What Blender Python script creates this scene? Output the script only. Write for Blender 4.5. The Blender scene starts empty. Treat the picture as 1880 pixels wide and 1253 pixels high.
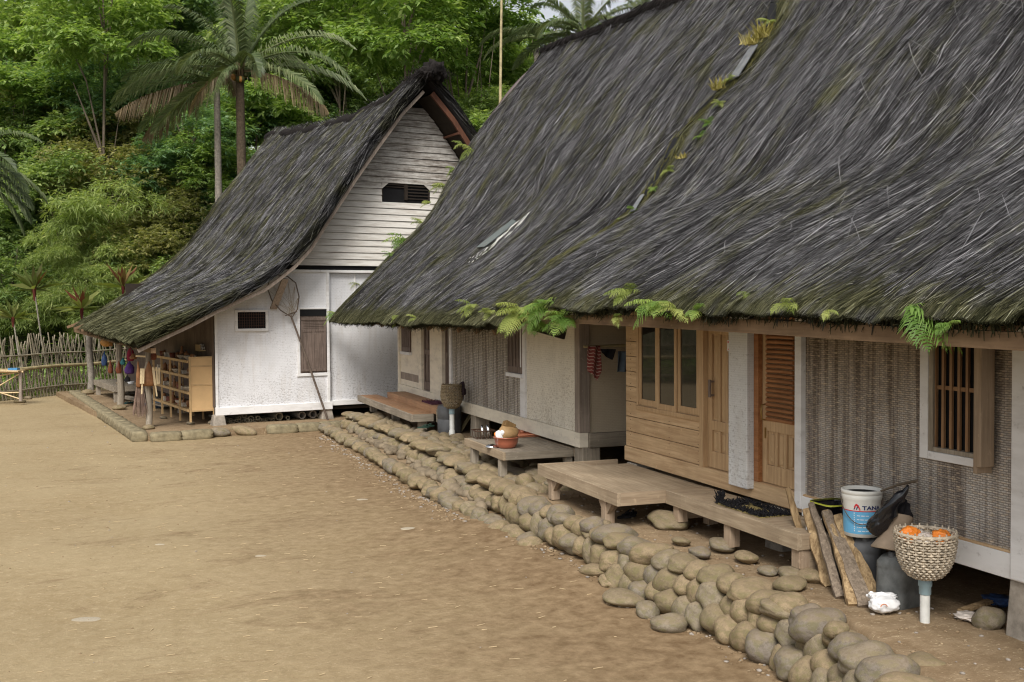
import bpy, math, random
import numpy as np
from mathutils import Vector, Matrix, noise as mnoise
S = bpy.context.scene
COL = S.collection
random.seed(7)
RNG = np.random.default_rng(7)
R = math.radians
# ---------------------------------------------------------------- camera
F = 1950.; CX = 940.; CY = 626.5; HC = 2.65
_y = R(20); _p = math.atan(64/F); _r = R(.38)
FW = np.array([math.sin(_y)*math.cos(_p), math.cos(_y)*math.cos(_p), -math.sin(_p)])
_r0 = np.array([math.cos(_y), -math.sin(_y), 0.]); _u0 = np.cross(_r0, FW)
RT = _r0*math.cos(_r)-_u0*math.sin(_r); UP = _u0*math.cos(_r)+_r0*math.sin(_r)
C0 = np.array([0, 0, HC])
def ray(x, y): return FW+RT*(x-CX)/F-UP*(y-CY)/F
def onX(x, y, X): d = ray(x, y); return C0+d*(X/d[0])
def onY(x, y, Y): d = ray(x, y); return C0+d*(Y/d[1])
def onZ(x, y, z): d = ray(x, y); return C0+d*((z-HC)/d[2])
def onD(x, y, D): return C0+ray(x, y)*D
def onP(x, y, p0, n): d = ray(x, y); return C0+d*(np.dot(p0-C0, n)/np.dot(d, n))
cam = bpy.data.cameras.new('camera'); co = bpy.data.objects.new('camera', cam); COL.objects.link(co)
cam.sensor_width = 36; cam.lens = F/1880*36; cam.clip_end = 600; cam.clip_start = .05
m = Matrix((( RT[0], UP[0], -FW[0], 0), (RT[1], UP[1], -FW[1], 0), (RT[2], UP[2], -FW[2], HC), (0, 0, 0, 1)))
co.matrix_world = m
S.camera = co
S.render.engine = 'CYCLES'; S.cycles.filter_width = 1.15
# ---------------------------------------------------------------- sky and sun (overcast)
SUN_EL = R(46); SUN_AZ = R(208)
w = bpy.data.worlds.new('World'); S.world = w; w.use_nodes = True
nt = w.node_tree; bg = nt.nodes['Background']
sky = nt.nodes.new('ShaderNodeTexSky'); sky.sky_type = 'NISHITA'; sky.sun_disc = False
sky.sun_elevation = SUN_EL; sky.sun_rotation = SUN_AZ; sky.dust_density = 4; sky.air_density = 1.0; sky.ozone_density = 1.0; sky.altitude = 400
# cloud cover: a grey-white veil over the blue of the sky
hs = nt.nodes.new('ShaderNodeHueSaturation'); hs.inputs['Saturation'].default_value = .22; hs.inputs['Value'].default_value = 1.15
nt.links.new(sky.outputs[0], hs.inputs['Color']); nt.links.new(hs.outputs[0], bg.inputs[0])
bg.inputs[1].default_value = .112
sl = bpy.data.lights.new('sun', 'SUN'); sl.energy = 2.75; sl.angle = R(26); sl.color = (1, .96, .9)
so = bpy.data.objects.new('sun', sl); COL.objects.link(so)
_sd = Vector((math.sin(SUN_AZ)*math.cos(SUN_EL), math.cos(SUN_AZ)*math.cos(SUN_EL), math.sin(SUN_EL)))
so.rotation_euler = _sd.to_track_quat('Z', 'Y').to_euler()
vs = S.view_settings; vs.view_transform = 'Standard'; vs.look = 'None'; vs.exposure = .35; vs.gamma = 1
# ---------------------------------------------------------------- helpers
class MB:
    def __init__(s, xf=None): s.v = []; s.f = []; s.m = []; s.xf = xf; s.smooth = []
    def add(s, vs_, fs, mi=0, sm=False):
        b = len(s.v)
        if s.xf is not None: vs_ = [s.xf @ Vector(p) for p in vs_]
        s.v += [tuple(p) for p in vs_]
        for f in fs: s.f.append(tuple(b+i for i in f)); s.m.append(mi); s.smooth.append(sm)
    def box(s, a, b, mi=0):
        x0, y0, z0 = [min(a[i], b[i]) for i in range(3)]; x1, y1, z1 = [max(a[i], b[i]) for i in range(3)]
        s.add([(x0,y0,z0),(x1,y0,z0),(x1,y1,z0),(x0,y1,z0),(x0,y0,z1),(x1,y0,z1),(x1,y1,z1),(x0,y1,z1)],
              [(0,3,2,1),(4,5,6,7),(0,1,5,4),(1,2,6,5),(2,3,7,6),(3,0,4,7)], mi)
    def bar(s, p, q, w_, h_, up=(0,0,1), mi=0, taper=1.):
        p = Vector(p); q = Vector(q); d = (q-p).normalized(); u = Vector(up)
        if abs(d.dot(u)) > .98: u = Vector((1,0,0))
        sd = d.cross(u).normalized(); u = sd.cross(d)
        vv = []
        for P, k in ((p, 1.), (q, taper)):
            for a, b in ((-1,-1),(1,-1),(1,1),(-1,1)): vv.append(P+sd*a*w_/2*k+u*b*h_/2*k)
        s.add(vv, [(0,1,2,3),(7,6,5,4),(0,4,5,1),(1,5,6,2),(2,6,7,3),(3,7,4,0)], mi)
    def tube(s, pts, rad, n=8, mi=0, caps=True, closed=False):
        pts = [Vector(p) for p in pts]; N = len(pts)
        if not hasattr(rad, '__len__'): rad = [rad]*N
        vv = []; ref = None
        for i, p in enumerate(pts):
            a = pts[(i-1) % N] if (i > 0 or closed) else p; b = pts[(i+1) % N] if (i < N-1 or closed) else p
            d = (b-a).normalized()
            if ref is None:
                ref = Vector((0,0,1)) if abs(d.z) < .9 else Vector((1,0,0))
            x = d.cross(ref)
            x = x.normalized() if x.length > 1e-6 else Vector((1,0,0))
            y = x.cross(d); ref = y if abs(y.dot(d)) < .5 else ref
            for k in range(n):
                t = 2*math.pi*k/n; vv.append(p+(x*math.cos(t)+y*math.sin(t))*rad[i])
        ff = []
        for i in range(N if closed else N-1):
            j = (i+1) % N
            for k in range(n):
                l = (k+1) % n; ff.append((i*n+k, i*n+l, j*n+l, j*n+k))
        s.add(vv, ff, mi, True)
        if caps and not closed:
            s.add(vv[:n], [tuple(reversed(range(n)))], mi); s.add(vv[-n:], [tuple(range(n))], mi)
    def lathe(s, c, prof, n=24, mi=0, sq=1., rot=None, capb=True, capt=False):
        vv = []; c = Vector(c)
        for r_, z in prof:
            for k in range(n):
                t = 2*math.pi*k/n; cx, sx = math.cos(t), math.sin(t)
                if sq != 1.:
                    q = (abs(cx)**(2*sq)+abs(sx)**(2*sq))**(-1/(2*sq)); cx *= q; sx *= q
                p = Vector((r_*cx, r_*sx, z))
                if rot is not None: p = rot @ p
                vv.append(c+p)
        ff = []
        for i in range(len(prof)-1):
            for k in range(n):
                l = (k+1) % n; ff.append((i*n+k, i*n+l, (i+1)*n+l, (i+1)*n+k))
        s.add(vv, ff, mi, True)
        if capb: s.add(vv[:n], [tuple(reversed(range(n)))], mi)
        if capt: s.add(vv[-n:], [tuple(range(n))], mi)
    def blob(s, c, r_, amp=.15, freq=1.5, sub=3, seed=0, mi=0, rot=None):
        vs_, fs = ico(sub); vv = []
        for p in vs_:
            q = Vector(p); n_ = mnoise.noise(q*freq+Vector((seed*7.3, seed*3.1, seed))) 
            q = q*(1+amp*n_*2); q = Vector((q.x*r_[0], q.y*r_[1], q.z*r_[2]))
            if rot is not None: q = rot @ q
            vv.append(Vector(c)+q)
        s.add(vv, fs, mi, True)
_ico = {}
def ico(sub):
    if sub not in _ico:
        import bmesh
        bm = bmesh.new(); bmesh.ops.create_icosphere(bm, subdivisions=sub, radius=1)
        bm.verts.index_update()
        _ico[sub] = ([tuple(v.co) for v in bm.verts], [tuple(v.index for v in f.verts) for f in bm.faces]); bm.free()
    return _ico[sub]
WLOC = {}
def build(name, mb, mats, parent=None, bevel=0., origin=None, solid=0., subd=0):
    if not isinstance(mats, (list, tuple)): mats = [mats]
    V = np.array(mb.v, dtype=float)
    if parent is not None: org = np.array(WLOC[parent.name])
    elif origin is not None: org = np.array(origin, dtype=float)
    else:
        org = np.array([(V[:,0].min()+V[:,0].max())/2, (V[:,1].min()+V[:,1].max())/2, V[:,2].min()])
    me = bpy.data.meshes.new(name); me.from_pydata((V-org).tolist(), [], mb.f)
    me.polygons.foreach_set('material_index', mb.m); me.polygons.foreach_set('use_smooth', mb.smooth)
    for m_ in mats: me.materials.append(m_)
    me.update()
    o = bpy.data.objects.new(name, me); COL.objects.link(o)
    if parent is not None: o.parent = parent
    else: o.location = org
    WLOC[o.name] = tuple(org)
    if bevel: 
        b = o.modifiers.new('bevel', 'BEVEL'); b.width = bevel; b.segments = 2; b.limit_method = 'ANGLE'; b.angle_limit = R(50)
    if solid:
        b = o.modifiers.new('solid', 'SOLIDIFY'); b.thickness = solid; b.offset = 0
    if subd:
        b = o.modifiers.new('sub', 'SUBSURF'); b.levels = subd; b.render_levels = subd
    return o
def tag(o, label=None, cat=None, group=None, kind=None):
    if label: o['label'] = label
    if cat: o['category'] = cat
    if group: o['group'] = group
    if kind: o['kind'] = kind
    return o
def empty(name, loc, label=None, cat=None, group=None):
    o = bpy.data.objects.new(name, None); COL.objects.link(o); o.location = loc; o.empty_display_size = .2
    WLOC[o.name] = tuple(loc); return tag(o, label, cat, group)
def dup(root, loc, rot=(0,0,0), scale=None, label=None, group=None):
    r_ = root.copy(); COL.objects.link(r_); r_.location = loc; r_.rotation_euler = rot
    if scale is not None: r_.scale = scale
    if label: r_['label'] = label
    if group: r_['group'] = group
    for ch in list(root.children):
        c = ch.copy(); COL.objects.link(c); c.parent = r_
        for g in ch.children:
            d = g.copy(); COL.objects.link(d); d.parent = c
    return r_
# ---------------------------------------------------------------- materials
def lin(c): return tuple((x/12.92 if x <= .04045 else ((x+.055)/1.055)**2.4) for x in c)+(1,)
class NT:
    def __init__(s, name, rough=.8, spec=.3):
        s.mat = bpy.data.materials.new(name); s.mat.use_nodes = True; s.t = s.mat.node_tree
        s.b = s.t.nodes['Principled BSDF']; s.b.inputs['Roughness'].default_value = rough
        s.b.inputs['Specular IOR Level'].default_value = spec
        s._tc = None
    def n(s, typ, **kw):
        nd = s.t.nodes.new(typ)
        for k, v in kw.items():
            if k in nd.inputs.keys() if isinstance(k, str) else False: nd.inputs[k].default_value = v
            else: setattr(nd, k, v)
        return nd
    def l(s, a, b): s.t.links.new(a, b)
    def coord(s, scale=(1,1,1), kind='Object'):
        if s._tc is None: s._tc = s.n('ShaderNodeTexCoord')
        mp = s.n('ShaderNodeMapping'); mp.inputs['Scale'].default_value = scale; s.l(s._tc.outputs[kind], mp.inputs[0]); return mp.outputs[0]
    def noise(s, vec, scale, detail=4, rough=.6, dist=0.):
        nd = s.n('ShaderNodeTexNoise'); nd.inputs['Scale'].default_value = scale; nd.inputs['Detail'].default_value = detail
        nd.inputs['Roughness'].default_value = rough; nd.inputs['Distortion'].default_value = dist
        if vec is not None: s.l(vec, nd.inputs['Vector'])
        return nd.outputs[0]
    def ramp(s, fac, stops):
        nd = s.n('ShaderNodeValToRGB'); cr = nd.color_ramp
        while len(cr.elements) < len(stops): cr.elements.new(.5)
        for e, (p, c) in zip(cr.elements, stops):
            e.position = p; e.color = c if len(c) == 4 else tuple(c)+(1,)
        s.l(fac, nd.inputs[0]); return nd.outputs[0]
    def mix(s, fac, a, b, mode='MIX'):
        nd = s.n('ShaderNodeMix', data_type='RGBA', blend_type=mode)
        for sock, val in ((nd.inputs[0], fac), (nd.inputs[6], a), (nd.inputs[7], b)):
            if hasattr(val, 'links'): s.l(val, sock)
            elif isinstance(val, (int, float)): sock.default_value = val
            else: sock.default_value = val if len(val) == 4 else tuple(val)+(1,)
        return nd.outputs[2]
    def math(s, op, a, b=0.):
        nd = s.n('ShaderNodeMath', operation=op)
        for sock, val in ((nd.inputs[0], a), (nd.inputs[1], b)):
            if hasattr(val, 'links'): s.l(val, sock)
            else: sock.default_value = val
        return nd.outputs[0]
    def bump(s, h, strength=.4, dist=.01):
        nd = s.n('ShaderNodeBump'); nd.inputs['Strength'].default_value = strength; nd.inputs['Distance'].default_value = dist
        s.l(h, nd.inputs['Height']); s.l(nd.outputs[0], s.b.inputs['Normal'])
    def attr(s, name):
        nd = s.n('ShaderNodeAttribute', attribute_name=name); return nd
    def col(s, c): s.l(c, s.b.inputs['Base Color'])
K = lambda v: (v, v, v, 1)
def wood(name, dark, light, axis=1, grain=40., rough=.75, blotch=.5):
    t = NT(name, rough); sc = [grain]*3; sc[axis] = grain*.05
    v = t.coord(tuple(sc)); n1 = t.noise(v, 1., 6, .65, .4)
    n2 = t.noise(t.coord((1,1,1)), 2.2, 4)
    c = t.ramp(n1, [(.3, dark), (.52, tuple((a+b)/2 for a, b in zip(dark, light))), (.72, light)])
    c2 = t.mix(t.ramp(n2, [(.38, K(blotch)), (.62, K(0))]), c, tuple(x*.55 for x in dark[:3])+(1,))
    n3 = t.noise(t.coord((6,6,6)), 3., 5)
    c3 = t.mix(t.ramp(n3, [(.62, K(0)), (.72, K(.35))]), c2, tuple(min(1, x*1.25) for x in light[:3])+(1,))
    t.col(c3); t.bump(n1, .35, .004); return t.mat
def plain(name, c, rough=.6, var=.25, scale=6., spec=.3, metal=0., bump=0.):
    t = NT(name, rough, spec); n1 = t.noise(t.coord(), scale, 5)
    t.col(t.ramp(n1, [(.3, tuple(x*(1-var) for x in c[:3])+(1,)), (.7, tuple(min(1, x*(1+var*.5)) for x in c[:3])+(1,))]))
    t.b.inputs['Metallic'].default_value = metal
    if bump: t.bump(t.noise(t.coord(), scale*5, 4), bump, .01)
    return t.mat
M = {}
M['pine'] = wood('pine', (.42,.265,.14), (.68,.49,.29), 1, 34, .6, .22)
M['pine_v'] = wood('pine_upright', (.38,.235,.12), (.60,.42,.24), 2, 34, .5, .2)
M['pine_orange'] = wood('orange_pine', (.22,.085,.03), (.42,.19,.075), 1, 34, .5, .3)
M['porch'] = wood('weathered_porch_wood', (.27,.2,.13), (.47,.375,.26), 1, 40, .7, .35)
M['porch_x'] = wood('weathered_porch_wood_cross', (.25,.18,.115), (.45,.35,.24), 0, 40, .7, .35)
M['porch_z'] = wood('weathered_porch_wood_upright', (.28,.2,.13), (.46,.35,.25), 2, 40, .7, .3)
M['grey_wood'] = wood('grey_wood', (.20,.165,.125), (.42,.36,.28), 1, 40, .8, .4)
M['grey_wood_x'] = wood('grey_wood_cross', (.18,.15,.11), (.37,.32,.25), 0, 40, .8, .4)
M['grey_wood_z'] = wood('grey_wood_upright', (.21,.175,.13), (.44,.38,.3), 2, 40, .8, .4)
M['deck_orange'] = wood('orange_deck_wood', (.27,.14,.07), (.42,.25,.14), 1, 40, .6, .35)
M['beam'] = wood('eave_beam_wood', (.14,.085,.045), (.27,.175,.10), 1, 22, .8, .45)
M['brown_door'] = wood('old_brown_wood', (.09,.065,.052), (.27,.205,.17), 2, 40, .7, .4)
M['red_wood'] = wood('red_brown_rafter', (.07,.03,.018), (.16,.065,.035), 2, 20, .8, .3)
M['verge'] = wood('pinkish_verge_board', (.22,.175,.14), (.42,.35,.29), 2, 30, .85, .4)
M['plank'] = wood('split_firewood', (.15,.09,.04), (.68,.49,.27), 2, 36, .85, .5)
M['plank_dark'] = wood('grey_split_wood', (.12,.09,.065), (.38,.30,.22), 2, 50, .85, .4)
M['ply'] = plain('yellow_plywood', (.60,.40,.20), .45, .12, 3.)
M['ply_frame'] = plain('yellow_batten', (.50,.34,.17), .5, .2, 8.)
def white_paint(name, c, dirt=.5, axis=1):
    t = NT(name, .7); v = t.coord((9,9,9)); n1 = t.noise(v, 1.3, 6, .7)
    sc = [1.5]*3; sc[2] = 6.; n2 = t.noise(t.coord(tuple(sc)), 1.5, 5, .6)
    a = t.mix(t.ramp(n2, [(.45, K(0)), (.75, K(dirt))]), c, (.30,.26,.22,1))
    t.col(t.mix(t.ramp(n1, [(.60, K(0)), (.70, K(dirt))]), a, (.16,.13,.11,1)))
    t.bump(n1, .2, .004); return t.mat
M['white'] = white_paint('white_painted_wood', (.74,.73,.72,1), .35)
M['cream'] = white_paint('cream_painted_wood', (.76,.69,.56,1), .4)
def weave_paint(name, c, wear, wc, spots_hi=.66, low_dirt=True, cs=1.):
    """white-washed woven bamboo: small herringbone of slats, wear specks denser low down"""
    t = NT(name, .8)
    g = t.coord((1,1,1))
    # dir-independent coords: use x+y as horizontal
    sep = t.n('ShaderNodeSeparateXYZ'); t.l(g, sep.inputs[0])
    h = t.math('ADD', sep.outputs[0], sep.outputs[1])
    cb = t.n('ShaderNodeCombineXYZ'); t.l(h, cb.inputs[0]); t.l(sep.outputs[2], cb.inputs[1])
    br = t.n('ShaderNodeTexBrick'); br.offset = .5; br.inputs['Scale'].default_value = 1.
    br.inputs['Brick Width'].default_value = .055*cs; br.inputs['Row Height'].default_value = .022*cs; br.inputs['Mortar Size'].default_value = .0025*cs
    br.inputs['Mortar Smooth'].default_value = .5; br.inputs['Color1'].default_value = K(.9); br.inputs['Color2'].default_value = K(.6); br.inputs['Mortar'].default_value = K(.1)
    t.l(cb.outputs[0], br.inputs['Vector'])
    mp = t.n('ShaderNodeMapping'); mp.inputs['Scale'].default_value = (19, 30, 1); t.l(cb.outputs[0], mp.inputs[0])
    n1 = t.noise(mp.outputs[0], 1., 6, .8)
    n2 = t.noise(cb.outputs[0], 1.1, 3, .6)
    zf = t.n('ShaderNodeMapRange'); t.l(sep.outputs[2], zf.inputs[0]); zf.inputs[1].default_value = 1.7; zf.inputs[2].default_value = .5
    zf.inputs[3].default_value = 0.; zf.inputs[4].default_value = .075 if low_dirt else 0.
    k = t.math('ADD', t.math('ADD', n1, t.math('MULTIPLY', t.math('SUBTRACT', n2, .5), .22)), zf.outputs[0])
    worn = t.ramp(k, [(spots_hi, K(0)), (spots_hi+.06, K(wear))])
    n3 = t.noise(cb.outputs[0], 3., 5, .7)
    base = t.mix(t.ramp(n3, [(.35, K(.45)), (.65, K(0))]), c, tuple(x*.78 for x in c[:3])+(1,))
    edge = t.mix(t.math('MULTIPLY', t.math('SUBTRACT', 1., br.outputs['Fac']), .0), base, base)
    c2 = t.mix(t.math('MULTIPLY', br.outputs['Fac'], .22), edge, tuple(x*.5 for x in c[:3])+(1,))
    st2 = t.n('ShaderNodeMapping'); st2.inputs['Scale'].default_value = (5, .8, 1); t.l(cb.outputs[0], st2.inputs[0])
    n5 = t.noise(st2.outputs[0], 1., 5, .65)
    c2 = t.mix(t.ramp(n5, [(.50, K(0)), (.72, K(.30))]), c2, (.42,.35,.26,1))
    t.col(t.mix(worn, c2, wc)); t.bump(br.outputs['Color'], .5, .006); return t.mat
M['bilik_white'] = weave_paint('whitewashed_bamboo_weave', (.74,.74,.755,1), .6, (.27,.25,.24,1), .582, cs=1.6)
M['bilik_cream'] = weave_paint('cream_bamboo_weave', (.78,.725,.61,1), .55, (.33,.25,.16,1), .575, cs=1.4)
M['bilik_tan'] = weave_paint('tan_bamboo_weave', (.46,.385,.28,1), .4, (.2,.15,.1,1), .6, False)
def weave_wall(name, pitch_w, pitch_h, cd, cl):
    """bare woven bamboo wall: upright splits crossed by thin weft rods"""
    t = NT(name, .75)
    sep = t.n('ShaderNodeSeparateXYZ'); t.l(t.coord(), sep.inputs[0])
    cb = t.n('ShaderNodeCombineXYZ'); t.l(sep.outputs[1], cb.inputs[0]); t.l(sep.outputs[2], cb.inputs[1])
    mp0 = t.n('ShaderNodeMapping'); mp0.inputs['Scale'].default_value = (3, .5, 1); t.l(cb.outputs[0], mp0.inputs[0])
    wob = t.noise(mp0.outputs[0], 2., 2)
    cb2 = t.n('ShaderNodeCombineXYZ'); t.l(t.math('ADD', sep.outputs[1], t.math('MULTIPLY', wob, .04)), cb2.inputs[0]); t.l(t.math('ADD', sep.outputs[2], t.math('MULTIPLY', wob, .01)), cb2.inputs[1])
    br = t.n('ShaderNodeTexBrick'); br.offset = .5; br.inputs['Scale'].default_value = 1.
    br.inputs['Brick Width'].default_value = pitch_w; br.inputs['Row Height'].default_value = pitch_h; br.inputs['Mortar Size'].default_value = pitch_h*.2
    br.inputs['Mortar Smooth'].default_value = .6; br.inputs['Color1'].default_value = K(1); br.inputs['Color2'].default_value = K(.45); br.inputs['Mortar'].default_value = K(.0)
    t.l(cb2.outputs[0], br.inputs['Vector'])
    # broad upright stripes of differing split colour
    mp = t.n('ShaderNodeMapping'); mp.inputs['Scale'].default_value = (13, .35, 1); t.l(cb2.outputs[0], mp.inputs[0])
    st = t.noise(mp.outputs[0], 1., 3, .6)
    n2 = t.noise(cb.outputs[0], 2.0, 4, .6)
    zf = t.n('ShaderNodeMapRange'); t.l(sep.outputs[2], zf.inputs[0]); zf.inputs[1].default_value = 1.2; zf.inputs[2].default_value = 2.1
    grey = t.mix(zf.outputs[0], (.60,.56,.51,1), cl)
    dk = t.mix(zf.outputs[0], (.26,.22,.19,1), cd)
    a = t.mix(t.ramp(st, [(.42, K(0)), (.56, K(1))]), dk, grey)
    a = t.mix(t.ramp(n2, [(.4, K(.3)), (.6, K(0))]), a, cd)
    mpz = t.n('ShaderNodeMapping'); mpz.inputs['Scale'].default_value = (14, 55, 1); t.l(cb2.outputs[0], mpz.inputs[0])
    fl = t.noise(mpz.outputs[0], 1., 4, .7)
    a = t.mix(t.ramp(fl, [(.50, K(0)), (.66, K(.75))]), a, tuple(min(1, c_*1.7) for c_ in cl[:3])+(1,))
    a = t.mix(t.math('MULTIPLY', t.math('SUBTRACT', 1., br.outputs['Color']), .52), a, (.022,.016,.013,1))
    t.col(a); t.bump(br.outputs['Color'], .9, .012); return t.mat
M['weave_near'] = weave_wall('dark_woven_bamboo', .046, .0165, (.14,.10,.065,1), (.44,.35,.25,1))
M['weave_far'] = weave_wall('grey_woven_bamboo', .06, .026, (.19,.155,.11,1), (.48,.42,.31,1))
def thatch_mat():
    t = NT('ijuk_thatch', .9, .08)
    at = t.attr('tone'); uv = t.attr('thuv'); ms = t.attr('moss')
    mp = t.n('ShaderNodeMapping'); mp.inputs['Scale'].default_value = (70, 9.0, 1); t.l(uv.outputs['Vector'], mp.inputs[0])
    n1 = t.noise(mp.outputs[0], 1., 5, .8)
    mp2 = t.n('ShaderNodeMapping'); mp2.inputs['Scale'].default_value = (5, .35, 1); t.l(uv.outputs['Vector'], mp2.inputs[0])
    n2 = t.noise(mp2.outputs[0], 1., 4, .6)
    k = t.math('ADD', t.math('MULTIPLY', at.outputs['Fac'], .62), t.math('ADD', t.math('MULTIPLY', n1, .34), t.math('MULTIPLY', n2, .14)))
    c = t.ramp(k, [(.20, (.012,.011,.012)), (.40, (.048,.0465,.047)), (.60, (.130,.127,.131)), (.78, (.275,.270,.280)), (.95, (.56,.55,.56))])
    mp3 = t.n('ShaderNodeMapping'); mp3.inputs['Scale'].default_value = (2.6, .9, 1); t.l(uv.outputs['Vector'], mp3.inputs[0])
    n3 = t.noise(mp3.outputs[0], 1., 6, .7)
    mf = t.ramp(t.math('ADD', n3, t.math('MULTIPLY', ms.outputs['Fac'], .3)), [(.52, K(0)), (.70, K(.75))])
    mc = t.ramp(k, [(.25, (.022,.024,.008)), (.6, (.10,.095,.028)), (.85, (.2,.2,.07))])
    t.col(t.mix(mf, c, mc)); t.bump(n1, .5, .02); return t.mat
M['thatch'] = thatch_mat()
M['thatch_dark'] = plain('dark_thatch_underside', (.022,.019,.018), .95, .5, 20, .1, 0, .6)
def ground_mat(name, c1, c2, c3, stain=True):
    t = NT(name, .95, .1); v = t.coord()
    n1 = t.noise(v, .55, 6, .6); n2 = t.noise(v, 7, 8, .7); n3 = t.noise(v, 34, 5, .7)
    c = t.mix(t.ramp(n1, [(.35, K(0)), (.65, K(1))]), c1, c2)
    c = t.mix(t.ramp(n2, [(.44, K(0)), (.66, K(.5))]), c, c3)
    c = t.mix(t.ramp(n2, [(.28, K(.45)), (.42, K(0))]), c, tuple(x*.72 for x in c1[:3])+(1,))
    # pale chips and scratches, stretched
    vs2 = t.coord((16, 42, 10)); n4 = t.noise(vs2, 1., 5, .75, .6)
    c = t.mix(t.ramp(n4, [(.575, K(0)), (.64, K(.6))]), c, (.56,.45,.29,1))
    n7 = t.noise(t.coord((.8, 5, 1)), 1.3, 7, .75, 1.2)
    c = t.mix(t.ramp(n7, [(.57, K(0)), (.66, K(.22))]), c, (.50,.39,.245,1))
    n5 = t.noise(v, 75, 3, .6); c = t.mix(t.ramp(n5, [(.68, K(0)), (.73, K(.7))]), c, (.16,.11,.06,1))
    c = t.mix(t.ramp(n3, [(.3, K(.25)), (.5, K(0))]), c, (.2,.14,.08,1))
    if stain:
        n6 = t.noise(t.coord((.7,1.5,1)), .8, 8, .75, .8)
        sp = t.n('ShaderNodeSeparateXYZ'); t.l(v, sp.inputs[0])
        gx = t.n('ShaderNodeMapRange'); t.l(sp.outputs[0], gx.inputs[0]); gx.inputs[1].default_value = -2.; gx.inputs[2].default_value = 4.; gx.inputs[3].default_value = -.03; gx.inputs[4].default_value = .12
        c = t.mix(t.ramp(t.math('ADD', n6, gx.outputs[0]), [(.56, K(0)), (.70, K(.62))]), c, t.mix(t.ramp(n2, [(.4, K(0)), (.6, K(1))]), (.13,.085,.045,1), (.24,.16,.09,1)))
        # damp brown earth close to the stone wall
        mr = t.n('ShaderNodeMapRange'); t.l(t.math('ADD', sp.outputs[0], t.math('MULTIPLY', t.math('SUBTRACT', n1, .5), 2.6)), mr.inputs[0])
        mr.inputs[1].default_value = .6; mr.inputs[2].default_value = 3.9; mr.inputs[3].default_value = 0; mr.inputs[4].default_value = .95
        c = t.mix(mr.outputs[0], c, t.mix(t.ramp(n2, [(.35, K(0)), (.65, K(1))]), (.15,.095,.05,1), (.29,.205,.12,1)))
    t.col(c)
    t.bump(t.math('ADD', t.math('MULTIPLY', n2, 1.), t.math('MULTIPLY', n3, .35)), .55, .03); return t.mat
M['dirt'] = ground_mat('packed_tan_earth', (.30,.226,.125,1), (.345,.268,.155,1), (.40,.315,.19,1))
M['dirt2'] = ground_mat('terrace_earth', (.19,.13,.075,1), (.28,.20,.12,1), (.35,.265,.17,1), False)
M['soil'] = plain('dark_forest_soil', (.06,.065,.03), 1., .5, .8, .1, 0, .5)
def stone_mat():
    t = NT('river_stone', .8, .3); oi = t.n('ShaderNodeObjectInfo'); v = t.coord()
    base = t.ramp(oi.outputs['Random'], [(0, (.23,.172,.10)), (.25, (.30,.225,.135)), (.5, (.19,.148,.085)), (.68, (.25,.20,.13)), (.84, (.21,.178,.135)), (1., (.175,.148,.125))])
    n1 = t.noise(v, 5, 6, .7); n2 = t.noise(v, 24, 5, .7); n3 = t.noise(v, 2.4, 4)
    c = t.mix(t.ramp(n1, [(.38, K(.55)), (.54, K(0))]), base, (.085,.066,.04,1))
    c = t.mix(t.ramp(n3, [(.47, K(0)), (.6, K(.6))]), c, (.13,.115,.045,1))
    c = t.mix(t.ramp(n2, [(.58, K(0)), (.68, K(.6))]), c, (.36,.31,.22,1))
    g = t.n('ShaderNodeNewGeometry'); sp = t.n('ShaderNodeSeparateXYZ'); t.l(g.outputs['Normal'], sp.inputs[0])
    dust = t.ramp(t.math('ADD', sp.outputs[2], t.math('MULTIPLY', n1, .5)), [(.85, K(0)), (1.35, K(.32))])
    t.col(t.mix(dust, c, (.27,.20,.125,1))); t.bump(t.math('ADD', n1, t.math('MULTIPLY', n2, .5)), .38, .012); return t.mat
M['stone'] = stone_mat()
M['stone_grey'] = plain('grey_river_stone', (.32,.28,.24), .8, .3, 6, .3, 0, .25)
M['kerb'] = plain('mossy_kerb_stone', (.25,.21,.13), .9, .45, 7, .2, 0, .5)
M['concrete'] = plain('weathered_foundation_block', (.34,.30,.25), .9, .5, 7, .2, 0, .5)
def leaf_mat(name, stops, transl=.42, rough=.5):
    if name in ('bright_leaves', 'mid_green_leaves', 'dark_leaves', 'olive_leaves', 'blue_green_leaves', 'bamboo_leaves'): stops = [(p, (min(.7, c[0]*1.16), min(.7, c[1]*1.14), c[2]*1.2)) for p, c in stops]
    t = NT(name, rough, .25); at = t.attr('tone'); oi = t.n('ShaderNodeObjectInfo')
    k = t.math('ADD', t.math('MULTIPLY', at.outputs['Fac'], .75), t.math('MULTIPLY', oi.outputs['Random'], .25))
    c = t.ramp(k, stops); t.col(c)
    tr = t.n('ShaderNodeBsdfTranslucent'); t.l(t.mix(1., c, (1.5,1.6,.7,1), 'MULTIPLY'), tr.inputs[0])
    ms = t.n('ShaderNodeMixShader'); ms.inputs[0].default_value = transl
    out = [n for n in t.t.nodes if n.type == 'OUTPUT_MATERIAL'][0]
    t.l(t.b.outputs[0], ms.inputs[1]); t.l(tr.outputs[0], ms.inputs[2]); t.l(ms.outputs[0], out.inputs[0]); return t.mat
M['leaf_bright'] = leaf_mat('bright_leaves', [(0, (.06,.12,.02)), (.5, (.19,.275,.075)), (1, (.40,.47,.17))])
M['leaf_mid'] = leaf_mat('mid_green_leaves', [(0, (.045,.085,.025)), (.5, (.155,.225,.07)), (1, (.36,.42,.16))])
M['leaf_dark'] = leaf_mat('dark_leaves', [(0, (.022,.05,.018)), (.5, (.075,.13,.04)), (1, (.20,.27,.09))])
M['leaf_olive'] = leaf_mat('olive_leaves', [(0, (.06,.07,.025)), (.5, (.19,.20,.07)), (1, (.42,.37,.16))])
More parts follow.
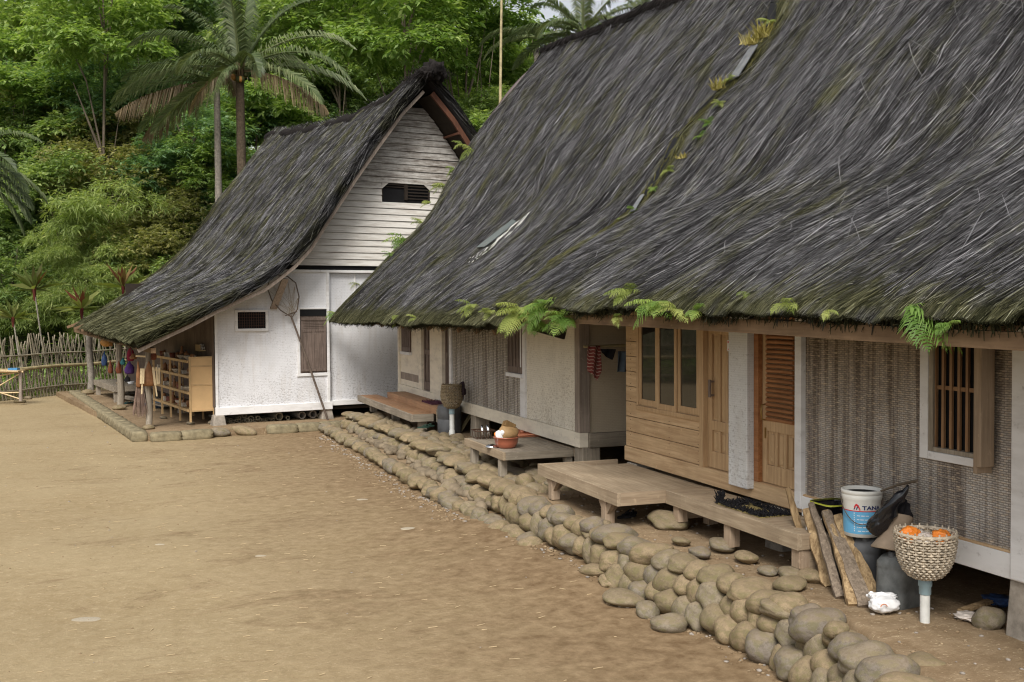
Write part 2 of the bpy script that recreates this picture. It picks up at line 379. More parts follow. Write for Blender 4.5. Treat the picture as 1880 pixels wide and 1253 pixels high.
M['leaf_blue'] = leaf_mat('blue_green_leaves', [(0, (.035,.08,.035)), (.5, (.12,.21,.09)), (1, (.30,.40,.18))])
M['leaf_bamboo'] = leaf_mat('bamboo_leaves', [(0, (.09,.13,.035)), (.5, (.27,.34,.11)), (1, (.62,.58,.26))])
M['palm_green'] = leaf_mat('palm_fronds', [(0, (.028,.045,.018)), (.5, (.085,.115,.045)), (1, (.27,.29,.15))], .2, .4)
M['palm_brown'] = leaf_mat('dead_palm_fronds', [(0, (.06,.042,.022)), (.5, (.16,.115,.06)), (1, (.34,.27,.16))], .15)
M['fern'] = leaf_mat('fern_green', [(0, (.05,.11,.02)), (.5, (.14,.24,.05)), (1, (.34,.42,.12))], .4)
M['fern_old'] = leaf_mat('yellowing_fern', [(0, (.07,.10,.025)), (.5, (.20,.25,.06)), (1, (.42,.45,.15))], .35)
M['straw'] = leaf_mat('dry_grass', [(0, (.14,.12,.03)), (.5, (.32,.27,.08)), (1, (.5,.42,.16))], .3)
M['cordyline'] = leaf_mat('cordyline_leaves', [(0, (.06,.03,.02)), (.4, (.10,.13,.03)), (1, (.32,.33,.12))], .3)
M['cordy_red'] = leaf_mat('red_cordyline_leaves', [(0, (.12,.02,.02)), (.5, (.17,.06,.035)), (1, (.24,.2,.07))], .3)
M['bark'] = plain('tree_bark', (.17,.135,.10), .95, .5, 8, .2, 0, .8)
M['bark_pale'] = plain('pale_palm_bark', (.27,.24,.20), .95, .4, 12, .2, 0, .8)
M['bark_palm'] = plain('dark_palm_bark', (.10,.075,.05), .95, .5, 12, .2, 0, .8)
M['bamboo'] = plain('dry_bamboo', (.40,.33,.18), .55, .4, 5)
M['bamboo_grey'] = plain('grey_split_bamboo', (.27,.235,.165), .8, .45, 4)
M['bamboo_pale'] = plain('pale_split_bamboo', (.62,.47,.27), .5, .2, 8)
M['black'] = plain('near_black', (.008,.008,.009), .9, .3)  # near-black colour standing in for shade in openings and gaps
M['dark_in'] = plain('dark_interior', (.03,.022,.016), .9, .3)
M['black_plastic'] = plain('black_plastic_bag', (.008,.008,.011), .22, .3, 5, .6)
M['grey_plastic'] = plain('grey_green_jerrycan_plastic', (.15,.155,.15), .55, .55, 7)
M['grey_plastic2'] = plain('dark_grey_jerrycan_plastic', (.095,.097,.10), .5, .35, 5)
M['pvc'] = plain('white_pipe', (.66,.66,.62), .4, .15, 9)
M['pvc_blue'] = plain('blue_grey_pipe_collar', (.24,.33,.36), .45, .15, 9)
M['wicker'] = plain('pale_wicker', (.54,.46,.35), .75, .5, 26)
M['wicker_dark'] = plain('brown_wicker', (.26,.20,.12), .75, .4, 30)
M['orange'] = plain('orange_plastic', (.85,.25,.035), .35, .25, 12)
M['clearbag'] = plain('milky_plastic', (.7,.62,.55), .25, .25, 20, .5)
M['white_plastic'] = plain('white_plastic_bag', (.76,.76,.76), .35, .12, 12, .5)
M['bucket_white'] = plain('white_bucket_plastic', (.72,.71,.66), .4, .12, 6)
M['bucket_blue'] = plain('sky_blue_label', (.14,.42,.68), .4, .15, 9)
M['navy'] = plain('navy_ink', (.02,.03,.12), .5, .1)
M['red'] = plain('red_ink', (.6,.03,.04), .5, .1)
M['clay'] = plain('brown_clay', (.30,.23,.165), .8, .3, 6, .2, 0, .2)
M['basin'] = plain('red_brown_basin', (.40,.125,.07), .28, .15, 4, .5)
M['orange_tray'] = plain('salmon_plastic_tray', (.62,.24,.13), .4, .15, 5)
M['carton'] = plain('brown_gourd_skin', (.38,.24,.11), .6, .3, 8)
M['enamel'] = plain('white_enamel', (.8,.8,.8), .2, .05, 5, .5)
M['steel'] = plain('polished_steel', (.75,.75,.77), .22, .05, 5, .5, 1.)
M['rack'] = plain('rusty_black_rack', (.07,.035,.02), .6, .3, 8)
M['blue_cloth'] = plain('blue_tarpaulin', (.035,.07,.17), .5, .4, 9)
M['grey_cloth'] = plain('slate_cloth', (.10,.13,.17), .9, .3, 9)
M['black_cloth'] = plain('black_cloth', (.012,.011,.013), .95, .3, 9)
M['purple'] = plain('purple_cloth', (.085,.035,.17), .9, .3, 9)
M['crimson'] = plain('crimson_cloth', (.24,.02,.045), .9, .3, 9)
M['teal'] = plain('teal_rubber', (.04,.20,.22), .6, .3, 9)
M['leather'] = plain('brown_leather_bag', (.26,.12,.05), .6, .35, 8)
M['leather_red'] = plain('red_brown_carving', (.20,.06,.03), .45, .35, 8)
M['pale_carving'] = plain('pale_carved_bamboo', (.68,.54,.33), .5, .15, 10)
M['gourd'] = plain('ochre_gourd', (.50,.25,.07), .4, .2, 4)
M['white_goods'] = plain('pale_goods', (.62,.55,.45), .6, .3, 8)
M['rust'] = plain('rusty_hinge', (.10,.045,.02), .7, .4)
M['brass'] = plain('dull_brass', (.35,.22,.07), .4, .3, 9, .5, .8)
def glass_mat():
    t = NT('window_glass', .04, .5); t.b.inputs['Base Color'].default_value = (.022,.02,.018,1); return t.mat
M['glass'] = glass_mat()
M['skylight'] = plain('dusty_glass_pane', (.16,.185,.18), .25, .12, 3, .5)
def stripes(name, a, b, n_, axis=2, freq=1.):
    t = NT(name, .9); wv = t.n('ShaderNodeTexWave'); wv.bands_direction = 'XYZ'[axis]; wv.inputs['Scale'].default_value = n_; wv.inputs['Distortion'].default_value = .6
    t.l(t.coord(), wv.inputs[0]); t.col(t.ramp(wv.outputs[1], [(.86, a), (.93, b)])); return t.mat
M['towel'] = stripes('red_striped_towel', (.17,.035,.03,1), (.45,.34,.28,1), 13)
M['towel'].node_tree.nodes['Wave Texture'].bands_direction = 'DIAGONAL'
def net_mat():
    t = NT('fine_net', .6); t.b.inputs['Base Color'].default_value = (.55,.5,.44,1)
    v = t.coord((1,1,1)); a = t.n('ShaderNodeTexWave'); a.bands_direction = 'X'; a.inputs['Scale'].default_value = 22; t.l(v, a.inputs[0])
    b = t.n('ShaderNodeTexWave'); b.bands_direction = 'Z'; b.inputs['Scale'].default_value = 22; t.l(v, b.inputs[0])
    k = t.math('MAXIMUM', a.outputs[1], b.outputs[1])
    t.l(t.ramp(k, [(.965, K(.06)), (.995, K(.8))]), t.b.inputs['Alpha']); return t.mat
M['net'] = net_mat()
M['hoop'] = plain('grey_rattan_hoop', (.12,.09,.07), .8, .3)
# ================================================================ SETTING
def nz(x, y, s=1., o=0.): return mnoise.noise(Vector((x*s+o, y*s-o, o*.37)))
def hill_z(x, y):
    # slope starts behind the fence line and climbs away from the yard
    d = (y-38.5)+max(0, -x-2)*.25-max(0, x-6)*.2
    d2 = x-19+(y-10)*.0
    t = max(0., min(1., (d-2)/46)); t2 = max(0., min(1., d2/40))
    h = 15*(t*t*(3-2*t))+9*(t2*t2*(3-2*t2))
    return h+(nz(x, y, .12)*1.2 if h > .2 else 0)
def grid_obj(name, xs, ys, zf, mat, kind='structure', sm=True):
    mb = MB(); nx, ny = len(xs), len(ys)
    vv = [(x, y, zf(x, y)) for y in ys for x in xs]
    mb.add(vv, [(j*nx+i, j*nx+i+1, (j+1)*nx+i+1, (j+1)*nx+i) for j in range(ny-1) for i in range(nx-1)], 0, sm)
    return tag(build(name, mb, mat, origin=(0,0,0)), kind=kind)
def gz(x, y):
    rise = .10*max(0, min(1, (y-7.9)/1.8))*max(0, min(1, (x-2.4)/1.7))*max(0, min(1, (15-y)/3))
    return rise+nz(x, y, .45)*.035+nz(x, y, 1.7, 5)*.010-.01
xs = list(np.linspace(-14, 6, 90)); ys = list(np.linspace(1.5, 40, 170))
grid_obj('ground', xs, ys, gz, M['dirt'])
xs = list(np.concatenate([np.linspace(-110, -14, 26), np.linspace(-13, 20, 30), np.linspace(21, 130, 28)])); ys = list(np.concatenate([np.linspace(-20, 38, 14), np.linspace(39, 170, 60)]))
grid_obj('hillside', xs, ys, lambda x, y: hill_z(x, y)-.12, M['soil'])
def wx(y): return float(np.interp(y, [4, 5.2, 6.3, 7.2, 8.2, 9.5, 11, 12.5, 15, 18, 22.3], [4.05, 4.36, 4.60, 4.62, 4.50, 4.38, 4.32, 4.40, 4.52, 4.62, 4.42]))
# terrace under the row houses; unseen back rise added to block light underneath
def tz(x, y):
    e = max(0., min(1., (x-(wx(y)-.02))/.22)); f = max(0., min(1., (22.35-y)/.3)); b = max(0., min(1., (x-10.5)/2.5))
    return -.1+(.50+nz(x, y, 1.1, 3)*.035+nz(x, y, 4, 8)*.012)*min(e, f)+b*.9
grid_obj('terrace', list(np.linspace(3.9, 6.2, 75))+list(np.linspace(6.4, 16, 30)), list(np.linspace(1, 22.7, 190)), tz, M['dirt2'])
# low ledge below the far part of the wall
def lz(x, y):
    e = max(0., min(1., (x-3.98)/.12)); g = max(0., min(1., (22.6-y)/.3))*max(0., min(1., (y-12.0)/1.2))
    return -.08+(.20+nz(x, y, 2.1, 3)*.02)*min(e, g)
grid_obj('terrace_ledge', list(np.linspace(3.9, 4.9, 16)), list(np.linspace(11.8, 22.8, 100)), lz, M['dirt2'])
# ================================================================ LEFT (FAR) HOUSE FRAME
_a = R(10.3)
LL = np.array([-math.sin(_a), math.cos(_a), 0]); LW = np.array([math.cos(_a), math.sin(_a), 0])
A0 = onZ(257, 812, 0)
def LH(w_, l_, z): return A0+LW*w_+LL*l_+np.array([0, 0, z])
LXF = Matrix(((LW[0], LL[0], 0, A0[0]), (LW[1], LL[1], 0, A0[1]), (0, 0, 1, 0), (0, 0, 0, 1)))
def lhp(x, y, l_): # pixel on the plane l = const -> local w, z
    P = onP(x, y, A0+LL*l_, LL); return float((P-A0)@LW), float(P[2])
# platform of the far house
def pz(w_, l_):
    return .115+nz(w_, l_, 1.3, 2)*.02
mb = MB(LXF); ws = np.linspace(.1, 13, 40); ls = np.linspace(.12, 13.2, 60); nx = len(ws)
mb.add([(a, b, pz(a, b)) for b in ls for a in ws], [(j*nx+i, j*nx+i+1, (j+1)*nx+i+1, (j+1)*nx+i) for j in range(59) for i in range(nx-1)], 0, True)
mb.add([(ws[0], ls[0], -.1), (ws[-1], ls[0], -.1), (ws[-1], ls[0], pz(ws[-1], ls[0])), (ws[0], ls[0], pz(ws[0], ls[0])), (ws[0], ls[-1], -.1), (ws[0], ls[-1], pz(ws[0], ls[-1]))], [(0,1,2,3),(4,0,3,5)])
tag(build('platform', mb, M['dirt2'], origin=(0,0,0)), kind='structure')
# ================================================================ THATCH
def resample(prof, n_):
    P = np.array(prof, float); d = np.r_[0, np.cumsum(np.linalg.norm(np.diff(P, axis=0), axis=1))]
    # smooth cubic-ish resample
    t = np.linspace(0, d[-1], n_); out = np.stack([np.interp(t, d, P[:,k]) for k in range(P.shape[1])], 1)
    for _ in range(2): out[1:-1] = out[1:-1]*.5+(out[:-2]+out[2:])*.25
    return out
class Roof:
    def __init__(s, stations, nv=48, nu=90, amp=.05, seed=1, flip=1):
        """stations: list of (u, 3D profile eave->ridge)"""
        pr = [(u, resample(p, nv)) for u, p in stations]; us = [u for u, _ in pr]; A = np.stack([p for _, p in pr])
        uu = np.linspace(0, 1, nu); G = np.zeros((nu, nv, 3))
        for k in range(3):
            for j in range(nv): G[:,j,k] = np.interp(uu, us, A[:,j,k])
        # soften station kinks along u
        for _ in range(4): G[1:-1] = G[1:-1]*.5+(G[:-2]+G[2:])*.25
        s.nu, s.nv = nu, nv; s.G = G; s.normals(flip)
        D = np.zeros((nu, nv))
        for i in range(nu):
            for j in range(nv):
                x, y = i/nu, j/nv
                D[i,j] = amp*mnoise.noise(Vector((x*9+seed*5, y*4, seed)))+amp*.6*mnoise.noise(Vector((x*26+seed*5, y*7+4, seed)))+amp*.35*mnoise.noise(Vector((x*60, y*10+4, seed+9)))
        s.G = G+s.N*D[:,:,None]; s.normals(flip)
        s.lu = np.linalg.norm(np.diff(G[:,nv//2], axis=0), axis=1).sum(); s.lv = np.linalg.norm(np.diff(G[nu//2], axis=0), axis=1).sum()
    def normals(s, flip):
        du = np.gradient(s.G, axis=0); dv = np.gradient(s.G, axis=1); n_ = np.cross(du, dv)*flip
        s.N = n_/np.linalg.norm(n_, axis=2, keepdims=True); s.Tu = du/np.linalg.norm(du, axis=2, keepdims=True); s.Tv = dv/np.linalg.norm(dv, axis=2, keepdims=True)
    def ev(s, u, v):
        uc = np.clip(u, 0, 1); vc = np.clip(v, 0, 1)
        fu = uc*(s.nu-1); fv = vc*(s.nv-1); i = np.minimum(fu.astype(int), s.nu-2); j = np.minimum(fv.astype(int), s.nv-2)
        a = (fu-i)[:,None]; b = (fv-j)[:,None]
        def bl(T): return T[i,j]*(1-a)*(1-b)+T[i+1,j]*a*(1-b)+T[i,j+1]*(1-a)*b+T[i+1,j+1]*a*b
        P, N_, Tu, Tv = bl(s.G), bl(s.N), bl(s.Tu), bl(s.Tv)
        P = P+Tu*((u-uc)*s.lu)[:,None]
        ex = ((v-vc)*s.lv)[:,None]; P = P+Tv*ex*.75+np.array([0,0,1.])*np.minimum(ex, 0)*.55
        return P, N_, Tu, Tv
def thatch(name, roof, parent, th, nst, wid=(.006,.020), ln=(.35,1.1), seed=3, moss=None, urange=(0,1), eave=4000, verge=(0,0), dens=None, skew=.0, tone_fn=None, flat=0.):
    rg = np.random.default_rng(seed); org = np.array(WLOC[parent.name])
    # --- base shell
    nu, nv = roof.nu, roof.nv; top = roof.G.reshape(-1, 3)
    tt = np.full((nu, nv), th); tt[:, -3:] *= 1.1
    bot = (roof.G-roof.N*tt[:,:,None]).reshape(-1, 3); V = [np.vstack([top, bot])]
    n0 = nu*nv; Fq = []
    for i in range(nu-1):
        for j in range(nv-1):
            a = i*nv+j; Fq.append((a, a+nv, a+nv+1, a+1)); Fq.append((n0+a, n0+a+1, n0+a+nv+1, n0+a+nv))
    ring = [(i*nv, (i+1)*nv) for i in range(nu-1)]+[((i+1)*nv+nv-1, i*nv+nv-1) for i in range(nu-1)]+[(j+1, j) for j in range(nv-1)]+[((nu-1)*nv+j, (nu-1)*nv+j+1) for j in range(nv-1)]
    for a, b in ring: Fq.append((a, n0+a, n0+b, b))
    FS = [np.array(Fq)]; nbase = len(Fq)
    iu, jv = np.meshgrid(np.arange(nu)/(nu-1), np.arange(nv)/(nv-1), indexing='ij')
    uvb = np.stack([iu.ravel()*roof.lu, jv.ravel()*roof.lv, 0*iu.ravel()], 1)
    mb_ = moss(iu.ravel(), jv.ravel()) if moss else 0*iu.ravel()
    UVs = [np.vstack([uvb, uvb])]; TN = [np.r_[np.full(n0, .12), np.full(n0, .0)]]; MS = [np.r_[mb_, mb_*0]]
    base = 2*n0
    # --- strands
    def emit(u0, v0, L, W_, lift0, lift1, ang, tone, K_=4, roll=None, hang=0., nrm=0.):
        nonlocal base
        n_ = len(u0); s_ = np.linspace(0, 1, K_)
        roll = rg.uniform(-.7, .7, n_) if roll is None else roll
        rows = []
        bend = rg.normal(0, .25, n_)
        for q in s_:
            v = v0-L*q/roof.lv; u = u0+(ang*L*q+bend*ang*0+bend*.02*L*q*q)/roof.lu
            P, N_, Tu, Tv = roof.ev(u, v)
            P = P+N_*(lift0+(lift1-lift0)*q**2)[:,None]+np.array([0,0,-1.])*(hang*L*q*q)[:,None] if np.ndim(hang) else P+N_*(lift0+(lift1-lift0)*q**2)[:,None]
            wv = Tu+N_*roll[:,None]; wv /= np.linalg.norm(wv, axis=1, keepdims=True)
            hw = (W_*(1-.55*q**3)*(.75+.25*min(1, q*4)))[:,None]*.5
            rows.append((P-wv*hw, P+wv*hw, u, v))
        vv = np.stack([np.stack([r_[0], r_[1]], 1) for r_ in rows], 1)   # n,K,2,3
        V.append(vv.reshape(-1, 3))
        idx = base+np.arange(n_)[:,None]*(2*K_)
        for q in range(K_-1):
            FS.append(np.stack([idx[:,0]+2*q, idx[:,0]+2*q+1, idx[:,0]+2*q+3, idx[:,0]+2*q+2], 1))
        base += n_*2*K_
        uv = np.stack([np.stack([np.stack([r_[2]*roof.lu, r_[3]*roof.lv, 0*r_[2]], 1)]*2, 1) for r_ in rows], 1)
        UVs.append(uv.reshape(-1, 3)); TN.append(np.repeat(tone, 2*K_))
        ms = moss(np.clip(u0, 0, 1), np.clip(v0-L/roof.lv, 0, 1)) if moss else np.zeros(n_)
        MS.append(np.repeat(ms, 2*K_))
    n_ = nst; u0 = rg.uniform(urange[0], urange[1], n_); v0 = rg.uniform(-.0, 1.04, n_)
    if dens is not None: u0 = urange[0]+(urange[1]-urange[0])*rg.uniform(0, 1, n_)**dens
    # clumps: strands share angle and tone by coherent noise
    cl = np.array([mnoise.noise(Vector((a*roof.lu*.9, b*roof.lv*.35, seed))) for a, b in zip(u0[:n_], v0[:n_])])
    ck = np.array([mnoise.noise(Vector((a*roof.lu*13., b*roof.lv*.8, seed+5)))+.5*mnoise.noise(Vector((a*roof.lu*4., b*roof.lv*.5, seed+6))) for a, b in zip(u0[:n_], v0[:n_])])
    tone = np.clip(.27+rg.normal(0, .25, n_)+cl*.10+ck*.42, 0, 1)
    hi = rg.uniform(0, 1, n_) > .975; tone[hi] = rg.uniform(.85, 1.1, hi.sum())
    if tone_fn is not None: tone = tone*tone_fn(u0, v0)
    L = ln[0]*.5+(ln[1]-ln[0]*.5)*rg.uniform(0, 1, n_)**2.2; L = np.clip(np.minimum(L, (v0+.012)*roof.lv), .05, None)
    emit(u0, v0, L, rg.uniform(wid[0], wid[1], n_)*np.where(rg.uniform(0,1,n_) > .9, 1.3, 1), rg.uniform(-.004, .015, n_), rg.uniform(.006, .034, n_)+np.maximum(ck, 0)*.045, skew+cl*.07+rg.normal(0, .05, n_), tone)
    # stray stalks lying across
    k = n_//400; emit(rg.uniform(*urange, k), rg.uniform(.12, 1, k), rg.uniform(.2, .6, k), rg.uniform(.004, .009, k), np.full(k, .05), rg.uniform(.05, .12, k), rg.normal(0, .8, k), rg.uniform(.5, .9, k))
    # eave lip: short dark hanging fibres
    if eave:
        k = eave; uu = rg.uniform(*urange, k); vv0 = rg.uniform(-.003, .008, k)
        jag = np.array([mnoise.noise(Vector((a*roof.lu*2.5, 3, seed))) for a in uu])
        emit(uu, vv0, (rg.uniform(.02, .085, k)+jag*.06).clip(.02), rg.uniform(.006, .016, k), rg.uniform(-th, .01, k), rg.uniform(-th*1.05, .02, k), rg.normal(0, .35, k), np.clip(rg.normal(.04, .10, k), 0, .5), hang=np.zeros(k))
    for side, cnt in ((0, verge[0]), (1, verge[1])):
        if cnt:
            k = cnt; e = urange[side]; sg = -1 if side == 0 else 1
            vv_ = rg.uniform(.03, 1.02, k); emit(np.full(k, float(e))+sg*rg.uniform(-.004, .004, k), vv_, np.minimum(rg.uniform(.2, .6, k), vv_*roof.lv), rg.uniform(.010, .022, k), rg.uniform(-th, .02, k), rg.uniform(-th, .03, k), sg*rg.uniform(-.1, .22, k), np.clip(rg.normal(.25, .2, k), 0, 1))
    VV = np.vstack(V)-org; FF = np.vstack(FS)
    me = bpy.data.meshes.new(name); me.vertices.add(len(VV)); me.vertices.foreach_set('co', VV.ravel())
    me.loops.add(FF.size); me.loops.foreach_set('vertex_index', FF.ravel().astype(np.int32)); me.polygons.add(len(FF))
    me.polygons.foreach_set('loop_start', np.arange(0, FF.size, 4, dtype=np.int32)); me.polygons.foreach_set('loop_total', np.full(len(FF), 4, dtype=np.int32))
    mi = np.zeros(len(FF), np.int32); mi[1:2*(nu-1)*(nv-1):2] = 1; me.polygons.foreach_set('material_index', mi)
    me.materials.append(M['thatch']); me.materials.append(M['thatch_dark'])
    me.update(calc_edges=True)
    for nm, dat in (('tone', np.concatenate(TN)), ('moss', np.concatenate(MS))):
        a = me.attributes.new(nm, 'FLOAT', 'POINT'); a.data.foreach_set('value', dat.astype(np.float32))
    a = me.attributes.new('thuv', 'FLOAT_VECTOR', 'POINT'); a.data.foreach_set('vector', np.vstack(UVs).ravel().astype(np.float32))
    o = bpy.data.objects.new(name, me); COL.objects.link(o); o.parent = parent; WLOC[o.name] = tuple(org); return o
# ================================================================ FAR HOUSE (left)
HL = empty('thatched_house', tuple(LH(6.6, 6, 0)), 'far thatched house with white plank gable facing the yard and open souvenir veranda', 'house')
nearU = [(.05,1.83),(.54,2.07),(1.09,2.32),(1.59,2.58),(2.05,2.80),(2.66,3.06),(2.97,3.28),(3.33,3.56),(3.7,3.95),(3.98,4.38),(4.35,4.92),(4.79,5.56),(5.31,6.27),(5.9,7.05),(6.45,7.62)]
def thicken(pr, t_):
    P = np.array(pr); d = np.gradient(P, axis=0); d /= np.linalg.norm(d, axis=1, keepdims=True); n_ = np.stack([-d[:,1], d[:,0]], 1)
    return P+n_*t_
nT = thicken(nearU, .20); nT[-1] = (6.55, 7.98); nT = np.vstack([nT[:-1], [(6.35, 7.78)], nT[-1:]])
farT = np.array([(.52,2.20),(1.32,2.69),(2.12,3.25),(3.1,3.78),(3.86,4.63),(4.82,5.95),(5.71,7.12),(6.5,8.15)])
ridge_px = [(788,128),(745,160),(700,190),(650,214),(600,231),(560,238),(500,246)]
st = []
for x, y in ridge_px:
    P = onP(x, y, A0+LW*6.58, LW); st.append((float((P-A0)@LL), float(P[2])))
ridge_l = np.array([a for a, _ in st]); ridge_z = np.array([b for _, b in st])
L0, L1 = .25, 12.0
stations = []
nTr = resample(nT, 40); fTr = resample(farT, 40)
for u in np.linspace(0, 1, 13):
    l_ = L0+(L1-L0)*u; P = nTr*(1-u)+fTr*u
    rz = np.interp(l_, ridge_l, ridge_z) if ridge_l[0] < ridge_l[-1] else P[-1,1]
    v = np.linspace(0, 1, 40)**1.6; P = P.copy(); P[:,1] += (rz-P[-1,1])*v
    if u < .12: P[:,1] += v**6*.06
    stations.append((u, [LH(a, l_, b) for a, b in P]))
roofL = Roof(stations, nv=60, nu=110, amp=.08, seed=2, flip=-1)
if roofL.N[:,:,2].mean() < 0: roofL.normals(1)
def mossL(u, v): return np.clip(1.15-v*7, 0, 1)*.95+np.clip(1-u*14, 0, 1)*np.clip(1-v*3.5, 0, 1)*.3+.20+np.clip((u-.93)*14, 0, 1)*.5
thatch('thatch_slope', roofL, HL, .18, 130000, (.006,.015), (.35,1.2), 11, mossL, eave=3000, verge=(2600, 500), dens=1.25)
# right slope (mostly hidden)
stations = []
for u in np.linspace(0, 1, 7):
    l_ = L0+(L1-L0)*u; P = nTr*(1-u)+fTr*u; rz = np.interp(l_, ridge_l, ridge_z)
    v = np.linspace(0, 1, 40)**1.6; P = P.copy(); P[:,1] += (rz-P[-1,1])*v+.0
    stations.append((u, [LH(13.12-a, l_, b) for a, b in P]))
roofLR = Roof(stations, nv=40, nu=60, amp=.04, seed=4, flip=1)
if roofLR.N[:,:,2].mean() < 0: roofLR.normals(-1)
thatch('thatch_slope', roofLR, HL, .18, 9000, (.014,.03), (.4,1.2), 12, lambda u, v: 0*u, eave=800, verge=(1500, 0))
# ridge cap: fibre wrapped roll, horn at the front
mb = MB(); pts = []; rr = []
for l_ in np.linspace(-.05, 12.1, 40):
    z = np.interp(l_, ridge_l, ridge_z); pts.append(LH(6.56+.03*math.sin(l_*3), l_, z-.10+.03*math.sin(l_*5))); rr.append(.17 if l_ > .7 else .20)
mb.tube(pts, rr, 10)
P = np.array(LH(6.55, .0, 8.0))
mb.blob(P+np.array([0,0,.03]), (.22,.24,.2), .35, 2.2, 3, 3)
mb.blob(P+LW*.17+np.array([0,0,-.02]), (.13,.16,.22), .4, 2.5, 3, 5)
mb.blob(P-LW*.16+np.array([0,0,-.05]), (.16,.2,.14), .4, 2.5, 3, 6)
rr_ = random.Random(3)
for k in range(500):
    l_ = rr_.uniform(-.15, .9) if k < 330 else rr_.uniform(.9, 12); z = np.interp(l_, ridge_l, ridge_z) if l_ > 0 else 8.0
    a = rr_.uniform(-1, 1); c = LH(6.56+a*.2, l_, z+.08-abs(a)*.12); d = LH(6.56+a*rr_.uniform(.3,.75), l_+rr_.uniform(-.25,.1), z+rr_.uniform(.0,.12)-abs(a)*rr_.uniform(.2,.55))
    mb.bar(c, d, .014, .008, taper=.4)
build('ridge_cap', mb, M['thatch_dark'], HL)
# walls ----------------------------------------------------------------
WL = 1.10
def under_z(w_): return float(np.interp(w_ if w_ < 6.56 else 13.12-w_, [p[0] for p in nearU]+[6.56], [p[1] for p in nearU]+[7.68]))
def inv_w(z): # left w where underside reaches z
    return float(np.interp(z, [p[1] for p in nearU], [p[0] for p in nearU]))
XR = 11.3
def gpanel(mb, w0, w1, z0, ztop=None, y0=WL, th=.03, n_=14):
    """front panel from z0 up to the roof underside (or ztop)"""
    ws_ = np.linspace(w0, w1, n_)
    tp = [min(under_z(a)-.06, ztop if ztop else 99) for a in ws_]
    N = len(ws_); vv = []
    for yy in (y0, y0+th):
        for a in ws_: vv.append((a, yy, z0))
        for a, b in zip(ws_, tp): vv.append((a, yy, b))
    ff = []
    for i in range(N-1):
        ff += [(i, i+1, N+i+1, N+i), (2*N+i+1, 2*N+i, 3*N+i, 3*N+i+1), (N+i, N+i+1, 3*N+i+1, 3*N+i), (i+1, i, 2*N+i, 2*N+i+1)]
    ff += [(0, N, 3*N, 2*N), (N-1, 3*N-1, 4*N-1, 2*N-1)]
    mb.add(vv, ff)
w_c = 1.82
mb = MB(LXF)
gpanel(mb, w_c, 3.68, .40, 3.50); gpanel(mb, 3.68, 4.42, .40, 1.17, n_=3); gpanel(mb, 3.68, 4.42, 2.62, 3.50, n_=4); 
gpanel(mb, 4.42, 7.0, .46, 3.50, WL+.10, n_=6); gpanel(mb, 7.0, XR, .46, 3.50, WL+.06, n_=12)
build('front_wall', mb, M['bilik_white'], HL)
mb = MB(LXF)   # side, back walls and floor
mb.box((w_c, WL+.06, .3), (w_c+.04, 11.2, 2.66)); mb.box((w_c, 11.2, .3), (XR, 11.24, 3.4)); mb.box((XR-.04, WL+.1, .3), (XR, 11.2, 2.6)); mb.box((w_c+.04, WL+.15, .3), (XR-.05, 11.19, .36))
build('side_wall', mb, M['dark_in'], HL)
mb = MB(LXF)
mb.box((w_c-.03, WL-.06, .33), (4.44, WL+.06, .50)); mb.box((4.44, WL+.03, .40), (XR, WL+.13, .52))
build('base_beam', mb, M['white'], HL, .008)
mb = MB(LXF)
for x in (w_c, 4.36): mb.box((x-.025, WL-.03, .50), (x+.035, WL-.001, 2.6 if x < 3 else 3.44))
mb.box((3.62, WL-.031, 1.10), (4.335, WL-.001, 1.17)); mb.box((3.64, WL-.03, 1.171), (3.70, WL-.001, 2.66))
mb.box((3.5, WL-.03, 3.44), (8.4, WL-.002, 3.50)); mb.box((6.15, WL+.07, .52), (6.2, WL+.099, 3.43))
mb.box((5.05, WL+.075, 2.7), (5.09, WL+.099, 3.43)); mb.box((3.701, WL-.03, 2.61), (4.334, WL-.001, 2.65))
build('wall_batten', mb, M['white'], HL, .005)
# gable planks
mb = MB(LXF); z = 3.60; rg_ = random.Random(5)
vent_w0, vz0 = lhp(703, 365, WL-.1); vent_w1, vz1 = lhp(791, 341, WL-.1)
i = 0
while z < 7.35:
    h = .150+rg_.uniform(-.008, .008); zt = z+h; 
    a = inv_w(zt)+.12; b = 13.12-a
    if b-a < .25: break
    a0 = inv_w(z+.02)+.10; b0_ = 13.12-a0
    segs = [(a, b)]
    if zt > vz0 and z < vz1: segs = [(a, vent_w0), (vent_w1, b)]
    for p, q in segs:
        tl = rg_.uniform(-.006, .006)
        pl_ = a0 if p == a else p; ql_ = b0_ if q == b else q
        mb.add([(pl_, WL-.055, z), (ql_, WL-.055, z+tl), (q, WL-.03, zt-.008+tl), (p, WL-.03, zt-.008), (pl_, WL-.0, z), (ql_, WL-.0, z+tl), (q, WL-.0, zt-.008+tl), (p, WL-.0, zt-.008)],
               [(0,1,2,3),(5,4,7,6),(3,2,6,7),(1,0,4,5),(0,3,7,4),(2,1,5,6)])
    z = zt; i += 1
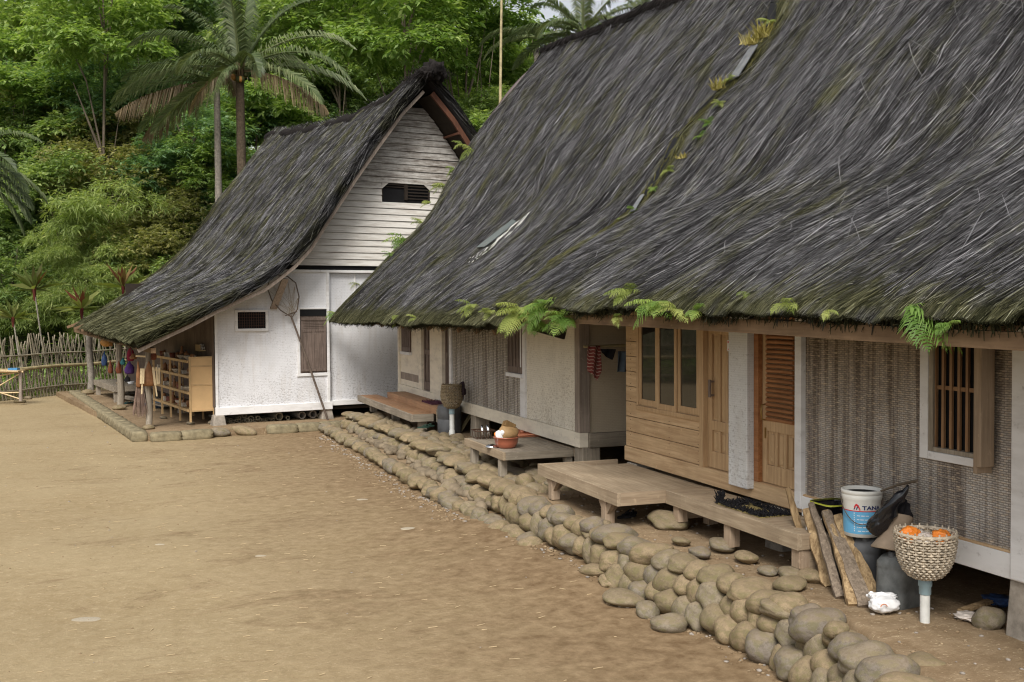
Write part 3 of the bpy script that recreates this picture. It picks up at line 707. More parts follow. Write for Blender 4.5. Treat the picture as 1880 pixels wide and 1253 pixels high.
# soot stain comes from a darker grime material driven by object height
t = NT('gable_planks_paint', .7); v = t.coord((.9,.9,9)); n1 = t.noise(v, 2.2, 6, .7); n2 = t.noise(t.coord((5,5,5)), 2., 5, .7)
pc = t.mix(t.ramp(n1, [(.44, K(0)), (.68, K(.6))]), (.66,.635,.59,1), (.33,.28,.23,1))
sp = t.n('ShaderNodeSeparateXYZ'); t.l(t.coord(), sp.inputs[0])
mr = t.n('ShaderNodeMapRange'); t.l(sp.outputs[2], mr.inputs[0]); mr.inputs[1].default_value = 5.25; mr.inputs[2].default_value = 5.6; mr.inputs[3].default_value = 0; mr.inputs[4].default_value = 1
soot = t.math('MULTIPLY', t.ramp(t.math('ADD', n1, t.math('MULTIPLY', n2, .35)), [(.55, K(.2)), (.85, K(.95))]), mr.outputs[0])
t.col(t.mix(soot, pc, (.14,.115,.095,1))); M['gable_paint'] = t.mat
build('gable_planks', mb, M['gable_paint'], HL)
mb = MB(LXF)
gpanel(mb, 3.3, 9.8, 3.505, None, WL+.001, .03, 30)
build('gable_backing', mb, M['black'], HL)
# gable vent: dark opening with bars
mb = MB(LXF); vc = (vent_w0+vent_w1)/2
mb.box((vent_w0, WL-.045, vz0), (vent_w0+.03, WL+.0, vz1)); mb.box((vent_w1-.03, WL-.045, vz0), (vent_w1, WL, vz1)); mb.box((vc-.04, WL-.05, vz0), (vc+.04, WL-.002, vz1))
for k in range(5): mb.box((vc+.04, WL-.035, vz0+.02+k*(vz1-vz0)/5), (vent_w1-.03, WL-.02, vz0+.045+k*(vz1-vz0)/5))
for k in range(2): mb.box((vent_w0+.03, WL-.035, vz1-.03-k*.055), (vc-.04, WL-.02, vz1-.01-k*.055))
build('gable_vent', mb, M['dark_in'], HL)
for sg, e in ((1, vent_w0), (-1, vent_w1)):
    mb = MB(LXF); tri = [(e-sg*.004, WL-.064, vz1+.004), (e-sg*.004, WL-.064, vz1-.13), (e+sg*.16, WL-.064, vz1+.004)]; mb.add(tri+[(a, b+.012, c) for a, b, c in tri], [(0,1,2),(5,4,3),(0,3,4,1),(1,4,5,2),(2,5,3,0)]); build('vent_corner', mb, M['gable_paint'], HL)
# barred little window
w0, z0 = lhp(437, 604, WL-.05); w1, z1 = lhp(488, 573, WL-.05)
fr = MB(LXF)
for a, b in (((w0-.06, z0-.06), (w1+.06, z0)), ((w0-.06, z1), (w1+.06, z1+.05)), ((w0-.06, z0), (w0, z1)), ((w1, z0), (w1+.06, z1))): fr.box((a[0], WL-.05, a[1]), (b[0], WL-.001, b[1]))
win = build('window', fr, M['white'], HL, .006)
mb = MB(LXF); mb.box((w0+.001, WL-.012, z0+.001), (w1-.001, WL-.003, z1-.001)); build('window_opening', mb, M['black'], win)
mb = MB(LXF)
for k in range(1, 12): mb.box((w0+(w1-w0)*k/12-.004, WL-.024, z0), (w0+(w1-w0)*k/12+.004, WL-.016, z1))
for k in range(1, 6): mb.box((w0, WL-.022, z0+(z1-z0)*k/6-.004), (w1, WL-.017, z0+(z1-z0)*k/6+.004))
build('window_grille', mb, M['rack'], win)
# shuttered window
w0, z0 = lhp(553, 681, WL-.03); w1, z1 = lhp(599, 590, WL-.03)
mb = MB(LXF); mb.box((3.70, WL+.01, 1.17), (4.335, WL+.02, 2.62)); sh = build('window_shutter', mb, M['brown_door'], HL)
mb = MB(LXF); W_ = w1-w0; zt = 2.42; zb = 1.21
mb.box((3.72, WL-.02, zb), (4.32, WL+.005, zt))
for a in (3.72, 3.985, 4.27): mb.box((a, WL-.032, zb), (a+.045, WL-.021, zt-.30))
mb.box((3.72, WL-.033, zt-.32), (4.32, WL-.022, zt-.27)); mb.box((3.72, WL-.033, zt-.06), (4.32, WL-.0221, zt)); mb.box((3.72, WL-.034, zb), (4.32, WL-.0222, zb+.05))
for k in range(1, 6): mb.box((3.78, WL-.028, zt-.27+k*.037), (4.26, WL-.0215, zt-.262+k*.037))
build('shutter_leaf', mb, M['brown_door'], sh, .004)
mb = MB(LXF); mb.box((3.71, WL-.008, 2.46), (4.33, WL+.008, 2.605)); build('window_opening', mb, M['black'], sh)
# verge boards along the underside of the front edge
mb = MB(LXF)
for (a, b), (c, d) in zip(nearU[:-1], nearU[1:]): mb.bar((a, .31, b-.035), (c, .31, d-.035), .05, .07, up=(0,0,1))
build('verge_board', mb, M['verge'], HL)
mb = MB(LXF)
pr = [(13.12-a, b) for a, b in nearU][::-1]
for k in range(1): 
    for (a, b), (c, d) in zip(pr[:-1], pr[1:]):
        if b > 4.5: mb.bar((a, .33+k*.28, b-.05), (c, .33+k*.28, d-.05), .06, .12)
for zz in (4.6, 5.3, 6.0, 6.7):
    ww = 13.12-inv_w(zz); mb.bar((ww-.14, .3, zz), (ww-.14, WL, zz), .05, .05)
build('rafter', mb, M['red_wood'], HL)
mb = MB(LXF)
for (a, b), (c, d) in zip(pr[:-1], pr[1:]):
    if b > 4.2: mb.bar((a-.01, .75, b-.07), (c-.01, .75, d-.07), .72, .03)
build('soffit', mb, M['dark_in'], HL)  # dark sheet, its colour stands in for shade in the gable recess
mb = MB(LXF)  # wind brace from wall to verge
a = lhp(503, 567, WL-.1); b = lhp(524, 512, .4)
mb.bar((a[0], WL-.06, a[1]), (b[0], .4, b[1]), .045, .15, up=(1,0,0)); build('roof_brace', mb, M['verge'], HL, .005)
# foundation blocks
for (w_, l_) in [(1.86, WL+.05), (4.33, WL+.1), (6.4, WL+.2), (8.8, WL+.2), (11.2, WL+.2), (1.9, 4.4), (1.9, 7.6), (1.9, 11.1)]:
    mb = MB(LXF); q = .15
    mb.add([(w_-q,l_-q,.08),(w_+q,l_-q,.08),(w_+q,l_+q,.08),(w_-q,l_+q,.08),(w_-.11,l_-.11,.34),(w_+.11,l_-.11,.34),(w_+.11,l_+.11,.34),(w_-.11,l_+.11,.34)], [(0,3,2,1),(4,5,6,7),(0,1,5,4),(1,2,6,5),(2,3,7,6),(3,0,4,7)])
    build('foundation_block', mb, M['concrete'], HL, .02)
# eave beam and veranda posts
mb = MB(LXF); 
for l0_, l1_ in zip(np.linspace(.35, 11.9, 9)[:-1], np.linspace(.35, 11.9, 9)[1:]):
    z0 = 1.79+.02*l0_; z1 = 1.79+.02*l1_; mb.bar((.36+.012*l0_, l0_, z0), (.36+.012*l1_, l1_, z1), .09, .11)
for l_ in np.linspace(.9, 11.7, 9): mb.bar((.25, l_, 1.88+.02*l_), (1.85, l_, 2.58+.01*l_), .07, .07)
build('veranda_rafter', mb, M['beam'], HL)
for (w_, l_, r_, zt) in ((.48, 1.5, .062, 1.92), (.83, 6.7, .085, 2.12), (.98, 12.4, .095, 2.2)):
    mb = MB(LXF); pts = [(w_+.02*math.sin(k*1.3), l_, .18+(zt-.18)*k/6) for k in range(7)]; mb.tube(pts, [r_*(1.1-.04*k) for k in range(7)], 10); build('veranda_post', mb, M['bark_pale'] if l_ > 10 else M['grey_wood_z'], HL)
# ================================================================ ROW HOUSES (right): A far, B near
HA = empty('thatched_house', (7.5, 17.6, .42), 'middle thatched house with cream woven walls behind the basin table', 'house')
HB = empty('thatched_house', (7.5, 7., .42), 'nearest thatched house with pine board front and dark woven bamboo wall', 'house')
pA_far = [(4.30,2.40),(4.85,2.98),(5.39,3.52),(6.53,4.74),(7.84,6.70),(8.6,7.75),(9.35,8.62)]
pA_17 = [(4.36,2.44),(4.9,2.90),(5.5,3.38),(6.55,4.35),(7.7,6.02),(8.6,7.2),(9.38,8.16)]
pA_near = [(4.42,2.47),(4.95,2.80),(5.9,3.38),(6.6,3.80),(7.05,4.42),(7.7,5.28),(8.9,6.85),(9.7,7.95)]
pA_near12 = pA_near
stA = [(0., [np.array((a, 23.45, b)) for a, b in pA_far]), (.58, [np.array((a, 17.3, b)) for a, b in pA_17]), (1., [np.array((a, 12.15, b)) for a, b in pA_near])]
def fixed(st_): return [(u, resample(np.array(p), 40)) for u, p in st_]
roofA = Roof(fixed(stA), nv=60, nu=110, amp=.10, seed=5, flip=1)
if roofA.N[:,:,2].mean() < 0: roofA.normals(-1)
def mossA(u, v): return np.clip(1-u*16, 0, 1)*np.clip(1.25-v*1.6, .1, 1)+np.clip(1-v*30, 0, 1)*.8+np.clip(.5-v*.5, 0, 1)*.12+.07+np.clip((u-.93)*20, 0, 1)*.8
thatch('thatch_slope', roofA, HA, .13, 260000, (.0032,.0088), (.3,1.2), 21, mossA, eave=6500, verge=(3000, 0))
pB_far = [(4.50,2.66),(5.1,3.03),(5.98,3.60),(6.63,3.98),(7.12,4.68),(7.73,5.46),(8.92,6.99),(9.8,8.15)]
pB_near = [(4.56,2.60),(5.1,2.93),(5.98,3.50),(6.7,3.98),(7.22,4.68),(7.83,5.46),(9.0,6.99),(9.8,8.1)]
def bprof(P, Y, dz=0.): return [np.array((a, Y, b+dz)) for a, b in P]
stB = [(0., bprof(pB_far, 12.85, .01)), (.3, bprof(pB_far, 9.8, .03)), (.7, bprof(pB_near, 5.8, .02)), (1., bprof(pB_near, 2.4, .02))]
# seam bows: shift the far edge slightly by height
roofB = Roof(fixed(stB), nv=64, nu=110, amp=.085, seed=8, flip=1)
for j_ in range(64):
    sh = .42*mnoise.noise(Vector((j_/64*6.5, 7.7, 1)))+.14*mnoise.noise(Vector((j_/64*22, 2.7, 1)))
    for i_ in range(12): roofB.G[i_, j_, 1] += sh*(1-i_/12); roofB.G[i_, j_] += roofB.N[i_, j_]*(.05*(1-i_/12))
roofB.normals(1)
if roofB.N[:,:,2].mean() < 0: roofB.normals(-1)
def mossB(u, v): return np.clip(1-u*22, 0, 1)*1.1+np.clip(1-v*40, 0, 1)*.6+.05
thatch('thatch_slope', roofB, HB, .105, 340000, (.0025,.0072), (.25,1.1), 31, mossB, eave=9000, verge=(3200, 0), skew=-.05)
# back slopes
for par, st_, sd in ((HA, stA, 6), (HB, stB, 9)):
    st2 = []
    for u, p in st_:
        xr = p[-1][0]; st2.append((u, [np.array((2*xr-q[0], q[1], q[2])) for q in p]))
    r2 = Roof(fixed(st2), nv=30, nu=40, amp=.05, seed=sd)
    if r2.N[:,:,2].mean() < 0: r2.normals(-1)
    thatch('thatch_slope', r2, par, .13, 3500, (.02,.04), (.5,1.2), sd*3, lambda u, v: 0*u, eave=0, verge=(300,0))
# ridge cap of A
mb = MB(); pts = [roofA.G[i,-1]+np.array([.02, 0, .01]) for i in range(0, 110, 4)]; mb.tube(pts, .11, 8)
rr_ = random.Random(9)
for k in range(420):
    P = Vector(roofA.G[rr_.randrange(0, 109), -1]); a = rr_.uniform(-.25, .1)
    mb.bar(P+Vector((a*.4, rr_.uniform(-.1,.1), .10)), P+Vector((a-.15, rr_.uniform(-.35,.35), .0-rr_.uniform(.02,.25))), .014, .008, taper=.4)
build('ridge_cap', mb, M['thatch_dark'], HA)
# old palm-fibre verge strip at the far gable of A
mb = MB(); N_ = 20; vv = []
for k in range(N_):
    q = .62+.36*k/(N_-1); P, Nn, Tu, Tv = [a[0] for a in roofA.ev(np.array([0.]), np.array([q]))]
    wv = .32 if k > 3 else .32*k/3.
    vv += [P+Nn*.03+Tu*.05, P+Nn*.01-Tu*(wv)-Tv*.02, P-Nn*.12-Tu*(wv+.02)]
mb.add(vv, [(3*k, 3*k+3, 3*k+4, 3*k+1) for k in range(N_-1)]+[(3*k+1, 3*k+4, 3*k+5, 3*k+2) for k in range(N_-1)], 0, True)
build('verge_strip', mb, plain('old_pinkish_fibre', (.26,.20,.19), .9, .4, 30, .2, 0, .6), HA)
# skylight and its pale streak
def roof_pt(roof, x, y, lo=(0,1), lift=0.):
    d = ray(x, y); T = np.linspace(3, 40, 8)
    best = None; G = roof.G.reshape(-1, 3)-C0; dn = d/np.linalg.norm(d); t_ = G@dn
    dist = np.linalg.norm(G-t_[:,None]*dn, axis=1); k = int(np.argmin(dist+(t_ < 0)*99)); i, j = divmod(k, roof.nv)
    # refine by plane of the closest vertex
    P = C0+d*(np.dot(roof.G[i,j]-C0, roof.N[i,j])/np.dot(d, roof.N[i,j]))
    return P+roof.N[i,j]*lift, roof.N[i,j], roof.Tu[i,j], roof.Tv[i,j], i/(roof.nu-1), j/(roof.nv-1)
q = [roof_pt(roofA, *p, lift=.06)[0] for p in ((944,408),(953,411),(892,458),(878,459))]
n_ = roof_pt(roofA, 915, 435)[1]
mb = MB(); mb.add(q+[p-n_*.015 for p in q], [(0,1,2,3),(7,6,5,4),(0,4,5,1),(1,5,6,2),(2,6,7,3),(3,7,4,0)])
build('skylight', mb, M['skylight'], HA)
mb = MB(); rr_ = random.Random(1)
for k in range(34):
    t_ = (k/34)**.8; x = 972-110*t_+rr_.uniform(-5,5); y = 403+88*t_+rr_.uniform(-4,4); P, Nn, Tu, Tv = roof_pt(roofA, x, y, lift=.065)[:4]
    L = rr_.uniform(.04,.13)*(1.2-t_); mb = MB(); mb.bar(P-Tv*L, P+Tv*L+Tu*rr_.uniform(-.03,.03), .016*rr_.uniform(.5,1.2)*(1.3-t_), .006, up=tuple(Nn)); build('pale_fleck', mb, M['pvc'], HA)
M['flashing'] = plain('weathered_metal_flashing', (.15,.155,.16), .6, .5, 9)
# corrugated flashing and black strips standing in for the shaded gap of the seam
mb = MB()
for (x0, y0, x1, y1, w_) in ((1388, 92, 1352, 150, .09), (1186, 365, 1166, 396, .05)):
    P = Vector(roof_pt(roofB, x0, y0, lift=.07)[0]); Q = Vector(roof_pt(roofB, x1, y1, lift=.07)[0])
    mb = MB()
    for k in range(5): o_ = Vector((0, w_*(k-2)*.45, 0)); mb.tube([P+o_, Q+o_*1.2], w_*.2, 6)
    build('seam_flashing', mb, M['flashing'], HB)
mb = MB()
for q in range(26):
    v0, v1 = .3+.7*q/26, .3+.7*(q+1)/26; 
    P = roofB.ev(np.array([0.0]), np.array([v0]))[0][0]; Q = roofB.ev(np.array([0.0]), np.array([v1]))[0][0]
    o1 = .10+.09*mnoise.noise(Vector((v0*9, 0, 0)))+.05*v0; o2 = .10+.09*mnoise.noise(Vector((v1*9, 0, 0)))+.05*v1; mb.bar(P+np.array([-.02,o1,-.11]), Q+np.array([-.02,o2,-.11]), .20*v0+.06, .12)
build('seam_gap_shade', mb, M['black'], HB)
mb = MB(); rr_ = random.Random(17)
for k in range(1500):
    v0 = rr_.uniform(.12, 1) ; side_ = rr_.choice((0, 0, 1)); cl_ = mnoise.noise(Vector((v0*14, 3, 0)))
    if cl_ < -.15 and rr_.random() < .7: continue
    P, Nn, Tu, Tv = [a[0] for a in roofB.ev(np.array([.003+.012*rr_.random()*(1+cl_*2)]), np.array([v0]))]
    if side_ == 0: P = P+np.array([0, .20+.09*v0+rr_.uniform(-.08,.10)*(1+v0), -.04])
    d = -Tv*rr_.uniform(.05,.22)+np.array([0, rr_.uniform(-.12,.05), 0]); q0 = P+Nn*rr_.uniform(-.03,.05)
    mb.bar(q0, q0+d, rr_.uniform(.008,.022), .008, taper=.4)
build('seam_moss', mb, plain('seam_moss', (.085,.08,.03), .95, .7, 9, .1, 0, .5), HB)
# ---------------------------------------------------------------- walls of B
XF = 5.6
def gable_box(mb, prof, xr, y0, y1, z0, xs0=None):
    xs0 = xs0 or XF+.04; xs_ = list(np.linspace(xs0, 2*xr-xs0 if 2*xr-xs0 < 13.2 else 13.2, 25))
    zt = [float(np.interp(x if x < xr else 2*xr-x, [p[0] for p in prof], [p[1] for p in prof]))-.42 for x in xs_]; N = 25
    vv = [(x, y, z) for y in (y0, y1) for x, z in [(a, z0) for a in xs_]+list(zip(xs_, zt))]
    mb.add(vv, [f for i in range(N-1) for f in ((i, i+1, N+i+1, N+i), (2*N+i+1, 2*N+i, 3*N+i, 3*N+i+1), (N+i, N+i+1, 3*N+i+1, 3*N+i))]+[(0, N, 3*N, 2*N), (N-1, 3*N-1, 4*N-1, 2*N-1)])
def ybox(mb, y0, y1, z0, z1, x0=XF, x1=XF+.04, mi=0): mb.box((x0, y0, z0), (x1, y1, z1), mi)
TOP = 2.98
Z0 = .81
mb = MB()  # pine boards below and beside the window
bz = [.98]
while bz[-1] < TOP: bz.append(bz[-1]+.178)
yW0, yW1 = onX(1290, 700, XF)[1], onX(1171, 700, XF)[1]   # window Y-span near..far
zWb = 1.49
for a, b in zip(bz[:-1], bz[1:]):
    if a < zWb-.05: ybox(mb, 9.64, 11.42, a+.003, b-.003, XF, XF+.03)
    else: ybox(mb, yW1+.02, 11.42, a+.003, b-.003, XF, XF+.03)
pine = build('board_wall', mb, M['pine'], HB, .004)
mb = MB()
for b in bz[:8]:
    for yy in (9.72, 10.35, 11.3):
        if b < 1.5 or yy > 11: 
            for dz in (.03, .14): mb.box((XF-.003, yy-.004, b+dz), (XF+.002, yy+.004, b+dz+.008))
build('nail_head', mb, M['rust'], HB)
mb = MB(); ybox(mb, 2.5, 11.42, .81, .979, XF-.025, XF+.10); base = build('base_beam', mb, M['pine'], HB, .008)
mb = MB(); mb.box((XF-.04, 2.5, .79), (XF-.0255, 7.86, .965)); build('base_board', mb, M['white'], HB, .006)
mb = MB(); mb.box((XF+.054, 2.5, .98), (XF+.06, 11.35, TOP)); build('wall_backing', mb, M['dark_in'], HB)
mb = MB(); gable_box(mb, pB_far, 9.8, 11.36, 11.42, .8); gable_box(mb, pB_near, 9.8, 2.45, 2.5, .8); mb.box((13.2, 2.45, .8), (13.25, 11.42, 3.1)); mb.box((XF+.101, 2.5, .82), (13.2, 11.36, .88))
build('side_wall', mb, M['pine'], HB)
# window with three casements
mb = MB(); dY = (yW1-yW0)
fr = MB()
fr.box((XF-.02, yW0, zWb), (XF+.05, yW0+.05, TOP)); fr.box((XF-.02, yW1-.05, zWb), (XF+.05, yW1, TOP)); fr.box((XF-.03, yW0-.02, zWb-.05), (XF+.05, yW1+.01, zWb-.0))
win = build('window', fr, M['pine_v'], HB, .004)
n3 = 3
for k in range(n3):
    a = yW0+.05+(dY-.10)*k/n3+.004; b = yW0+.05+(dY-.10)*(k+1)/n3-.004
    c = MB(); zb = zWb+.01+(.0 if k != 1 else -.015); xo = XF-.012-(.012 if k == 1 else 0)
    c.box((xo, a, zb), (xo+.035, a+.055, TOP-.1)); c.box((xo, b-.055, zb), (xo+.035, b, TOP-.1)); c.box((xo+.001, a+.055, zb), (xo+.034, b-.055, zb+.07)); c.box((xo+.001, a+.055, TOP-.2), (xo+.034, b-.055, TOP-.1))
    cs = build('casement', c, M['pine_v'], win, .003)
    g = MB(); g.box((xo+.012, a+.05, zb+.065), (xo+.018, b-.05, TOP-.19)); build('window_pane', g, M['glass'], cs)
# doors -------------------------------------------------------------
def panel_door(par, y0, y1, z0, z1, mat, x=XF, nails=True, rail=.45, cols=3, lower_only=False, split=None):
    mb = MB(); mb.box((x+.022, y0, z0), (x+.033, y1, z1)); W_ = y1-y0; st_ = .075
    zr = split if split else z0+rail
    mb.box((x, y0, z0), (x+.0221, y0+st_, z1)); mb.box((x, y1-st_, z0), (x+.0221, y1, z1))
    mb.box((x+.0005, y0+st_, z0), (x+.0221, y1-st_, z0+.17)); mb.box((x+.0005, y0+st_, zr-.05), (x+.0221, y1-st_, zr+.05))
    for k in range(1, cols):
        c = y0+st_+(W_-2*st_)*k/cols
        mb.box((x+.001, c-.022, z0+.17), (x+.0221, c+.022, zr-.05))
        if not lower_only: mb.box((x+.001, c-.022, zr+.05), (x+.0221, c+.022, z1-.10))
    if not lower_only: mb.box((x+.0005, y0+st_, z1-.10), (x+.0221, y1-st_, z1))
    for k in range(cols):   # raised fields
        a = y0+st_+(W_-2*st_)*k/cols+.042; b = y0+st_+(W_-2*st_)*(k+1)/cols-.042
        mb.box((x+.011, a, z0+.195), (x+.0219, b, zr-.075))
        if not lower_only: mb.box((x+.011, a, zr+.075), (x+.0219, b, z1-.125))
    return build('door', mb, mat, par, .003)
mb = MB(); mb.box((XF-.035, 9.56, .979), (XF+.05, 9.64, TOP)); mb.box((XF-.034, 8.97, 2.50), (XF+.05, 9.56, 2.6)); dfr = build('door_frame', mb, M['pine_v'], HB, .004)
d1 = panel_door(HB, 8.985, 9.555, .985, 2.45, M['pine_v'], XF+.02, split=1.42)
mb = MB(); mb.box((XF-.02, 9.43, 1.72), (XF+.02, 9.455, 1.74)); mb.box((XF-.02, 9.43, 1.86), (XF+.02, 9.455, 1.88)); mb.box((XF-.035, 9.425, 1.71), (XF-.02, 9.46, 1.89)); build('door_handle', mb, M['brown_door'], d1)
mb = MB(); mb.box((XF+.005, 9.01, 2.19), (XF+.019, 9.16, 2.30)); st_ = build('door_sticker', mb, M['enamel'], d1)
mb = MB(); mb.box((XF+.003, 9.02, 2.27), (XF+.0045, 9.15, 2.292)); mb.box((XF+.003, 9.03, 2.2), (XF+.0045, 9.14, 2.215)); build('sticker_print', mb, M['red'], st_)
mb = MB(); mb.box((XF-.10, 8.64, .90), (XF+.06, 8.97, TOP)); build('wall_post', mb, weave_paint('peeling_white_post', (.70,.70,.69,1), .6, (.30,.27,.24,1), .58), HB, .008)
mb = MB(); mb.box((XF-.03, 8.56, .979), (XF+.05, 8.635, TOP)); build('door_frame', mb, M['pine_orange'], HB, .004)
d2 = panel_door(HB, 7.97, 8.555, .985, 2.9, M['pine_v'], XF+.015, split=1.52, lower_only=True)
mb = MB(); zz = 1.585
while zz < 2.85:
    mb.tube([(XF+.012, 8.05, zz), (XF+.010+.003*math.sin(zz*40), 8.26, zz+.003), (XF+.012, 8.475, zz)], .019, 8); zz += .045
build('door_slats', mb, M['pine_orange'], d2)
mb = MB(); mb.tube([(XF+.01,8.50,1.72),(XF-.03,8.50,1.71),(XF-.035,8.50,1.65),(XF-.03,8.50,1.58),(XF+.01,8.50,1.57)], .008, 6); mb.box((XF+.008, 8.49, 1.40), (XF+.014, 8.51, 1.5)); build('door_handle', mb, M['brass'], d2)
mb = MB(); mb.box((XF-.05, 7.86, .85), (XF+.05, 7.955, TOP)); build('corner_batten', mb, M['white'], HB, .005)
# woven wall with barred window
yb0, yb1 = onX(1812, 760, XF)[1], onX(1708, 760, XF)[1]; zb_ = 1.55
mb = MB()
ybox(mb, yb1, 7.86, .966, TOP, XF, XF+.02); ybox(mb, yb0, yb1, .966, zb_, XF, XF+.02); ybox(mb, 2.5, yb0, .966, TOP, XF, XF+.02)
build('woven_wall', mb, M['weave_near'], HB)
fr = MB()
fr.box((XF-.035, yb1-.01, zb_-.05), (XF+.03, yb1+.075, TOP)); fr.box((XF-.035, yb0-.02, zb_-.05), (XF+.03, yb1-.01, zb_+.01))
win = build('window', fr, M['white'], HB, .005)
mb = MB(); mb.box((XF-.03, yb1-.06, zb_+.011), (XF+.03, yb1-.011, TOP)); mb.box((XF-.028, yb0-.01, zb_+.011), (XF+.03, yb1-.061, zb_+.045)); build('window_frame', mb, M['grey_wood_z'], win, .004)
mb = MB(); N_ = 6
for k in range(N_+1): y = yb0+.02+(yb1-.06-yb0-.02)*k/N_; mb.box((XF-.012, y-.012, zb_+.045), (XF+.008, y+.012, TOP))
mb.box((XF-.004, yb0, 2.02), (XF+.004, yb1-.06, 2.05)); build('window_bar', mb, wood('window_bar_wood', (.2,.10,.045), (.38,.23,.12), 2, 40, .6, .3), win)
mb = MB(); mb.box((XF+.021, yb0, zb_), (XF+.03, yb1, TOP)); build('window_opening', mb, M['black'], win)
mb = MB(); mb.box((XF-.14, yb0-.055, zb_-.07), (XF-.005, yb0-.022, TOP)); mb.box((XF-.15, yb0-.10, zb_-.02), (XF-.03, yb0-.056, TOP)); build('open_shutter', mb, M['porch_z'], win, .004)
# right white post and panel
mb = MB(); mb.box((XF-.06, 5.28, .80), (XF+.04, 5.50, TOP)); mb.box((XF-.055, 4.6, .80), (XF-.0001, 5.279, .95)); build('wall_post', mb, M['white'], HB, .008)
mb = MB(); mb.box((XF-.035, 2.6, .951), (XF-.0005, 5.26, TOP)); build('white_panel', mb, M['bilik_white'], HB)
def stump(par, x, y, z0, z1, a=.13, b=.10, mat=None):
    mb = MB(); mb.add([(x-a,y-a,z0),(x+a,y-a,z0),(x+a,y+a,z0),(x-a,y+a,z0),(x-b,y-b,z1),(x+b,y-b,z1),(x+b,y+b,z1),(x-b,y+b,z1)], [(0,3,2,1),(4,5,6,7),(0,1,5,4),(1,2,6,5),(2,3,7,6),(3,0,4,7)])
    build('foundation_block', mb, mat or M['concrete'], par, .015)
for y in (3.2, 5.42, 8.3, 11.25): stump(HB, XF+.10, y, .38, .79, .14, .12)
for y in (3.2, 5.4, 8.3, 11.2):
    for x in (8.2, 10.6): stump(HB, x, y, .3, .8)
mb = MB()  # eave beam of B: slightly bowed log-like plank
pp = [(917, 590.5), (1000, 587.5), (1068, 586), (1130, 588), (1270, 594), (1405, 600.5), (1600, 612), (1740, 620), (1880, 627), (2050, 640)]
P = [onX(x, y, 4.62) for x, y in pp]
hh = [.075, .09, .1, .108, .108, .108, .105, .10, .10, .10]
for i in range(len(P)-1): 
    a, b = P[i], P[i+1]; h0, h1 = hh[i]/2, hh[i+1]/2; vv = []
    for q, h in ((a, h0), (b, h1)):
        for sx, sz in ((-.045,-1),(.045,-1),(.045,1),(-.045,1)): vv.append((q[0]+sx, q[1], q[2]+sz*h))
    mb.add(vv, [(0,4,5,1),(1,5,6,2),(2,6,7,3),(3,7,4,0)], 0, False)
mb.add([(P[0][0]+sx, P[0][1], P[0][2]+sz*.037) for sx, sz in ((-.045,-1),(.045,-1),(.045,1),(-.045,1))], [(0,1,2,3)])
build('eave_beam', mb, M['beam'], HB)
for y in np.linspace(3, 12.5, 12): mb = MB(); mb.bar((4.7, y, 2.50), (5.7, y, 3.05), .06, .08); build('rafter', mb, M['beam'], HB)
for y in np.linspace(13.2, 23.1, 13): mb = MB(); mb.bar((4.55, y, 2.30), (5.7, y, 3.0), .06, .08); build('rafter', mb, M['beam'], HA)
mb = MB(); mb.bar((4.56, 12.9, 2.385), (4.50, 18, 2.365), .08, .07); mb.bar((4.50, 18, 2.365), (4.42, 23.3, 2.33), .08, .07); build('eave_beam', mb, M['beam'], HA)
mb = MB(); P = onX(985, 600, 4.75); mb.bar((4.70, P[1], 2.42), (5.15, P[1]+.05, 2.30), .05, .14, up=(0,0,1)); build('roof_brace', mb, M['dark_in'], HA)
# ---------------------------------------------------------------- walls of A
TA = 2.93
yc = lambda x, y=690: float(onX(x, y, XF)[1])
mb = MB(); mb.box((XF-.05, 12.70, .79), (XF+.08, 22.55, .985)); build('base_beam', mb, M['cream'], HA, .008)
mb = MB(); ybox(mb, yc(1064), yc(967), .986, TA, XF, XF+.02); build('woven_panel', mb, M['bilik_cream'], HA)
mb = MB(); mb.box((XF+.03, 12.75, .99), (XF+.04, 22.5, TA)); build('wall_backing', mb, M['dark_in'], HA)
mb = MB(); ybox(mb, yc(958), yc(831), .986, TA, XF, XF+.02); build('woven_wall', mb, M['weave_far'], HA)
for q_ in ((967, 958), (831, 827)): mb = MB(); ybox(mb, yc(q_[0]), yc(q_[1]), .986, TA, XF-.03, XF+.03); build('wall_batten', mb, M['white'], HA, .004)
mb = MB(); mb.box((XF-.05, 12.695, .986), (XF+.10, 12.85, TA)); ybox(mb, yc(1068)+.0, yc(1064), 2.0, 2.01); build('corner_post', mb, M['verge'], HA, .006)
mb = MB(); gable_box(mb, pA_near, 9.6, 12.73, 12.76, .98, XF+.10); build('side_wall', mb, M['bilik_tan'], HA)
mb = MB(); mb.box((XF+.081, 12.66, .79), (13.2, 12.76, .979)); build('side_beam', mb, M['grey_wood_x'], HA, .008)
mb = MB(); gable_box(mb, pA_far, 9.35, 22.5, 22.55, .8); mb.box((13.2, 12.7, .8), (13.25, 22.55, 2.9)); mb.box((XF+.081, 12.77, .82), (13.2, 22.5, .88)); build('side_wall', mb, M['bilik_tan'], HA)
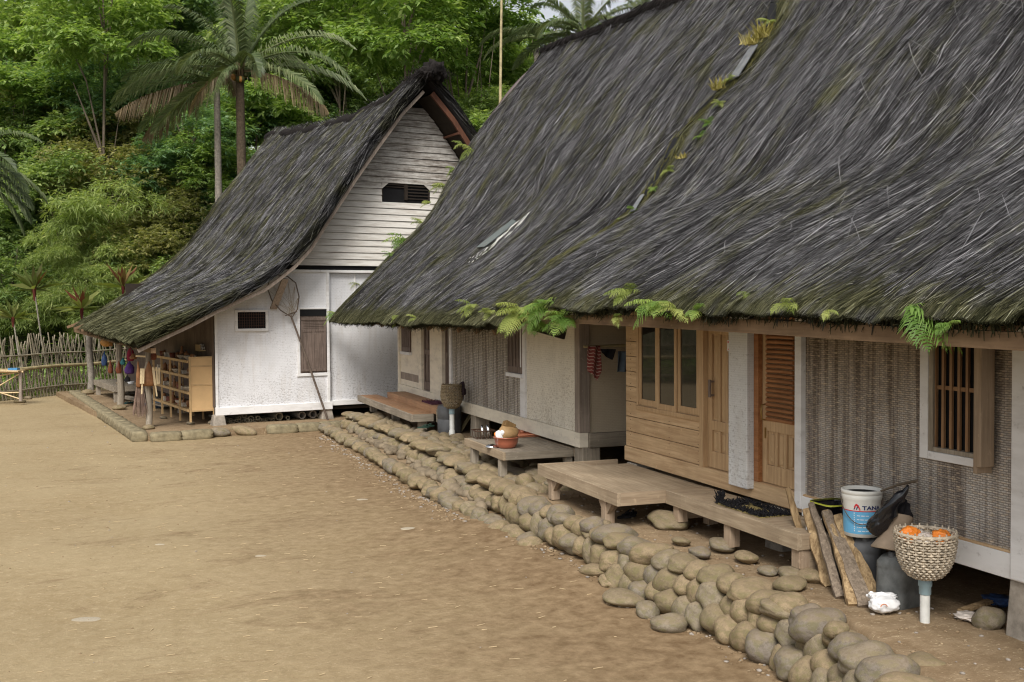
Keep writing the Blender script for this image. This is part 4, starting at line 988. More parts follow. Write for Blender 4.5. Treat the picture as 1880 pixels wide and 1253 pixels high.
# white far part: panel, window, doors
mb = MB(); ybox(mb, yc(771), yc(736), .986, TA, XF, XF+.02); build('white_panel', mb, M['cream'], HA)
mb = MB(); ybox(mb, yc(770), yc(736.5), 1.10, 1.25, XF-.008, XF-.001); build('worn_board', mb, M['verge'], HA)
for q_ in ((736, 733), (774, 771)): mb = MB(); ybox(mb, yc(q_[0]), yc(q_[1]), .986, TA, XF-.03, XF+.03); build('wall_batten', mb, M['cream'], HA)
def board_shutter(par, y0, y1, z0, z1, sill=True):
    mb = MB(); mb.box((XF-.02, y0, z0), (XF+.0, y1, z1)); N_ = 4
    for k in range(N_+1): y = y0+(y1-y0)*k/N_; mb.box((XF-.032, y-.02, z0), (XF-.0201, y+.02, z1))
    mb.box((XF-.033, y0, z0), (XF-.0202, y1, z0+.10)); s_ = build('window_shutter', mb, M['brown_door'], par, .003)
    if sill: mb = MB(); mb.box((XF-.06, y0-.04, z0-.06), (XF-.001, y1+.04, z0-.002)); build('window_sill', mb, M['white'], s_)
board_shutter(HA, yc(961, 640), yc(936, 640), 1.63, TA); board_shutter(HA, yc(755, 640), yc(740, 640), 1.70, TA)
mb = MB(); ybox(mb, yc(778), yc(774), .986, TA, XF-.05, XF+.03); ybox(mb, yc(806), yc(793), .986, TA, XF-.04, XF+.03); ybox(mb, yc(817), yc(806), .986, TA, XF-.06, XF+.03); build('door_frame', mb, M['cream'], HA, .004)
panel_door(HA, yc(793), yc(778), .99, 2.9, M['brown_door'], XF+.005, split=1.75, cols=2); panel_door(HA, yc(827), yc(817), .99, 2.9, M['brown_door'], XF+.005, split=1.75, cols=2)
for y in (12.83, 15.2, 17.35, 20., 22.4): stump(HA, XF+.12, y, .36, .79, .14, .13, M['grey_wood_z'])
for y in (12.9, 17.3, 22.3):
    for x in (8.2, 10.6): stump(HA, x, y, .3, .8)
# ================================================================ PORCH DECKS AND TABLES
def leg(mb, x, y, z0, z1, s_=.10): mb.box((x-s_/2, y-s_/2, z0), (x+s_/2, y+s_/2, z1))
big = empty('wooden_porch', (5.1, 9.5, .42), 'long L-shaped wooden porch on short legs before the pine door', 'porch')
mb = MB(); mb.box((4.58, 9.53, .755), (5.10, 11.55, .782)); mb.box((5.10, 9.53, .755), (5.57, 11.3, .782))
build('deck_mat', mb, M['porch'], big)
mb = MB(); rg_ = random.Random(4); y = 7.28
while y < 9.5: 
    h = .092; mb.box((5.13, y, .750), (5.572, min(y+h-.006, 9.51), .784+rg_.uniform(0,.003))); y += h
build('deck_boards', mb, M['porch_x'], big)
mb = MB(); mb.box((4.54, 9.46, .66), (4.58, 11.62, .792)); build('front_rail', mb, M['porch'], big, .004)
for bx_ in (((4.58, 9.46, .661), (5.08, 9.50, .791)), ((4.58, 11.58, .661), (5.57, 11.62, .791))): mb = MB(); mb.box(*bx_); build('end_rail', mb, M['porch_x'], big, .004)
mb = MB(); mb.box((5.08, 7.23, .655), (5.125, 9.52, .7895)); build('front_rail', mb, M['porch'], big, .004)
mb = MB(); mb.box((5.125, 7.23, .656), (5.572, 7.27, .789)); build('end_rail', mb, M['porch_x'], big, .004)
for (x, y) in ((4.62, 11.3), (4.62, 9.85)):
    mb = MB(); leg(mb, x, y, .42, .655, .105); mb.bar((x-.01, y, .52), (x-.01, y+.13, .655), .07, .05, up=(1,0,0)); mb.bar((x-.01, y, .52), (x-.01, y-.13, .655), .07, .05, up=(1,0,0)); mb.bar((x, y, .52), (x+.14, y, .655), .05, .06)
    build('leg', mb, M['porch_z'], big, .004)
for (x, y, z0) in ((5.16, 9.30, .50), (5.16, 8.35, .45), (5.16, 7.30, .50), (5.5, 7.30, .45), (5.5, 9.3, .45)):
    mb = MB(); mb.box((x-.055, y-.055, z0), (x+.0, y+.055, .655)); mb.box((x+.003, y-.045, z0), (x+.055, y+.045, .652)); build('leg', mb, M['porch_z'], big, .004)
for bx_ in (((5.17, 7.256, .47), (5.5, 7.275, .64)), ((5.17, 9.30, .52), (5.5, 9.32, .64))): mb = MB(); mb.box(*bx_); build('side_board', mb, M['porch_x'], big, .003)
# table with basin
tb = empty('low_table', (5.1, 13.9, .42), 'low weathered wooden table carrying a red basin and dishes', 'table')
mb = MB()
for k in range(6): mb.box((4.64+k*.155, 13.06, .715), (4.64+k*.155+.15, 14.62, .738)); 
build('tabletop', mb, M['grey_wood'], tb, .003)
for bx_ in (((4.595, 13.0, .635), (4.635, 14.68, .742)), ((5.60, 13.0, .635), (5.64, 14.68, .742))): mb = MB(); mb.box(*bx_); build('side_rail', mb, M['porch'], tb, .005)
for bx_ in (((4.636, 13.0, .636), (5.599, 13.045, .741)), ((4.636, 14.635, .636), (5.599, 14.68, .741))): mb = MB(); mb.box(*bx_); build('end_rail', mb, M['grey_wood_x'], tb, .005)
for x, y in ((4.66, 13.2), (4.66, 14.4), (5.55, 13.1), (5.55, 14.5)):
    mb = MB(); leg(mb, x, y, .40, .634, .10); build('leg', mb, M['grey_wood_z'], tb, .005)
# far stepped deck
fd = empty('stepped_deck', (5.1, 20.5, .42), 'far stepped orange wooden deck at the cream door', 'porch')
mb = MB()
for k in range(3): mb.box((4.79+k*.13, 18.35, .70), (4.79+k*.13+.122, 22.9, .732))
for k in range(3): mb.box((5.19+k*.125, 18.15, .83), (5.19+k*.125+.118, 21.9, .86))
mb.box((5.165, 18.15, .733), (5.189, 21.9, .8595)); build('deck_boards', mb, M['deck_orange'], fd, .004)
mb = MB(); mb.box((4.745, 18.3, .60), (4.785, 22.95, .735)); build('front_rail', mb, M['grey_wood'], fd, .005)
for bx_ in (((4.786, 18.3, .60), (5.16, 18.345, .733)), ((5.161, 18.1, .60), (5.56, 18.145, .829))): mb = MB(); mb.box(*bx_); build('end_rail', mb, M['grey_wood_x'], fd, .005)
for x, y in ((5.0, 18.5), (5.0, 20.5), (5.0, 22.5), (5.45, 18.4), (5.45, 22.)):
    mb = MB(); leg(mb, x, y, .40, .60, .14); build('leg', mb, M['grey_wood_z'], fd, .005)
# doormats
def shag(name, c, sx, sy, mats, label, n_=260, rot=0.):
    mb = MB(); rr_ = random.Random(n_); mb.box((c[0]-sx/2, c[1]-sy/2, c[2]), (c[0]+sx/2, c[1]+sy/2, c[2]+.008), 1)
    for k in range(n_):
        x = rr_.uniform(-sx/2, sx/2); y = rr_.uniform(-sy/2, sy/2); e = max(abs(x)/(sx/2), abs(y)/(sy/2))
        if e < .45: continue
        p = Vector((c[0]+x, c[1]+y, c[2]+.008)); h = rr_.uniform(.01, .04); mb.bar(p, p+Vector((rr_.uniform(-.05,.05), rr_.uniform(-.05,.05), h)), .012, .006, mi=0, taper=.5)
    return tag(build(name, mb, mats), label, 'doormat')
M['mat_olive'] = plain('olive_mat_centre', (.27,.21,.08), .95, .3, 20)
dm = shag('doormat', (5.34, 8.28, .788), .34, .75, [M['black_cloth'], M['mat_olive']], 'shaggy black and olive doormat before the near pine doors', 900)
mb = MB(); 
for k in range(60):
    a = random.uniform(0, 6.28); mb.bar((5.22+random.uniform(-.03,.03), 8.66+random.uniform(-.03,.03), .79), (5.22+random.uniform(-.05,.05), 8.66+random.uniform(-.05,.05), .79+random.uniform(.04,.12)), .02, .008, taper=.5)
build('rag_tuft', mb, M['black_cloth'], dm)
M['mat_maroon'] = plain('maroon_mat', (.09,.03,.05), .95, .3, 20)
shag('doormat', (5.37, 19.0, .862), .3, .7, [M['mat_maroon'], M['mat_maroon']], 'dark maroon doormat on the far stepped deck', 200)
# ================================================================ STONES
STV = []
for k in range(8):
    mb = MB(); mb.blob((0,0,0), (1,1,1), .13, .75+.06*k, 4, k+1)
    V = [tuple(np.array(p)*(1+.022*mnoise.noise(Vector(p)*3.1+Vector((k*4,0,0))))) for p in mb.v]
    me = bpy.data.meshes.new('river_stone'); me.from_pydata(V, [], mb.f); me.polygons.foreach_set('use_smooth', [True]*len(mb.f)); me.materials.append(M['stone']); me.update(); STV.append(me)
nst_ = 0
rs = random.Random(21)
def stone(x, y, z, r_, label, group, rot=None, mat=None, name='river_stone', cat='stone'):
    global nst_
    o = bpy.data.objects.new(name, rs.choice(STV)); COL.objects.link(o); o.location = (x, y, z); o.scale = r_
    o.rotation_euler = rot or (rs.uniform(-.3,.3), rs.uniform(-.3,.3), rs.uniform(0, 6.28)); tag(o, label, cat, group); nst_ += 1
    return o
def stretch(y):
    for lim, t_ in ((5.7, 'at the bottom of the picture'), (6.6, 'before the basket'), (7.4, 'before the firewood'), (8.4, 'below the near porch leg'), (9.5, 'below the middle porch leg'), (10.6, 'below the porch corner'), (11.6, 'below the far porch leg'), (13., 'before the near table leg'), (14.2, 'below the basin'), (15.2, 'before the far table leg'), (17, 'beyond the basin table'), (18.6, 'before the brown basket'), (20.2, 'before the near deck end'), (21.4, 'before the middle of the deck')):
        if y < lim: return t_
    return 'at the far deck corner'
ORD = ['first', 'second', 'third', 'fourth', 'fifth', 'sixth', 'seventh', 'eighth', 'ninth', 'tenth', 'eleventh', 'twelfth', 'thirteenth','fourteenth','fifteenth','sixteenth','seventeenth','eighteenth','nineteenth','twentieth','twenty first','twenty second','twenty third','twenty fourth']
cnt_ = {}
def nth(key): cnt_[key] = cnt_.get(key, -1)+1; return ORD[min(cnt_[key], 23)]
def sword(rl, mean): return 'wide' if rl > mean*1.15 else ('small' if rl < mean*.9 else 'rounded')
# upper wall: x varies slightly with y
def wx(y): return float(np.interp(y, [4, 5.2, 6.3, 7.2, 8.2, 9.5, 11, 12.5, 15, 18, 22.3], [4.05, 4.36, 4.60, 4.62, 4.50, 4.38, 4.32, 4.40, 4.52, 4.62, 4.42]))
for course in range(3):
    y = 4.2+course*.13
    while y < 22.3:
        far = y > 12.2
        if course == 0 and y > 8.9: break
        big_ = rs.uniform(.8, 1.3); rl = (.118 if not far else .125)*big_; rz_ = (.10 if not far else .085)*rs.uniform(.85, 1.2)
        if course == 2: rl *= 1.2; rz_ *= .95
        zc = {0: .07, 1: .21 if not far else .17, 2: .365 if not far else .36}[course]
        dx = {0: -.13, 1: -.05 if not far else -.08, 2: .04}[course]
        lab = 'river stone, %s from the right in %s wall course, %s' % (nth((course, stretch(y))), ('bottom', 'middle', 'top')[course], stretch(y))
        depth_ = rl*rs.uniform(.9, 1.25) if course < 2 else rl*rs.uniform(1.1, 1.35)
        stone(wx(y)+dx+rs.uniform(-.03,.03), y+rl*.8, zc+rs.uniform(-.02,.02), (depth_, rl, rz_*1.25 if course < 2 else rz_), lab, 'river stones stacked in the terrace wall', (rs.uniform(-.25,.25), rs.uniform(-.2,.2), rs.uniform(-.35,.35)))
        y += rl*1.66
# outer low tier at the far part
y = 10.6
while y < 22.6:
    rl = rs.uniform(.11, .19); x = float(np.interp(y, [10.6, 12, 13, 15, 18, 22.6], [4.12, 4.05, 3.98, 4.0, 4.02, 3.98]))
    stone(x+rs.uniform(-.04,.04), y+rl*.8, .085 if y > 12 else .05, (rs.uniform(.12,.17), rl, rs.uniform(.085,.12)), 'river stone, %s from the right in low outer row, %s' % (nth(('o', stretch(y))), stretch(y)), 'river stones edging the low ledge', (rs.uniform(-.2,.2), rs.uniform(-.2,.2), rs.uniform(-.4,.4)))
    y += rl*1.6
fill_ = MB()
for k in range(92):
    yy = 12.4+k*.106+rs.uniform(-.05,.05); r_ = rs.uniform(.05,.10)
    fill_.blob((rs.uniform(4.16, 4.36)+(.05 if yy > 16 else -.03), yy, .13+r_*.3), (r_, r_*1.25, r_*.8), .12, 1., 3, k)
tag(build('small_stones', fill_, plain('small_ledge_stones', (.21,.165,.11), .85, .45, 5, .3, 0, .4)), 'small dark stones packed on the ledge between the two stone rows', 'stones', kind='stuff')
# cobbles on the terrace around the basin table and far deck, packed
pts = []
for k in range(6000):
    yy = rs.uniform(11.9, 21.8); xx = rs.uniform(wx(yy)+.22, 5.35 if yy < 18 else 4.95); r_ = rs.uniform(.10, .17)
    if all((xx-a)**2*1.6+(yy-b)**2*.8 > ((r_+c)*.86)**2 for a, b, c in pts): pts.append((xx, yy, r_))
    if len(pts) > 84: break
for xx, yy, r_ in sorted(pts, key=lambda q: q[1]):
    stone(xx, yy, tz(xx, yy)-.02, (r_*.95, r_*1.3, .085), 'flat terrace cobble, %s from the right among those %s' % (nth(('c', stretch(yy))), stretch(yy)), 'cobbles paving the terrace', (rs.uniform(-.1,.1), rs.uniform(-.1,.1), rs.uniform(-.5,.5)))
# individually placed stones (pixel of contact point, size)
def put(x, y, z, r_, label, grp=None, dz=.5):
    P = onZ(x, y, z); z = z if z else gz(P[0], P[1]); return stone(P[0], P[1], z+r_[2]*dz, r_, label, grp, (rs.uniform(-.1,.1), rs.uniform(-.1,.1), rs.uniform(-.4,.4)))
put(1095, 1066, 0, (.13,.2,.06), 'flat tan stone on the yard, farthest of the loose five by the wall')
put(1117, 1082, 0, (.09,.12,.06), 'small grey stone between the flat tan one and the big grey slab')
put(1145, 1108, 0, (.19,.2,.07), 'broad grey slab stone lying loose on the yard by the wall')
put(1188, 1128, 0, (.10,.12,.08), 'egg shaped grey stone loose beside the big grey slab')
put(1230, 1150, 0, (.17,.13,.08), 'flat round pale stone, nearest of the loose five on the yard')
put(955, 993, 0, (.12,.09,.05), 'flat brown broken stone loose at the foot of the wall below the porch')
put(1700, 1250, .26, (.17,.14,.11), 'large mossy stone at the bottom edge of the picture')
put(1500, 1165, .32, (.21,.17,.12), 'very large grey topped boulder on the wall in front of the firewood')
put(1535, 1165, .42, (.085,.08,.06), 'small grey stone resting on the very large boulder')
put(1450, 1130, .32, (.18,.15,.12), 'large brown boulder just left of the grey topped boulder')
put(1130, 993, .36, (.23,.18,.10), 'largest flat topped stone of the wall, under the porch corner')
put(1090, 975, .38, (.15,.13,.09), 'brown stone beside the largest flat topped stone')
for x, y, r_, lb in ((1325, 1006, .12, 'stone footing under the middle porch leg'), (1455, 1060, .11, 'brown footing stone under the near porch leg'), (1487, 1065, .12, 'dark grey footing stone right of the near porch leg'), (1228, 966, .2, 'squared stone block under the inner porch leg'), (1250, 998, .08, 'thin pale grey stone under the porch'), (1370, 1028, .1, 'flat stone sunk in the earth beyond the near porch leg'), (1285, 1020, .1, 'flat tan stone sunk between the porch legs'), (1410, 1052, .08, 'small flat stone near the near porch leg'), (1450, 1080, .12, 'half buried grey stone left of the firewood'),
                     (965, 893, .12, 'pale upright round stone beside the near leg of the basin table'), (1015, 893, .1, 'grey stone behind the far leg of the porch')):
    up_ = .8 if 'upright' in lb else .5
    put(x, y, .42, (r_, r_*1.2, r_*up_), lb)
put(825, 905, .10, (.20,.13,.10), 'big smooth orange tan stone leaning on the wall foot').rotation_euler = (.1, -.5, .9)
for x, y, r_, lb in ((272, 788, .13, 'flat footing stone under the near veranda post'), (219, 752, .17, 'flat footing stone under the middle veranda post'), (160, 724, .2, 'flat slab beside the far veranda post'), (350, 779, .09, 'round stone under the left leg of the display shelf'), (390, 778, .10, 'round stone under the right leg of the display shelf'), (300, 769, .09, 'round stone inside the veranda shelf')):
    put(x, y, .12, (r_, r_, r_*.45), lb)
put(36, 740, 0, (.16,.12,.07), 'flat stone on the yard at the foot of the bamboo stand')
put(52, 733, 0, (.12,.12,.06), 'brown stone under the bamboo fence')
put(1815, 1150, .42, (.11,.10,.09), 'pinkish grey boulder under the house beside the blue scrap')
# kerb stones of the far platform
kb = MB(); 
def kerb(w_, l_, sw, sl, sz, ang=0.):
    mb = MB(); vs_, fs = ico(3); n_ = rs.random()*50; vv = []
    for p in vs_:
        q = Vector(p); m_ = max(abs(q.x), abs(q.y), abs(q.z)); q = q*(.12+.88/m_)*.92; q *= 1+.10*mnoise.noise(q*1.7+Vector((n_,0,0)))
        q = Vector((q.x*sw/2, q.y*sl/2, q.z*sz/2)); q.rotate(Matrix.Rotation(ang, 3, 'Z')); vv.append(q+Vector((w_, l_, sz/2-.05)))
    mb.xf = LXF; mb.add(vv, fs, 0, True); return build('kerb_stone', mb, M['kerb'])
l_ = .1
k = 0
while l_ < 12.6:
    s_ = rs.uniform(.42, .75); o = kerb(.04+.04*l_, l_+s_/2, .34, s_*1.12, .25, -.04); tag(o, 'squared mossy kerb stone, %s from the corner along the veranda side' % ['first','second','third','fourth','fifth','sixth','seventh','eighth','ninth','tenth','eleventh','twelfth','thirteenth','fourteenth','fifteenth','sixteenth','seventeenth','eighteenth','nineteenth','twentieth','twenty first','twenty second','twenty third','twenty fourth','twenty fifth','twenty sixth'][k], 'stone', 'kerb stones along the far veranda'); l_ += s_; k += 1
w_ = .22; kf_ = 0
while w_ < 4.3:
    s_ = rs.uniform(.45, .8); rl = rs.random() < .4
    if 1.0 < w_ < 2.0: P = LH(w_+.2, .1, .07); stone(P[0], P[1], .07, (s_*.42, .14, .10), 'smooth river stone in the front platform kerb, %s one' % ('left' if w_ < 1.5 else 'right'), 'river stones in the front kerb')
    else: o = kerb(w_+s_/2, .04, s_*1.12, .34, .23); tag(o, 'squared kerb stone, %s from the left along the front of the far platform' % ORD[kf_], 'stone', 'kerb stones along the front of the far platform'); kf_ += 1
    w_ += s_
# pebbles & chips scattered (nobody could count)
mb = MB(); rp = random.Random(5)
def chip(x, y, z, s_):
    vs_, fs = ico(1); sc = (s_*rp.uniform(.7,1.3), s_*rp.uniform(.7,1.3), s_*rp.uniform(.3,.6)); mb.add([(x+p[0]*sc[0], y+p[1]*sc[1], z+p[2]*sc[2]) for p in vs_], fs, 0 if rp.random() < .7 else 1, True)
for k in range(900):
    y = rp.uniform(5, 22); x = (wx(y) if y < 12 else 4.0)-.16-abs(rp.gauss(0, .12)); chip(x, y, gz(x, y)+.004, rp.uniform(.006, .03)*(.6+y*.03))
for k in range(420): x = rp.uniform(-8, 4); y = rp.uniform(5, 26); chip(x, y, gz(x, y)+.002, rp.uniform(.004, .014)*(.5+y*.05))
for k in range(260): x = rp.uniform(4.7, 5.6); y = rp.uniform(5, 12); chip(x, y, tz(x, y)+.003, rp.uniform(.006, .022))
tag(build('pebbles', mb, [M['dirt2'], M['stone_grey']]), 'small pebbles and stone chips scattered over the tan earth', 'pebbles', kind='stuff')
pale_me = STV[2].copy(); pale_me.materials.clear(); pale_me.materials.append(plain('pale_yard_stone', (.40,.34,.25), .8, .2, 9))
for x, y, s_, lb in ((155, 1131, .11, 'flat pale stone half buried in the lower left of the yard'), (752, 975, .09, 'thin pale tan stone lying alone in mid yard'), (293, 1002, .045, 'small grey stone left in the yard'), (478, 1022, .05, 'small pale stone in the centre of the yard'), (665, 915, .07, 'grey sunken stone in the yard nearest the damp patch')):
    o = put(x, y, 0, (s_*1.2, s_, .014), lb, dz=-.5); o.rotation_euler = (0,0,-.35); o.data = pale_me
M['litter'] = plain('pale_dry_litter', (.55,.42,.25), .9, .3, 20)
mb = MB()
for k in range(900):
    x = rp.uniform(-7, 4); y = rp.uniform(4.5, 22); a = rp.uniform(-.5,.5) if rp.random() < .8 else rp.uniform(-1.6,1.6); L = rp.uniform(.01,.045); z = gz(x, y)+.004
    mb.bar((x-L*math.cos(a), y-L*math.sin(a), z), (x+L*math.cos(a), y+L*math.sin(a), z+.002), rp.uniform(.004,.012), .003)
tag(build('dry_litter', mb, M['litter']), 'pale straw bits and leaf chips strewn over the yard', 'litter', kind='stuff')
# ================================================================ THINGS BY THE NEAR WALL
def wicker_basket(par, c, prof, rows, stakes, mat, name='basket'):
    mb = MB(); zs = [p[1] for p in prof]; rs_ = [p[0] for p in prof]
    rad = lambda z: float(np.interp(z, zs, rs_)); z0, z1 = zs[0], zs[-1]
    for k in range(stakes):
        t = 2*math.pi*k/stakes; pts = []
        for q in range(12): z = z0+(z1-z0)*q/11; pts.append((c[0]+rad(z)*math.cos(t), c[1]+rad(z)*math.sin(t), c[2]+z))
        pts.append((c[0]+rad(z1)*1.02*math.cos(t), c[1]+rad(z1)*1.02*math.sin(t), c[2]+z1+.025)); mb.tube(pts, .0065, 5)
    nseg = stakes*2
    for r_ in range(rows):
        z = z0+(z1-z0)*(r_+.5)/rows; pts = []
        for k in range(nseg*2):
            t = 2*math.pi*k/(nseg*2); off = .011*math.cos(math.pi*(k/2+ r_)) if True else 0
            pts.append((c[0]+(rad(z)+off)*math.cos(t), c[1]+(rad(z)+off)*math.sin(t), c[2]+z+.002*math.sin(k*2.3+r_)))
        mb.tube(pts, (z1-z0)/rows*.40, 5, closed=True)
    mb.tube([(c[0]+rad(z1)*math.cos(t)*1.01, c[1]+rad(z1)*math.sin(t)*1.01, c[2]+z1) for t in np.linspace(0, 6.283, 33)[:-1]], .012, 6, closed=True)
    return build(name, mb, mat, par)
bp = onZ(1698, 1142, .42); bx, by = bp[0], bp[1]
wb = empty('basket_on_pipe', (bx, by, .40), 'pale wicker basket of orange bags on a white pipe, nearest the camera', 'basket')
mb = MB(); mb.lathe((bx, by, .38), [(.034, 0), (.034, .36)], 20); build('pipe', mb, M['pvc'], wb)
mb = MB(); mb.lathe((bx, by, .615), [(.038, 0), (.041, .005), (.041, .055), (.047, .06), (.048, .12), (.04, .125)], 20, capt=True); build('pipe_collar', mb, M['pvc_blue'], wb)
prof = [(.045, 0), (.10, .02), (.145, .07), (.175, .14), (.19, .22), (.198, .28), (.20, .325)]
bk = wicker_basket(wb, (bx, by, .725), prof, 17, 24, M['wicker'])
mb = MB(); mb.lathe((bx, by, .735), [(.03, 0), (.09, .02), (.134, .07), (.163, .14), (.178, .22), (.184, .27)], 24); build('basket_lining', mb, M['wicker_dark'], bk)
for nm, dx, dy, dz, r_, mt, lb in (('plastic_bag', -.08, .06, .32, (.075,.07,.065), 'orange', 'crumpled orange plastic bag on the far side of the wicker basket'), ('plastic_bag', .09, -.05, .31, (.07,.065,.06), 'orange', 'crumpled orange plastic bag at the right of the wicker basket'), ('plastic_bag', -.05, -.04, .29, (.08,.07,.06), 'clearbag', 'milky pink plastic bag in the front of the wicker basket'), ('plastic_bag', .04, .09, .29, (.09,.08,.05), 'clearbag', 'clear plastic wad at the back of the wicker basket')):
    mb = MB(); mb.blob((bx+dx, by+dy, .70+dz), r_, .16, 2.6, 4, dx*50); tag(build(nm, mb, M[mt]), lb, 'bag', 'bags in the wicker basket')
# jerrycans
def jerrycan(x, y, z, wx_, wy, h, rot, mat, label):
    r_ = empty('jerrycan', (x, y, z), label, 'jerrycan'); Rm = Matrix.Rotation(rot, 3, 'Z')
    mb = MB(); q = .5
    prof = [(.90, 0), (.98, .02), (1, .05), (1, h*.30), (.985, h*.32), (1, h*.34), (1, h*.70), (.985, h*.72), (1, h*.74), (.97, h*.84), (.80, h*.93), (.55, h*.985), (.0, h)]
    vv = []; n_ = 32
    for rr, zz in prof:
        for k in range(n_):
            t = 2*math.pi*k/n_; cx, sx = math.cos(t), math.sin(t); p_ = 5.; s_ = (abs(cx)**p_+abs(sx)**p_)**(-1/p_)
            dent = 1-.02*math.sin(zz*30+t*3); vv.append(Vector((x, y, z))+Rm @ Vector((cx*s_*wx_/2*rr*dent, sx*s_*wy/2*rr*dent, zz)))
    ff = [(i*n_+k, i*n_+(k+1) % n_, (i+1)*n_+(k+1) % n_, (i+1)*n_+k) for i in range(len(prof)-1) for k in range(n_)]
    mb.add(vv, ff, 0, True); build('body', mb, mat, r_)
    mb = MB(); hp = [Vector((x, y, z))+Rm @ Vector(p) for p in ((-wx_*.18,0,h*.93),(-wx_*.12,0,h*1.06),(wx_*.2,0,h*1.07),(wx_*.27,0,h*.9))]; mb.tube(hp, .016, 8); build('handle', mb, mat, r_)
    mb = MB(); P = Vector((x, y, z))+Rm @ Vector((-wx_*.3, 0, h*.9)); mb.lathe(P, [(.028, 0), (.028, .05), (.02, .055)], 14, capt=True); build('cap', mb, M['grey_plastic2'], r_)
    return r_
P = onZ(1650, 1118, .42); j1 = jerrycan(P[0]+.09, P[1]+.10, .41, .30, .24, .40, .25, M['grey_plastic'], 'grey green plastic jerrycan standing under the clay pot')
P2 = onZ(1590, 1085, .42); jerrycan(P2[0]+.08, P2[1]+.08, .41, .30, .24, .42, .7, M['grey_plastic2'], 'darker grey jerrycan behind the firewood under the paint bucket')
# clay pot (upside down flared) on jerrycan
_q = onD(1643, 1018, 7.9); cpx, cpy = _q[0], _q[1]
mb = MB(); rot = Matrix.Rotation(R(14), 3, 'Y') @ Matrix.Rotation(R(-6), 3, 'X')
mb.lathe((cpx, cpy, .81), [(.17, 0), (.175, .012), (.15, .05), (.115, .11), (.095, .17), (.088, .22), (.10, .26), (.095, .275), (.0, .268)], 32, rot=rot, capb=False)
mb.lathe((cpx, cpy, .81), [(.168, .003), (.14, .05), (.105, .11), (.085, .17)], 32, rot=rot, capb=False)
tag(build('clay_pot', mb, M['clay']), 'upturned flared brown clay pot resting on the grey green jerrycan', 'pot')
# bucket
bc = onX(1582, 985, 5.40); bz0 = .84
bu = empty('paint_bucket', (bc[0], bc[1], bz0), 'white paint bucket with sky blue label standing on the dark jerrycan', 'bucket')
B_ = (bc[0], bc[1], bz0)
mb = MB(); mb.lathe(B_, [(.125, 0), (.135, .005), (.1385, .10), (.144, .27), (.150, .29), (.153, .30), (.153, .325), (.149, .33), (.157, .335), (.158, .36), (.150, .365), (.143, .36), (.139, .28), (.125, .02)], 40); build('body', mb, M['bucket_white'], bu)
mb = MB(); mb.lathe(B_, [(.137, .03), (.1435, .21)], 40, capb=False); lb_ = build('label_band', mb, M['bucket_blue'], bu)
mb = MB(); mb.lathe(B_, [(.1453, .205), (.1456, .212)], 40, capb=False); build('label_stripe', mb, M['red'], bu)
mb = MB(); mb.lathe((B_[0], B_[1], B_[2]+.335), [(.141, 0), (.0, .004)], 24, capb=False); build('bucket_content', mb, M['black'], bu)
def wrap_text(txt, size, ang0, zc, r_, mat, name, par, depth=.0015):
    cu = bpy.data.curves.new('txt', 'FONT'); cu.body = txt; cu.size = size; cu.extrude = .0; cu.offset = .0012
    to = bpy.data.objects.new('txt', cu); COL.objects.link(to); bpy.context.view_layer.update()
    me = bpy.data.meshes.new_from_object(to); bpy.data.objects.remove(to)
    mb = MB(); vv = []
    for v in me.vertices:
        a = ang0+v.co.x*1.35/r_; vv.append((B_[0]+r_*math.cos(a), B_[1]+r_*math.sin(a), B_[2]+zc+v.co.y))
    mb.add(vv, [tuple(p.vertices) for p in me.polygons]); return build(name, mb, mat, par)
face = math.atan2(-B_[1], -B_[0])   # direction to the camera
wrap_text('TANA', .042, face+.02, .222, .1475, M['navy'], 'lettering', bu)
wrap_text('//', .05, face-.42, .222, .1475, M['navy'], 'emblem', bu)
mb = MB()
for k in range(9):
    a = face-.40+k*.035; z = .225+.025*math.sin(k*.4+.3); mb.add([(B_[0]+.1478*math.cos(a+da), B_[1]+.1478*math.sin(a+da), B_[2]+z+dz) for da, dz in ((0,0),(.05,0),(.05,.014),(0,.018))], [(0,1,2,3)])
build('emblem', mb, M['red'], bu)
mb = MB()
for r_ in range(5):
    for k in range(14):
        if (k*7+r_*3) % 5 == 0: continue
        a = face-.25+k*.045; z = .05+r_*.03; rr = .137+(z-.03)*.037+.0012
        mb.add([(B_[0]+rr*math.cos(a+da), B_[1]+rr*math.sin(a+da), B_[2]+z+dz) for da, dz in ((0,0),(.035,0),(.035,.007),(0,.007))], [(0,1,2,3)])
for k in range(9): 
    a = face-.42; z = .05+k*.017; rr = .137+(z-.03)*.037+.0012; mb.add([(B_[0]+rr*math.cos(a+da), B_[1]+rr*math.sin(a+da), B_[2]+z+dz) for da, dz in ((0,0),(.04,0),(.04,.010),(0,.010))], [(0,1,2,3)])
build('small_print', mb, M['enamel'], bu)
mb = MB(); pts = []
for t in np.linspace(0, math.pi, 17): a = face-1.35+2.7*t/math.pi; pts.append((B_[0]+.162*math.cos(a), B_[1]+.162*math.sin(a), B_[2]+.30-.19*math.sin(t)))
mb.tube(pts, .004, 6); build('handle', mb, M['hoop'], bu)
